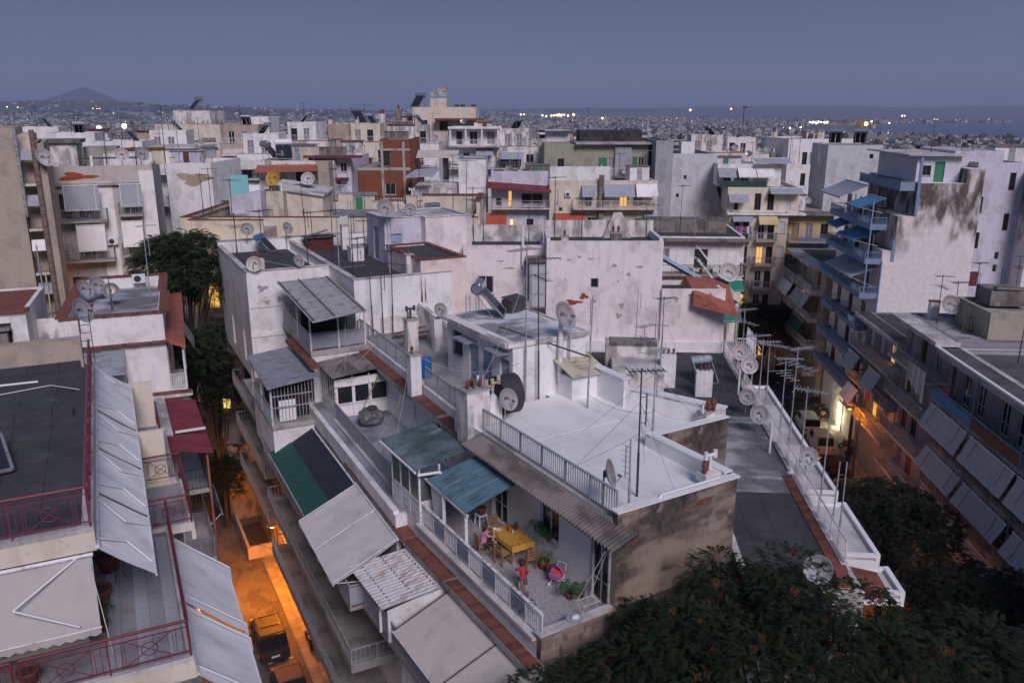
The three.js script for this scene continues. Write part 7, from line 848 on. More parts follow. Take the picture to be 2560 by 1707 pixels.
  // a lone pole with a lamp-like head
  single(W0, 'lattice_pole', 'tall dark pole with small head above the beige flats', 'pole', null, new G().tube([46, 24, -170], [46, 33.9, -170], .09, 6).box(45.8, 46.6, 33.6, 34, -170.2, -169.8), darkmetal);
}
{ // small stepped houses in the gaps before the crowd of roofs
  seed = 90210;
  [[-47, -106, 9, 9, 26.6, white, 8, 'white stepped house behind the roller-blind block'], [-57, -114, 10, 9, 27.4, cream, 14, 'cream stepped house left of the big cream house'], [-66, -122, 10, 9, 28, old, 16, 'old white stepped house far left behind the tall beige block'], [-46.5, -119, 8, 8, 27.6, lilac, 10, 'lilac stepped house below the big cream house'], [-33, -117, 8, 8, 27.2, white, 4, 'white stepped house between patched house and red awning house'], [-38.5, -126, 8, 8, 28.2, beige, 8, 'beige stepped house right below the big cream house'], [-29.6, -126, 7, 8, 28.6, old, -4, 'old white stepped house behind the red awning house'], [-20.6, -127, 7, 8, 28.4, cream, 2, 'cream stepped house behind the brick house'], [-13.4, -126, 5.6, 7, 28.2, white, 0, 'narrow white stepped house right behind the brick house'], [1.6, -131, 7, 8, 27.6, old, -6, 'old white stepped house behind the white corner building'], [21, -139, 8, 8, 26.2, white, -8, 'white stepped house behind the blank gable house'], [31.5, -133, 8, 8, 26.6, cream, -4, 'cream stepped house behind the beige apartments'], [40.5, -146, 8, 8, 25.8, pink, -10, 'pinkish stepped house behind the yellowish flats']].forEach(([x, z, w, d, y, m, a, l]) => {
    const fr = new Fr(x, z, a), t = thing(fr, 'stepped_house', l, 'building'), f = [], ff = [], n = Math.floor((w - .8) / 1.9); for (let k = 0; k < 3; k++) for (let i = 0; i < n; i++) f.push([.6 + i * 1.9, y - 2.8 - k * 3, rnd() < .5 ? .9 : 1.2, 2.0, rnd() < .08 ? 'y' : pick(['g', 'k', 'c', 's', 'b', 'g'])]);
    const F = block(t, { x: [-w / 2, w / 2], z: [-d / 2, d / 2], y: [0, y], wall: m, roof: concrete, par: .35, cop: pick([clay, paleconc, old]), f }); for (let k = 0; k < 3; k++) { balcony(F.f, .2, w - .2, y - 2.85 - k * 3, 1.2, { sp: .2, rail: pick([whitemetal, greymetal, darkmetal]), solid: k === 1 ? .5 : 0 }); if (rnd() < .8) awning(F.f, .5, w * rnd(.4, .8), y - .5 - k * 3, .2, 1.4, rnd(.6, 1.2), pick([awn, awngrey, awnbeige, awnred, awngrey]), { noarms: 1 }); }
    const uw = w * .6; for (let i = 0; i < 2; i++) ff.push([.5 + i * 1.8, y + .1, .9, 1.9, pick(['g', 'c', 'k'])]); block(t, { x: [-w / 2 + .4, -w / 2 + .4 + uw], z: [-d / 2 + .3, d / 2 - 2.4], y: [y, y + 2.7], wall: pick([white, old, m]), roof: felt, par: .2, f: ff }); railing(t, [[-w / 2 + .1, d / 2 - .1], [w / 2 - .1, d / 2 - .1]], y + .4, .7, whitemetal, { sp: .22 });
    antenna(fr, w * .3, y, -1, 4.6, 'TV aerial standing on a stepped house', 'aerials on the stepped houses', { kind: 1, dark: 1 }); antenna(fr, -w * .2, y + 2.7, -1, 3, 'TV aerial standing on a stepped house', 'aerials on the stepped houses', { kind: 0, dark: 1 }); heater(fr, -w * .1, y + 2.72, -.6, 'solar heater standing on a stepped house', 'heaters on the stepped houses', { yaw: rnd(6), tank: pick([chrome, greymetal]) }); dish(fr, w * .38, y, d * .3, 1, 'satellite dish standing on a stepped house', 'dishes on the stepped houses', { h: 1, yaw: rnd(-.5, .5) });
  });
}
// ---------------------------------------------------------------- crowd of apartment blocks behind
{
  const tones = [['white', white], ['white', white], ['cream', cream], ['old white', old], ['old white', old], ['lilac grey', lilac], ['beige', beige], ['grey', grey], ['pale pink', pink], ['tan', tan]];
  const inZone = (x, z, r) => solidZones.some(([a, b, q]) => Math.hypot(x - a, z - b) < q + r) || (z > -170 && Math.abs(x + z * .0) < 78 && z > -126 - Math.abs(x) * .15);
  let cnt = 0;
  for (let iz = 0; iz < 13; iz++) for (let ix = -17; ix <= 17; ix++) {
    const z = -128 - iz * 15 - (ix % 2) * 4, x = ix * 13.4 + (iz % 2) * 6 + rnd(-2, 2), D = -z; if (Math.abs(x) > D * .68 + 4 || inZone(x, z, 4.5)) continue;
    const w = rnd(7.5, 11.5), d = rnd(8, 12), y0 = terrain(x, z) - 2, [tn, tm] = pick(tones), fr = new Fr(x, z, rnd() < .5 ? rnd(-30, -18) : rnd(-8, 14)), near = D < 240, y1 = Math.round((26.2 - (D - 130) * .031 + rnd(-3.4, 3.0) - 6 * sm(.04, .3, x / D)) * 10) / 10;
    const t = thing(fr, 'apartment_block', `${tn} apartment block in the crowd of roofs behind the corner buildings`, 'building', `${tn} blocks in the crowd of roofs`), f = [], n = Math.floor(w / 2.6), fl = near ? 3 : 0;
    for (let k = 0; k < fl; k++) for (let i = 0; i < n; i++) if (rnd() < .82) f.push([.8 + i * 2.5, y1 - 2.85 - k * 3.1, rnd() < .5 ? 1.1 : 1.4, k % 2 || rnd() < .5 ? 2.1 : 1.3, rnd() < .06 ? 'y' : pick(['g', 'k', 'c', 's', 'g', 'b'])]);
    const fs = block(t, { x: [-w / 2, w / 2], z: [-d / 2, d / 2], y: [y0, y1], wall: tm, roof: pick([felt, concrete, paleconc, felt, scrub]), par: rnd(.3, .9), f, core: near ? 1 : 0, skip: 'b' });
    if (near) for (let k = 0; k < 3; k++) if (rnd() < .75) { const a = rnd(.2, w * .3); balcony(fs.f, a, rnd(w * .6, w - .2), y1 - 2.9 - k * 3.1, 1.3, { sp: .3, rail: pick([greymetal, whitemetal, darkmetal]), slab: pick([paleconc, tm]), solid: rnd() < .4 ? .8 : 0 }); if (rnd() < .5) awning(fs.f, a + .4, a + rnd(2.5, 4), y1 - .5 - k * 3.1, .2, 1.4, rnd(.6, 1.3), pick([awn, awngrey, awnbeige, awngrey, awnred, awnblue]), { noarms: 1, valance: 0 }); }
    if (!near) { const g = fs.f.G(); for (let k = 0; k < 5; k++) for (let i = 0; i < n; i++) if (rnd() < .8) g.box(.8 + i * 2.5, 2 + i * 2.5, y1 - 2.8 - k * 3.1, y1 - 1.3 - k * 3.1, .005, .04); if (g.p.length) tag(mesh('windows', g, glass, t), null, null, null, 'stuff'); const bb = fs.f.G(); for (let k = 0; k < 5; k++) if (rnd() < .6) bb.box(w * rnd(.05, .3), w * rnd(.6, .95), y1 - 3.1 - k * 3.1, y1 - 2.3 - k * 3.1, .01, 1.3); if (bb.p.length) tag(mesh('balcony_fronts', bb, pick([paleconc, tm, white]), t), null, null, null, 'stuff'); }
    const pw = rnd(3, 6), px = rnd(-w / 2 + .6, w / 2 - pw - .6), pz = rnd(-d / 2 + 1, 0), ph = rnd(2.2, 3.2); mesh('roof_house', new G().box(px, px + pw, y1, y1 + ph, pz, pz + rnd(2.5, 4.5)), pick([tm, white, old]), t); mesh('roof_house_slab', new G().box(px - .3, px + pw + .3, y1 + ph, y1 + ph + .18, pz - .3, pz + 4.8), pick([concrete, paleconc, clay]), t);
    if (rnd() < .3) mesh('roof_wall', new G().box(-w / 2 + .4, w * .1, y1, y1 + rnd(1, 2.2), -d * .3, -d * .3 + .3), pick([old, white, brickm, dim]), t);
    mesh('roof_chimneys', new G().box(w * .3, w * .3 + .6, y1, y1 + 1.6, 1, 1.6).box(-w * .36, -w * .36 + .6, y1, y1 + 1.3, -2, -1.4), pick([old, white, cream]), t).userData.kind = 'stuff';
    if (D < 330 && rnd() < .4) { const tank = pick([chrome, greymetal, whitepl]); heater(fr, rnd(-w * .3, w * .3), y1 + .02, d * rnd(.1, .35), 'solar heater on a roof in the crowd of apartment blocks', 'solar heaters on the far roofs', { k: rnd(1.1, 1.6), yaw: rnd(6), tank }); }
    for (let i = 0; i < (D < 170 ? 2 : rnd() < .6 ? 1 : 0); i++) antenna(fr, rnd(-w * .45, w * .45), y1 + .02, rnd(-d * .4, d * .45), rnd(3, 5.5), 'TV aerial on a roof in the crowd of apartment blocks', 'aerials on the far roofs', { kind: pick([0, 0, 1, 3]), dark: 1 });
    if (D < 220 && rnd() < .6) dish(fr, rnd(-w * .4, w * .4), y1 + .02, d * .42, 1.1, 'satellite dish on a roof in the crowd of apartment blocks', 'dishes on the far roofs', { h: 1.1, yaw: rnd(-.5, .5) });
    cnt++;
  }
  // the city further out: uncountable, small blocks down to the bay and up the slopes
  const m1 = [], c1 = [], ng = (() => { const a = new G().box(-.5, .5, 0, 1, -.5, .5).box(-.28, .2, 1, 1.12, -.3, .12).box(.3, .36, 1, 1.1, .1, .16).box(-.42, -.36, 1, 1.09, .3, .36), n0 = a.p.length / 3, w = new G(); w.box(-.47, .47, 1.001, 1.004, -.47, .47); for (let k = 0; k < 5; k++) for (let i = 0; i < 4; i++) { const y = .12 + k * .175, s = -.42 + i * .22; if ((k * 3 + i * 5) % 7 === 0) continue; w.box(s, s + .12, y, y + .1, .5, .505); w.box(s, s + .12, y, y + .1, -.505, -.5); w.box(.5, .505, y, y + .1, s, s + .12); w.box(-.505, -.5, y, y + .1, s, s + .12); } const n1 = w.p.length / 3, b = new G(); for (let k = 1; k < 5; k++) b.box(-.4, .3, .09 + k * .175, .13 + k * .175, .5, .6); a.p.push(...w.p, ...b.p); a.n.push(...w.n, ...b.n); a.t.push(...w.t, ...b.t); const g = a.build(), c = new Float32Array(a.p.length).fill(1); for (let i = n0 * 3; i < (n0 + n1) * 3; i++) c[i] = .16; g.setAttribute('color', new THREE.BufferAttribute(c, 3)); return g; })(), bg = new G().box(-.5, .5, 0, 1, -.5, .5).box(-.25, .2, 1, 1.13, -.3, .1).build(), ms = [], cs = [], col = new THREE.Color();
  const cityCol = () => { const k = rnd(); const v = k < .4 ? rnd(.26, .5) : k < .8 ? rnd(.14, .28) : rnd(.04, .1), w = rnd(-.06, .05); col.setRGB(v * (1 + .02 - w), v * .97, v * (.95 + w)); return col.clone(); };
  for (let r = 290; r < 9500; r *= 1 + Math.min(.036, 14 / r + .003)) { const st = Math.max(16.5, r * .0085), n = Math.floor(r * 1.3 / st); for (let i = 0; i < n; i++) { const az = -.66 + 1.32 * (i + rnd(.9)) / n, rr = r * (1 + rnd(-.012, .012)), x = Math.sin(az) * rr, z = -Math.cos(az) * rr; if (seaIn(x, z)) continue; const ty = terrain(x, z), far = rr > 6500; if (far && (ty > 15 && rnd() < .86 || fbm(x / 8000 + .5, z / 8000 + .5, 16, 61, 3) < .44)) continue; if (rr > 3200 && fbm(x / 6000 + .5, z / 6000 + .5, 20, 71, 2) < .38) continue; dummy.position.set(x, ty - 3, z); dummy.rotation.set(0, rnd(3), 0); const s = far ? .8 : 1; dummy.scale.set(rnd(9, 17) * (1 + r / 7000), (rnd(13, 25) + (rnd() < .05 ? 9 : 0)) * s, rnd(9, 15) * (1 + r / 9000)); dummy.updateMatrix(); (rr < 1700 ? m1 : ms).push(dummy.matrix.clone()); (rr < 1700 ? c1 : cs).push(cityCol()); } }
  tag(instanced('nearer_city', ng, M('nearer_city_walls', [1, 1, 1], null, .9, { vertexColors: true }), m1, c1), 'dense grey and white blocks of the city below the horizon', 'city', null, 'stuff');
  tag(instanced('distant_city', bg, M('distant_walls', [1, 1, 1], null), ms, cs), 'dense distant city of small pale blocks reaching to the bay', 'city', null, 'stuff');
  // dark groves between the distant houses
  const tr = [], tg2 = new THREE.IcosahedronGeometry(1, 1); { const p = tg2.attributes.position; for (let i = 0; i < p.count; i++) { const k = .7 + .5 * vnoise(p.getX(i) * 3 + 9, p.getY(i) * 3 + p.getZ(i) * 2 + 9, 32, 5); p.setXYZ(i, p.getX(i) * k, p.getY(i) * k, p.getZ(i) * k); } tg2.computeVertexNormals(); }
  for (let i = 0; i < 5200; i++) { const r = 420 * Math.pow(20, rnd()), az = rnd(-.66, .66), x = Math.sin(az) * r, z = -Math.cos(az) * r; if (seaIn(x, z) || r < 5000 && fbm(x / 3000 + .5, z / 3000 + .5, 30, 81, 3) < .5) continue; dummy.position.set(x, terrain(x, z) + 3, z); dummy.rotation.set(0, rnd(6), 0); dummy.scale.set(rnd(4, 9) * (1 + r / 2500), rnd(5, 9) * (1 + r / 9000), rnd(4, 9) * (1 + r / 2500)); dummy.updateMatrix(); tr.push(dummy.matrix.clone()); }
  tag(instanced('distant_groves', tg2, M('distant_leaf', [.03, .045, .03]), tr), 'dark groves of trees scattered through the distant city', 'trees', null, 'stuff');
  // city lights: small glowing lamps
  const lamp = new THREE.OctahedronGeometry(1, 1), put = (L, list, s) => { for (const [x, y, z] of list) { dummy.position.set(x, y, z); dummy.rotation.set(0, 0, 0); dummy.scale.setScalar(s * rnd(.7, 1.2)); dummy.updateMatrix(); L.push(dummy.matrix.clone()); } };
  const warm = [], wht = []; const xs = (a, z) => a.map(([x, y]) => [x, y, z]);
  put(warm, xs([[77, 6], [105, 6], [267, -2], [300, -8], [345, -4], [390, 1], [412, 4], [434, 1], [457, 4], [490, -4], [540, 6], [370, -2], [400, -6], [425, -4], [792, -26], [1560, 44], [1916, 54]], -7500), 9); put(wht, xs([[1604, -23], [1633, -25], [1650, -22], [1665, -24], [1683, -25], [1697, -25], [1640, -27], [1620, -24]], -4600), 6.5); put(warm, xs([[1908, -32]], -4600), 11); put(wht, xs([[1936, -20], [2033, -28], [1302, -52], [1448, -52], [1500, -54], [1557, -50]], -4600), 4.5); put(warm, xs([[4102, -13], [4129, -13], [4123, -58], [4414, -56], [4449, -52], [4477, -56], [4571, -60], [4672, -60], [4715, -58], [4784, -56], [5021, -52], [4334, -60]], -9000), 9); put(warm, xs([[-4590, 73], [-4472, 71], [-4377, 67], [-3713, 56], [-3678, 52], [-3654, 52], [-3502, 37], [-3467, 31], [-2970, 6], [-2923, -4], [-2876, -9], [-2829, -18], [-2663, -26], [-2586, 33], [-3798, 48]], -7600), 7); put(wht, [[-436, 16, -900], [-409, 18, -900]], 2.4); put(wht, [[-787, 2, -1500]], 2);
  for (let i = 0; i < 420; i++) { const r = 900 * Math.pow(9, rnd()), az = rnd(-.62, .6), x = Math.sin(az) * r, z = -Math.cos(az) * r; if (seaIn(x, z) || rnd() < (az > .2 ? .3 : 0)) continue; put(rnd() < .78 ? warm : wht, [[x, terrain(x, z) + rnd(14, 24), z]], r * .00034 * rnd(.5, 1.3)); }
  const gm = (k, c, e) => { const m = M(k, [.1, .1, .1]); m.emissive.setRGB(...c); m.emissiveIntensity = e; return m; };
  tag(instanced('warm_city_lights', lamp, gm('warm_lamp', [1, .62, .28], 5), warm), 'warm street lights glinting across the distant city', 'lights', null, 'stuff'); tag(instanced('white_city_lights', lamp, gm('white_lamp', [1, .95, .8], 6), wht), 'white floodlights glinting in the distant city', 'lights', null, 'stuff');
  // tower crane before the bay
  const cr = thing(W0, 'tower_crane', 'yellow tower crane standing before the bay', 'crane'), ym = M('crane_yellow', [.5, .28, .06], T.rust); const lattice = (a, b, w, n) => { const g = new G(); const A = V(...a), B = V(...b); const up = Math.abs(B.y - A.y) > 5; for (const s of [-1, 1]) for (const u of [-1, 1]) { const o = up ? V(s * w, 0, u * w) : V(0, s * w, u * w); const p = A.clone().add(o), q = B.clone().add(o); g.bar([p.x, p.y, p.z], [q.x, q.y, q.z], .3); } for (let i = 0; i < n; i++) { const p = A.clone().lerp(B, i / n), q = A.clone().lerp(B, (i + 1) / n), s = i % 2 ? 1 : -1, o = up ? V(s * w, 0, w) : V(0, s * w, w); g.bar([p.x + o.x, p.y + o.y, p.z + o.z], [q.x - o.x, q.y - o.y, q.z + o.z], .2); } return g; };
  mesh('mast', lattice([244, -12, -600], [244, 29.5, -600], .8, 18), ym, cr); mesh('jib', lattice([216, 24.6, -600], [256, 24.2, -600], .5, 20), ym, cr); mesh('cab', new G().box(244.8, 246.6, 22, 24, -601, -599), ym, cr); mesh('counterweight', new G().box(252, 255.5, 21.5, 24, -601, -599), concrete, cr); mesh('stay', new G().bar([244, 29, -600], [222, 24.8, -600], .12).bar([244, 29, -600], [255, 24.4, -600], .12), darkmetal, cr);
}
// ---------------------------------------------------------------- trees
{
  seed = 777;
  tree(W0, 'ailanthus_tree', 'big leafy tree with rusty seed clusters against the brown end wall', null, 8.0, .9, -20.9, { trunk: 14, r: .3, seeds: .03, ls: .55, clumps: [...clumpsOf(34, 5.6, 3.4, 3.6, .7, 1.5, 330, 14.6), [-8.3, 14.9, .9, 1.1, 360], [-7.2, 15.2, .5, 1.2, 360], [-5.8, 15.4, .2, 1.3, 360], [-6.2, 13.6, 1.0, 1.3, 300], [-7.4, 13.0, 1.4, 1.1, 220], [-4.8, 14.4, .8, 1.3, 300], [-3.6, 15.6, -1.4, 1.3, 300], [4.0, 15.2, .6, 1.6, 420], [5.2, 14, 1.2, 1.5, 380], [-1.4, 17.6, -2.6, 1.1, 240], [.5, 18.2, -1.6, 1.2, 260]] });
  tree(W0, 'ailanthus_tree', 'darker tree beyond the big leafy tree at the street corner', null, 17.6, 0, -25.5, { trunk: 11, r: .25, ls: .95, mat: leafM('dark_leaf', [.007, .014, .007]), clumps: clumpsOf(20, 4.2, 3.4, 3.2, 1.1, 1.6, 150, 11.2) });
  tree(W0, 'street_tree', 'dense dark street tree between flat roofs and grey apartments', null, 23.6, 0, -46.6, { trunk: 5, r: .25, ls: 1.1, mat: mats.dark_leaf, geo: leafB, clumps: clumpsOf(18, 3.4, 3.4, 4.2, 1.2, 1.7, 190, 6.6) });
  tree(W0, 'street_tree', 'lower dark street tree under the grey apartment balconies', null, 25.2, 0, -38.6, { trunk: 4.5, r: .22, ls: 1.2, mat: mats.dark_leaf, geo: leafB, clumps: clumpsOf(16, 3.2, 3.0, 3.6, 1.2, 1.7, 150, 5.6) });
  tree(W0, 'street_tree', 'dark tree lit from below at the far end of the street', null, 31.6, 0, -100, { trunk: 4, r: .22, ls: 1.5, mat: mats.dark_leaf, geo: leafB, clumps: clumpsOf(16, 3.0, 4.4, 3, 1.3, 1.8, 90, 5.4) }); tree(W0, 'street_tree', 'dark tree beside the beige apartment block entrance', null, 27, 0, -95.5, { trunk: 5, r: .2, ls: 1.5, mat: mats.dark_leaf, geo: leafB, clumps: clumpsOf(12, 2, 4.4, 2, 1.2, 1.6, 90, 6.4) });
  tree(W0, 'tall_tree', 'tall leafy tree between roller-blind flats and the cream building', null, -25.0, 0, -61.5, { trunk: 15, r: .3, ls: 1.1, mat: leafM('left_leaf', [.026, .05, .022]), clumps: [...clumpsOf(24, 2.9, 5.8, 2.6, 1.0, 1.5, 150, 18.6), ...clumpsOf(10, 2.0, 3, 2.2, 1.0, 1.4, 150, 13.8), ...[...Array(12)].map((_, i) => [Math.cos(i * 2.1) * 2.3, 16.2 + (i * 1.7) % 5.2, Math.sin(i * 2.1) * 2.1, 1.25, 230])] });
  tree(W0, 'tall_tree', 'dark ivy-like tree low in the gap beside cream balconies', null, -23.4, 0, -61.5, { trunk: 6, r: .2, ls: 1.0, mat: mats.dark_leaf, clumps: [...clumpsOf(12, 1.4, 4.4, 2.0, .9, 1.2, 150, 10), ...clumpsOf(10, 1.5, 3.4, 1.8, .9, 1.2, 150, 3.0)] });
  tree(W0, 'yard_tree', 'bushy tree under the sagging blue tarpaulin', null, 12.6, 0, -63.6, { trunk: 16, r: .15, ls: 1.0, geo: leafB, mat: leafM('left_leaf', [.026, .05, .022]), clumps: clumpsOf(10, 2.0, 1.7, 1.2, .8, 1.1, 300, 17.6) });
}
// ---------------------------------------------------------------- people
function sdfMesh(bones, lo, size, res, k) { // bones [a, ra, b, rb, colour]; smooth union, meshed on a grid
  const mc = new MarchingCubes(res, new THREE.MeshBasicMaterial(), false, false, 60000); mc.isolation = 0; const h = res / 2, f = mc.field;
  const dist = (p, B) => { const [a, ra, b, rb] = B, ab = [b[0] - a[0], b[1] - a[1], b[2] - a[2]], l2 = ab[0] ** 2 + ab[1] ** 2 + ab[2] ** 2 || 1e-9, t = Math.min(1, Math.max(0, ((p[0] - a[0]) * ab[0] + (p[1] - a[1]) * ab[1] + (p[2] - a[2]) * ab[2]) / l2)); return Math.hypot(p[0] - a[0] - ab[0] * t, p[1] - a[1] - ab[1] * t, p[2] - a[2] - ab[2] * t) - ra - (rb - ra) * t; };
  for (let z = 0; z < res; z++) for (let y = 0; y < res; y++) for (let x = 0; x < res; x++) { const p = [lo[0] + size * x / res, lo[1] + size * y / res, lo[2] + size * z / res]; let d = 1; for (const B of bones) { const e = dist(p, B), q = Math.max(0, Math.min(1, .5 + .5 * (e - d) / k)); d = e * (1 - q) + d * q - k * q * (1 - q); } f[z * res * res + y * res + x] = -d; }
  mc.update(); const n = mc.count, P = new Float32Array(n * 3), N = new Float32Array(n * 3), C = new Float32Array(n * 3);
  for (let i = 0; i < n; i++) { for (let j = 0; j < 3; j++) { P[i * 3 + j] = lo[j] + (mc.positionArray[i * 3 + j] + 1) * h / res * size; N[i * 3 + j] = mc.normalArray[i * 3 + j]; } let bd = 9, bc = null; for (const B of bones) { const e = dist([P[i * 3], P[i * 3 + 1], P[i * 3 + 2]], B); if (e < bd) { bd = e; bc = B[4]; } } C.set(bc, i * 3); }
  const g = new THREE.BufferGeometry(); g.setAttribute('position', new THREE.BufferAttribute(P, 3)); g.setAttribute('normal', new THREE.BufferAttribute(N, 3)); g.setAttribute('color', new THREE.BufferAttribute(C, 3)); return g;
}
const joinGeo = list => { const n = list.reduce((a, g) => a + g.attributes.position.count, 0), g = new THREE.BufferGeometry(); for (const k of ['position', 'normal', 'color']) { const A = new Float32Array(n * 3); let o = 0; for (const q of list) { A.set(q.attributes[k].array, o); o += q.attributes[k].array.length; } g.setAttribute(k, new THREE.BufferAttribute(A, 3)); } return g; };
const skin = [.40, .24, .17];
function handBones(w, dir, up, s = 1) { // palm and five bent fingers from wrist w along dir
  const D = V(...dir).normalize(), U = V(...up).normalize(), S = D.clone().cross(U).normalize(), at = (a, b, c) => { const q = V(...w).addScaledVector(D, a * s).addScaledVector(S, b * s).addScaledVector(U, c * s); return [q.x, q.y, q.z]; }, L = [[at(0, 0, 0), .024 * s, at(.05, 0, 0), .03 * s, skin], [at(.03, .018, 0), .018 * s, at(.075, .026, 0), .014 * s, skin], [at(.03, -.018, 0), .018 * s, at(.075, -.026, 0), .014 * s, skin]];
  [[.028, .065], [.01, .075], [-.009, .07], [-.027, .055]].forEach(([b, l]) => { L.push([at(.075, b, 0), .009 * s, at(.075 + l * .55, b * 1.1, -.012), .008 * s, skin], [at(.075 + l * .55, b * 1.1, -.012), .008 * s, at(.075 + l * .8, b * 1.1, -.045), .007 * s, skin]); }); L.push([at(.02, .03, 0), .011 * s, at(.05, .06, -.015), .009 * s, skin], [at(.05, .06, -.015), .009 * s, at(.08, .062, -.03), .008 * s, skin]); return L;
}
function person(fr, x, y, z, turn, label, J, hair, hands) {
  const t = thing(fr, 'person', label, 'person', null, x, y, z, turn), gs = [sdfMesh(J.bones, J.lo, J.size, 80, .035)]; for (const h of hands) gs.push(sdfMesh(handBones(...h), [h[0][0] - .13, h[0][1] - .13, h[0][2] - .13], .26, 44, .008));
  mesh('body', joinGeo(gs), M('person_surface', [1, 1, 1], null, .8, { vertexColors: true }), t); const hg = sdfMesh(hair.map(b => [...b, [.03, .02, .015]]), J.hlo, .5, 44, .02); mesh('hair', hg, M('dark_hair', [.025, .016, .012], null, .6), t); return t;
}
{
  const pk = [.50, .20, .30], bk = [.02, .02, .022], bones = [[[0, .52, -.02], .135, [0, .66, .0], .115, pk], [[0, .66, 0], .115, [0, .9, .06], .125, pk], [[-.1, .93, .06], .07, [.1, .93, .06], .07, pk], [[0, .98, .09], .05, [0, 1.06, .13], .045, skin], [[0, 1.12, .15], .085, [0, 1.2, .14], .09, skin], [[0, 1.13, .235], .014, [0, 1.15, .25], .012, skin], [[-.085, 1.14, .14], .018, [-.09, 1.17, .135], .015, skin], [[.085, 1.14, .14], .018, [.09, 1.17, .135], .015, skin]];
  for (const s of [-1, 1]) bones.push([[s * .085, .5, 0], .105, [s * .11, .5, .3], .08, bk], [[s * .11, .5, .28], .075, [s * .11, .5, .43], .06, skin], [[s * .11, .5, .43], .058, [s * .1, .1, .36], .038, skin], [[s * .1, .06, .34], .038, [s * .11, .035, .48], .03, skin], [[s * .165, .93, .06], .058, [s * .19, .86, .12], .05, pk], [[s * .19, .86, .12], .046, [s * .2, .79, .36], .037, skin], [[s * .2, .79, .36], .037, [s * .07, 1.0, .37], .026, skin]);
  person(MF, .66, 17.005, -5.6, Math.PI / 2 - .1, 'seated woman in pink sleeveless top and black shorts at the table', { bones, lo: [-.7, -.06, -.5], size: 1.4, hlo: [-.25, .95, -.15] }, [[[0, 1.2, .11], .1, [0, 1.16, .06], .1], [[0, 1.1, .05], .07, [0, 1.0, .02], .05], [[0, 1.24, .02], .055, [0, 1.22, -.02], .05]], [[[-.07, 1.0, .37], [.3, .8, -.3], [0, .4, 1], .95], [[.07, 1.0, .37], [-.3, .8, -.3], [0, .4, 1], .95]]);
  const rd = [.42, .025, .04], gr = [.07, .075, .09], cb = [[[0, .58, 0], .1, [0, .78, .07], .1, rd], [[0, .78, .07], .1, [0, .86, .1], .1, rd], [[-.08, .87, .1], .055, [.08, .87, .1], .055, rd], [[0, .9, .12], .04, [0, .97, .15], .038, skin], [[0, 1.02, .17], .075, [0, 1.09, .16], .08, skin], [[0, 1.03, .245], .012, [0, 1.045, .26], .01, skin], [[-.075, 1.04, .16], .015, [-.08, 1.06, .155], .013, skin], [[.075, 1.04, .16], .015, [.08, 1.06, .155], .013, skin],
    [[.07, .56, .0], .085, [.08, .44, .18], .07, gr], [[.08, .44, .18], .055, [.08, .4, .24], .05, skin], [[.08, .4, .24], .05, [.08, .1, .16], .033, skin], [[.08, .05, .15], .035, [.08, .035, .28], .028, gr], [[-.07, .56, .0], .085, [-.08, .38, -.06], .07, gr], [[-.08, .38, -.06], .055, [-.08, .32, -.08], .05, skin], [[-.08, .32, -.08], .05, [-.08, .2, -.36], .033, skin], [[-.08, .2, -.38], .035, [-.08, .1, -.44], .028, gr],
    [[.135, .86, .1], .048, [.19, .79, .2], .042, rd], [[.19, .79, .2], .036, [.24, .84, .36], .03, skin], [[.24, .84, .36], .03, [.24, .98, .44], .023, skin], [[-.135, .86, .1], .048, [-.2, .74, .02], .042, rd], [[-.2, .74, .02], .036, [-.22, .62, -.04], .03, skin], [[-.22, .62, -.04], .03, [-.24, .6, .12], .023, skin]];
  person(MF, .62, 17.005, -2.75, Math.PI * .9, 'running child in red shirt and grey shorts on the terrace', { bones: cb, lo: [-.65, -.06, -.65], size: 1.3, hlo: [-.25, .85, -.1] }, [[[0, 1.09, .14], .085, [0, 1.05, .1], .085]], [[[.24, .98, .44], [0, 1, .3], [1, 0, 0], .75], [[-.24, .6, .12], [0, 0, 1], [0, 1, 0], .75]]);
  { const t = single(MF, 'toy_ball', 'turquoise toy ball held beside the running child', 'ball', null, new THREE.SphereGeometry(.12, 24, 16), M('turquoise_rubber', [.05, .34, .42], null, .5), .88, 17.6, -3.0); }
}
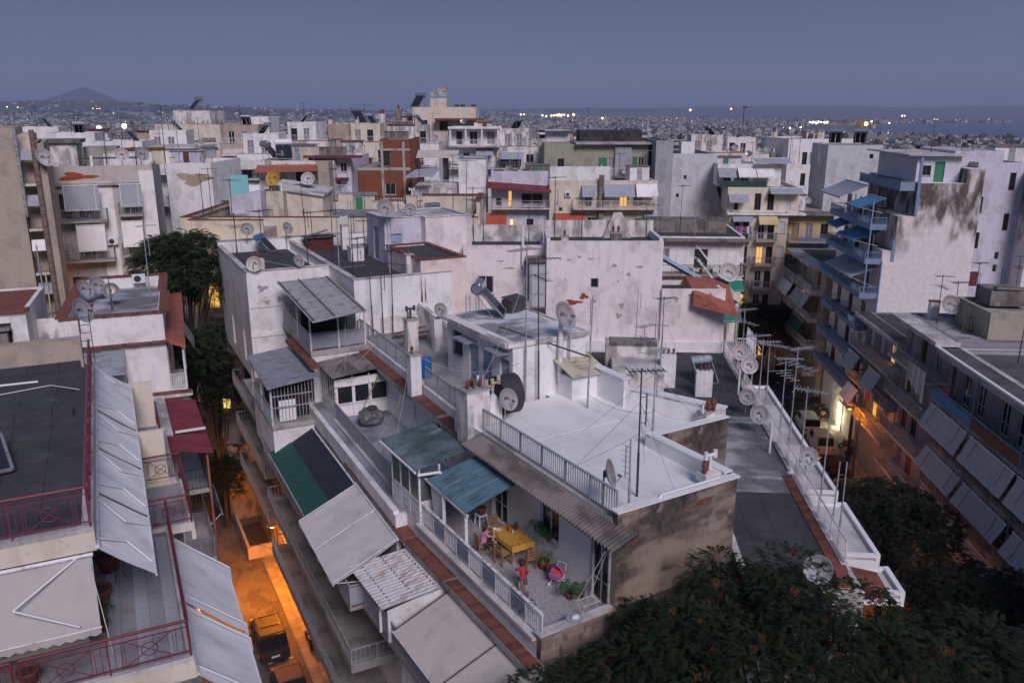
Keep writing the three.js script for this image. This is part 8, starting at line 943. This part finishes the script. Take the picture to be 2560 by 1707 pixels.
// ---------------------------------------------------------------- terrace furniture
{
  const tb = thing(MF, 'dining_table', 'wooden dining table on the terrace under a yellow cloth', 'table', null, 1.66, 17.005, -5.2); mesh('top', new G().box(-.46, .46, .7, .735, -.8, .8), wood, tb); for (const [x, z] of [[-.4, -.7], [.4, -.7], [-.4, .7], [.4, .7]]) mesh('leg', new G().box(x - .03, x + .03, 0, .7, z - .03, z + .03), wood, tb);
  const ct = tex(512, 1.9, (u, v) => { const n = vnoise(u * 22, v * 22, 22, 91), gx = (u * 7) % 1, gy = (v * 7) % 1, k = vnoise(Math.floor(u * 7) * 3.3, Math.floor(v * 7) * 5.1, 64, 93), sq = Math.abs(gx - .5) < .26 && Math.abs(gy - .5) < .24 && k > .45, rim = sq && (Math.abs(gx - .5) > .19 || Math.abs(gy - .5) > .17); return rim ? [.62, .04, .02] : sq ? lerp3([.75, .12, .03], [.8, .3, .08], n) : lerp3([.72, .42, .06], [.62, .34, .05], n); });
  const cl = new G(); cl.sheet((u, v) => { const x = -.66 + 1.32 * u, z = -1.02 + 2.04 * v, ox = Math.max(0, Math.abs(x) - .47), oz = Math.max(0, Math.abs(z) - .81), d = Math.hypot(ox, oz); return [Math.sign(x) * (Math.min(Math.abs(x), .475) + ox * .12), .742 - Math.min(d, .3) * .95, Math.sign(z) * (Math.min(Math.abs(z), .815) + oz * .12) + .015 * Math.sin(x * 18) * (d > 0 ? 1 : 0)]; }, 44, 60, -.003); single(MF, 'tablecloth', 'yellow tablecloth printed with red squares on the terrace table', 'tablecloth', null, cl, M('printed_cloth', [.75, .75, .75], ct), 1.66, 17.005, -5.2);
  const chair = (x, z, turn, label) => { const t = thing(MF, 'dining_chair', label, 'chair', null, x, 17.005, z, turn); mesh('seat', new G().box(-.21, .21, .42, .46, -.2, .22), M('woven_seat', [.40, .26, .11], T.wood), t); for (const [a, b] of [[-.19, .2], [.19, .2]]) mesh('leg', new G().box(a - .02, a + .02, 0, .42, b - .02, b + .02), wood, t); for (const a of [-.19, .19]) mesh('leg', new G().bar([a, 0, -.2], [a, .9, -.26], .04), wood, t); mesh('stretcher', new G().bar([-.19, .2, .2], [.19, .2, .2], .025).bar([-.19, .22, -.2], [-.19, .22, .2], .025).bar([.19, .22, -.2], [.19, .22, .2], .025), wood, t); for (const y of [.58, .7, .84]) mesh('back_slat', new G().bar([-.19, y, -.24], [.19, y, -.24], .02, .07), wood, t); };
  chair(.66, -5.66, Math.PI / 2 - .1, 'wooden chair with woven seat under the seated woman'); chair(.98, -4.75, Math.PI / 2 + .25, 'empty wooden chair drawn up beside the woman'); chair(1.62, -3.98, Math.PI, 'empty wooden chair at the near end of table'); chair(1.75, -6.55, .1, 'wooden chair at the far end of table by the glass door');
  const onT = (n, l, c, g, m, x, z, y = 17.757) => single(MF, n, l, c, null, g, m, x, y, z);
  onT('white_plate', 'white plate at the woman\'s end of the table', 'plate', new G().tube([0, 0, 0], [0, .02, 0], .06, 18, .11), whitepl, 1.42, -5.8); onT('drinking_glass', 'clear glass standing mid table', 'glass', new G().tube([0, 0, 0], [0, .13, 0], .03, 12, .036), M('tumbler', [.5, .52, .55], null, .1), 1.75, -5.3); onT('bottle', 'dark sauce bottle standing by the glass', 'bottle', new G().tube([0, 0, 0], [0, .16, 0], .03, 12).tube([0, .16, 0], [0, .23, 0], .03, 12, .012), M('sauce', [.25, .03, .02], null, .3), 1.7, -5.55); onT('paper_napkin', 'crumpled white napkin on the table edge', 'napkin', new G().hexa([[-.08, 0, .06], [.08, 0, .05], [.07, 0, -.06], [-.07, 0, -.05], [-.07, .03, .05], [.08, .02, .05], [.06, .035, -.05], [-.07, .02, -.05]]), M('paper', [.85, .84, .8]), 1.32, -5.95);
  potPlant(MF, 2.0, 17.757, -5.5, 'spiky green plant in a clay pot on the table', { k: .09, n: 34, l: .3, blade: 1, lc: [.06, .13, .05], lk: 'spiky_leaf' });
  { const t = thing(MF, 'plastic_stool', 'white plastic stool behind the woman', 'stool', null, 1.75, 17.005, -7.75); mesh('seat', new G().box(-.2, .2, .42, .46, -.2, .2), whitepl, t); for (const [x, z] of [[-.17, -.17], [.17, -.17], [-.17, .17], [.17, .17]]) mesh('leg', new G().bar([x * 1.15, 0, z * 1.15], [x, .42, z], .045), whitepl, t); } potPlant(MF, 1.75, 17.47, -7.75, 'wide clay pot standing on the white stool', { k: .2 });
  potPlant(MF, 2.1, 17.005, -3.7, 'tall clay pot with pale yellow flowers by the white wall', { k: .22, n: 26, l: .34, lc: [.16, .19, .06], lk: 'pale_leaf' }); potPlant(MF, 2.1, 17.005, -3.12, 'empty clay pot between flowers and pink toy pram', { k: .22 }); potPlant(MF, 1.8, 17.005, -1.62, 'sprawling green plant in a low pot near the glass door', { k: .15, n: 60, l: .36 }); potPlant(MF, 2.18, 17.005, -1.5, 'small upright plant in a clay pot at the door frame', { k: .13, n: 18, l: .3 }); potPlant(MF, -.1, 17.13, -1.5, 'thin dark plant growing behind the white railing', { k: .1, n: 12, l: .35, lk: 'dark_leaf' });
  for (let i = 0; i < 3; i++) potPlant(MF, 2.32, 18.03, -4.55 + i * .42, ['trailing plant at the far end of the window sill', 'bushy plant in the middle of window sill', 'pale plant at the near end of window sill'][i], { k: .11, n: 30, l: .26 });
  { const t = thing(MF, 'toy_pram', 'pink toy pram standing on the terrace', 'toy', null, 1.9, 17.005, -2.55, .4), pm = M('pink_plastic', [.55, .14, .32], null, .5); mesh('basket', new G().hexa([[-.2, .28, .16], [.2, .28, .16], [.2, .28, -.16], [-.2, .28, -.16], [-.26, .5, .2], [.26, .5, .2], [.26, .5, -.2], [-.26, .5, -.2]]), pm, t); const hd = new THREE.SphereGeometry(.24, 18, 10, 0, Math.PI, 0, Math.PI / 1.6); hd.rotateY(Math.PI / 2).translate(-.05, .5, 0); mesh('hood', hd, M('pink_plastic_hood', [.55, .14, .32], null, .5, { side: THREE.DoubleSide }), t); mesh('frame', new G().path([[-.24, .06, .17], [.2, .3, .17], [.34, .72, .17], [.34, .72, -.17], [.2, .3, -.17], [-.24, .06, -.17]], .014, 6).path([[.24, .06, .17], [-.2, .32, .17]], .014, 6).path([[.24, .06, -.17], [-.2, .32, -.17]], .014, 6), whitepl, t); for (const [x, z] of [[-.24, .18], [.24, .18], [-.24, -.18], [.24, -.18]]) mesh('wheel', new G().tube([x, .06, z - .02], [x, .06, z + .02], .06, 14), whitepl, t); mesh('doll_bedding', new G().box(-.18, .2, .46, .55, -.14, .14), M('doll_cloth', [.6, .1, .1]), t); }
  { const t = thing(MF, 'tray', 'dark oval tray with white cloths on the low parapet', 'tray', null, .95, 17.345, -.12); const g = new G(); g.tube([0, 0, 0], [0, .05, 0], .24, 20, .28); mesh('dish', g, greymetal, t); mesh('cloths', new THREE.IcosahedronGeometry(.14, 2).scale(1.1, .55, .8).translate(.02, .09, 0), clothM[0], t); }
  { const t = thing(MF, 'drying_rack', 'low white wire drying rack by the glass door', 'rack', null, 1.8, 17.005, -.55), g = new G(); for (let i = 0; i < 7; i++) g.bar([-.35 + i * .115, .5, -.2], [-.35 + i * .115, .5, .2], .008); g.bar([-.36, .5, -.2], [.36, .5, -.2], .014).bar([-.36, .5, .2], [.36, .5, .2], .014); for (const x of [-.34, .34]) g.bar([x, 0, -.2], [x, .5, .2], .014).bar([x, 0, .2], [x, .5, -.2], .014); mesh('wires', g, whitemetal, t); }
  single(MF, 'guy_rope', 'pale rope stretched from the eaves to the parapet', 'rope', null, new G().wire([1.6, 19.9, .5], [.5, 17.35, -.1], .02, .012), M('pale_cable', [.45, .44, .44])); single(MF, 'guy_rope', 'pale rope stretched from the roof corner over eaves', 'rope', null, new G().wire([2.7, 20.7, -.1], [1.2, 17.4, -.1], .05, .012), mats.pale_cable);
}
// ---------------------------------------------------------------- vehicles
function car(fr, x, z, turn, label, paint, o = {}) {
  const t = thing(fr, o.name || 'parked_car', label, o.cat || 'car', o.group, x, .012, z, turn), L = o.L || 4.2, W = o.W || 1.72, H = o.H || 1.45, gh = o.van ? 1.0 : .86, hood = o.van ? .5 : o.suv ? 1.0 : 1.05, tail = o.van || o.suv ? .06 : .55; // front towards +z
  const ext = (pts, w, bev) => { const s = new THREE.Shape(pts.map(p => new THREE.Vector2(p[0], p[1]))), g = new THREE.ExtrudeGeometry(s, { depth: w - 2 * bev, bevelEnabled: true, bevelSize: bev, bevelThickness: bev, bevelSegments: 3, steps: 1 }); g.translate(0, 0, -w / 2 + bev); g.rotateY(-Math.PI / 2); return g; };
  const f = L / 2, b = -L / 2, wr = o.wr || .31;
  mesh('body', ext([[b + .08, .3], [b + .5, .24], [f - .5, .24], [f - .06, .32], [f - .08, .62], [f - .25, gh - .12], [f - hood, gh], [b + .12, gh + .02], [b + .06, .7]], W, .07), paint, t);
  const cab = [[f - hood + .02, gh - .06], [f - hood - (o.van ? .5 : .72), H - .05], [b + tail + .35, H - .04], [b + tail * .4 + .12, gh - .05]]; mesh('cabin_glass', ext(cab, W - .16, .05), glass, t); mesh('roof', ext([[cab[1][0] - .02, H - .07], [cab[1][0] - .14, H - .005], [cab[2][0] + .14, H], [cab[2][0] + .0, H - .06]], W - .2, .05), paint, t);
  for (const s of [-1, 1]) { const w = s * (W / 2 - .085); for (const q of [.02, .45, .98]) { const xt = cab[1][0] + (cab[2][0] - cab[1][0]) * q, xb = cab[0][0] + (cab[3][0] - cab[0][0]) * q; mesh('pillar', new G().bar([w, gh, xb], [w * .97, H - .06, xt], .07, .05), paint, t); } if (o.van) mesh('side_panel', new G().box(Math.min(w, w * .98), Math.max(w, w * .98) + .01, gh, H - .05, cab[3][0] + .1, cab[1][0] - 1.2), paint, t); } 
  for (const s of [-1, 1]) for (const e of [f - .78, b + .75]) { const w = mesh('wheel', new G().tube([s * (W / 2 - .2), wr, e], [s * (W / 2 + .01), wr, e], wr, 20), rubber, t); mesh('rim', new G().tube([s * (W / 2 + .012), wr, e], [s * (W / 2 + .02), wr, e], wr * .62, 14), galv, w); }
  for (const s of [-1, 1]) { mesh('headlight', new G().box(s * W * .36 - .14, s * W * .36 + .14, .58, .72, f - .16, f - .02), M('lamp_glass', [.5, .5, .5], null, .1), t); mesh('tail_light', new G().box(s * W * .41 - .09, s * W * .41 + .09, .68, .9, b - .02, b + .14), M('tail_red', [.25, .01, .01], null, .2), t); mesh('mirror', new G().box(s * (W / 2 + .02) - .07, s * (W / 2 + .02) + .07, gh + .02, gh + .14, f - hood - .3, f - hood - .18), paint, t); }
  mesh('number_plate', new G().box(-.26, .26, .5, .61, b - .03, b + .02), whitepl, t); mesh('bumper', new G().box(-W / 2 + .05, W / 2 - .05, .3, .44, b - .05, b + .05).box(-W / 2 + .05, W / 2 - .05, .3, .44, f - .08, f + .03), o.bump || paint, t);
  if (o.rack) mesh('roof_rack', new G().bar([-.6, H + .08, -1], [-.6, H + .08, .6], .04).bar([.6, H + .08, -1], [.6, H + .08, .6], .04).bar([-.6, H + .08, -.8], [.6, H + .08, -.8], .04).bar([-.6, H + .08, .4], [.6, H + .08, .4], .04), darkmetal, t); return t;
}
const paintM = (k, c) => { if (mats[k]) return mats[k]; const m = new THREE.MeshPhysicalMaterial({ roughness: .6, specularIntensity: .45 }); m.color.setRGB(...c); m.name = k; return mats[k] = m; };
car(MB, -3.35, -19.6, Math.PI, 'dark off-road car with roof rack parked below the white awning', paintM('dark_paint', [.03, .028, .028]), { suv: 1, H: 1.8, L: 4.4, W: 1.8, wr: .36, rack: 1, bump: blackpl }); car(MB, -3.2, -14.6, Math.PI, 'dark blue car parked behind the off-road car', paintM('navy_paint', [.02, .03, .07]), {});
{ const t = thing(MB, 'motorcycle', 'black motorcycle on the narrow left pavement', 'motorcycle', null, -1.1, .15, -18.2, Math.PI); moto(t, darkmetal); }
function moto(t, body) { for (const z of [-.6, .62]) { const w = new THREE.TorusGeometry(.26, .07, 8, 20); w.rotateY(Math.PI / 2).translate(0, .31, z); mesh('wheel', w, rubber, t); } mesh('frame', new G().bar([0, .32, -.6], [0, .6, -.1], .1, .16).bar([0, .35, .3], [0, .4, -.4], .2, .2), darkmetal, t); mesh('tank', new THREE.SphereGeometry(.2, 14, 10).scale(.7, .75, 1.2).translate(0, .75, .12), body, t); mesh('seat', new G().hexa([[-.12, .68, -.05], [.12, .68, -.05], [.1, .74, -.75], [-.1, .74, -.75], [-.11, .78, -.05], [.11, .78, -.05], [.09, .84, -.75], [-.09, .84, -.75]]), blackpl, t); mesh('fork', new G().bar([-.07, .31, .62], [-.07, .95, .36], .04).bar([.07, .31, .62], [.07, .95, .36], .04).bar([-.34, .98, .3], [.34, .98, .3], .03), galv, t); mesh('headlight', new THREE.SphereGeometry(.09, 12, 8).translate(0, .85, .46), chrome, t); mesh('fairing', new G().hexa([[-.16, .5, .35], [.16, .5, .35], [.16, .5, .2], [-.16, .5, .2], [-.2, .88, .42], [.2, .88, .42], [.18, .88, .2], [-.18, .88, .2]]), body, t); }
{
  const wp = paintM('white_paint', [.62, .62, .62]), ob = paintM('pale_van_paint', [.55, .50, .44]), bk = paintM('black_paint', [.02, .02, .022]), bl = paintM('blue_paint', [.02, .035, .12]), sv = paintM('silver_paint', [.26, .27, .29]);
  car(RS, 13.6, -54.6, Math.PI, 'white hatchback van parked opposite the lit doorway', wp, { van: 1, H: 1.75, L: 4.3, name: 'parked_van', cat: 'van' }); car(RS, 13.5, -49.2, Math.PI, 'pale delivery van with twin rear windows behind white van', ob, { van: 1, H: 1.85, L: 4.1, name: 'parked_van', cat: 'van' }); car(RS, 13.4, -43.9, Math.PI, 'black hatchback parked behind the pale delivery van', bk, {}); car(RS, 13.3, -38.6, Math.PI, 'silver car parked under the dark street tree', sv, {}); car(RS, 13.6, -60.2, Math.PI, 'black car parked ahead of the white van', bk, { H: 1.5 }); car(RS, 13.6, -65.4, Math.PI, 'dark blue car parked below the stacked balconies', bl, {}); car(RS, 13.6, -71, Math.PI, 'black car parked before the orange-lit crossing', bk, {}); car(RS, 3.6, -60, 0, 'silver car parked on the near kerb of the right-hand street', sv, {}); car(RS, 12, -84, Math.PI / 2, 'dark car crossing at the end of right-hand street', bk, {});
  [[16.2, -57.6, 'yellow scooter leaning by the lit doorway', [.45, .30, .03]], [16.3, -58.7, 'dark scooter second from the lit doorway', [.03, .03, .035]], [16.2, -60, 'red scooter third from the lit doorway', [.28, .02, .02]], [16.2, -49.4, 'red motorbike parked under the orange balcony', [.3, .03, .03]], [16.3, -47.6, 'pink and blue motorbike beside the utility pole', [.2, .06, .16]], [16.2, -62.6, 'black motorbike parked under the stacked balconies', [.02, .02, .02]]].forEach(([x, z, l, c], i) => { const t = thing(RS, 'motorcycle', l, 'motorcycle', null, x, .15, z, -Math.PI / 2 + .3); moto(t, M('moto_paint_' + 'abcdef'[i], c, null, .35)); });
}
// ---------------------------------------------------------------- lamps that are lit
const sodium = new THREE.Color(1, .26, .012), sodM = glow('sodium_lamp', [1, .45, .06], 9);
function streetLamp(fr, x, y, z, k, label, o = {}) { // bracket lamp: arm, housing, glowing glass with a light just under it
  const t = thing(fr, 'street_lamp', label, 'street lamp', o.group, x, o.pole ? 0 : y - .5, z, o.turn || 0), b = o.pole ? y : .5; if (o.pole) mesh('pole', new G().tube([-.9, 0, 0], [-.9, b + .1, 0], .09, 10, .06), o.wood ? brown : galv, t);
  mesh('arm', new G().path([[o.pole ? -.9 : .9, b + .1, 0], [0, b + .18, 0]], .035, 8), galv, t); const h = new THREE.SphereGeometry(.3, 18, 8, 0, Math.PI * 2, 0, Math.PI / 2).scale(1.3, .45, .8).translate(0, b + .06, 0); mesh('housing', h, M('lamp_housing', [.4, .4, .38], null, .5, { side: THREE.DoubleSide }), t); mesh('bulb', new THREE.SphereGeometry(.12, 14, 10).scale(1.4, .7, 1).translate(0, b, 0), o.mat || sodM, t);
  const l = new THREE.PointLight(o.col || sodium, k, 0, 2); l.position.set(0, b - .22, 0); l.castShadow = true; l.shadow.radius = 6; t.add(l); return t;
}
streetLamp(MB, -1.75, 5.6, -24.6, 430, 'glowing orange wall lamp over the narrow left street');
streetLamp(RS, 13.6, 7.0, -42.0, 32, 'glowing orange lamp on a dark wooden pole before weathered balconies', { pole: 1, wood: 1, turn: Math.PI }); { const t = thing(RS, 'utility_pole', 'tall dark wooden utility pole before the weathered flats', 'pole', null, 14.9, 0, -45); mesh('post', new G().tube([0, 0, 0], [0, 10.5, 0], .17, 10, .12), M('creosote', [.03, .022, .018], T.wood), t); mesh('crossarm', new G().bar([-.6, 9.8, 0], [.6, 9.8, 0], .1), mats.creosote, t); }
streetLamp(RS, 12.6, 6.5, -76, 190, 'glowing orange street lamp at the far end of the street', { pole: 1 }); streetLamp(RS, 9.4, 4.6, -36, 30, 'orange street lamp hidden among the dark street trees', { pole: 1 }); streetLamp(W0, -27.4, 21.6, -63.4, 18, 'yellow lamp glowing through leaves of the tall tree', { col: new THREE.Color(1, .7, .2) }); streetLamp(RS, 9.5, 3.4, -21.5, 25, 'orange lamp glinting below trees at the street corner', { pole: 1 });
{ // lit doorway
  const t = thing(RS, 'lit_doorway', 'tall shop doorway glowing warm white onto the pavement', 'doorway'); mesh('glow_panel', new G().box(16.84, 16.88, .16, 3.1, -55.3, -54.05), litwhite, t); mesh('door_frame', new G().box(16.8, 16.9, .13, 3.2, -55.4, -55.3).box(16.8, 16.9, .13, 3.2, -54.05, -53.95).box(16.8, 16.9, 3.1, 3.2, -55.3, -54.05).box(16.82, 16.9, 1.45, 1.52, -55.3, -54.05), whitemetal, t); mesh('door_handle', new G().bar([16.8, 1.0, -54.3], [16.8, 1.4, -54.3], .04), galv, t);
  const l = new THREE.PointLight(new THREE.Color(1, .82, .48), 20, 0, 2); l.position.set(16.1, 1.9, -54.7); l.castShadow = true; l.shadow.radius = 20; t.add(l); mesh('threshold', new G().box(16.2, 16.84, .13, .2, -55.6, -53.8), paleconc, t);
}
// low walled ramp in the left street
{ const t = thing(MB, 'ramp_wall', 'low rendered wall round a sunken ramp in the left street', 'wall'); mesh('end_wall', new G().box(-2.45, -.7, 0, 1.0, -31.1, -30.85), M('ramp_render', [.42, .36, .28], T.plaster), t); mesh('side_wall', new G().box(-2.65, -2.45, 0, 1.0, -37, -30.85), mats.ramp_render, t); mesh('ramp_pit', new G().box(-2.44, -.7, .013, .02, -36.8, -31.12), inside, t); mesh('back_house', new G().box(-2.8, 1, 0, 8, -44, -38), dim, t); }  // flat dark sheet on the ground paints the shade of the sunken ramp
single(W0, 'street_cable', 'black cable slung across the narrow left street', 'cable', null, new G().wire([-14.6, 6.4, -46.5], [-18.6, 8.6, -46.5], .3, .02), darkmetal); single(MB, 'street_rail', 'yellow-lit steel rail along the narrow pavement', 'railing', null, new G().bar([-.75, 1.0, -26], [-.75, 1.0, -20], .04).bar([-.75, .13, -26], [-.75, 1.0, -26], .04).bar([-.75, .13, -23], [-.75, 1.0, -23], .04).bar([-.75, .13, -20], [-.75, 1.0, -20], .04), whitemetal);
for (const g of groups) recentre(g);
renderer.render(scene, camera);
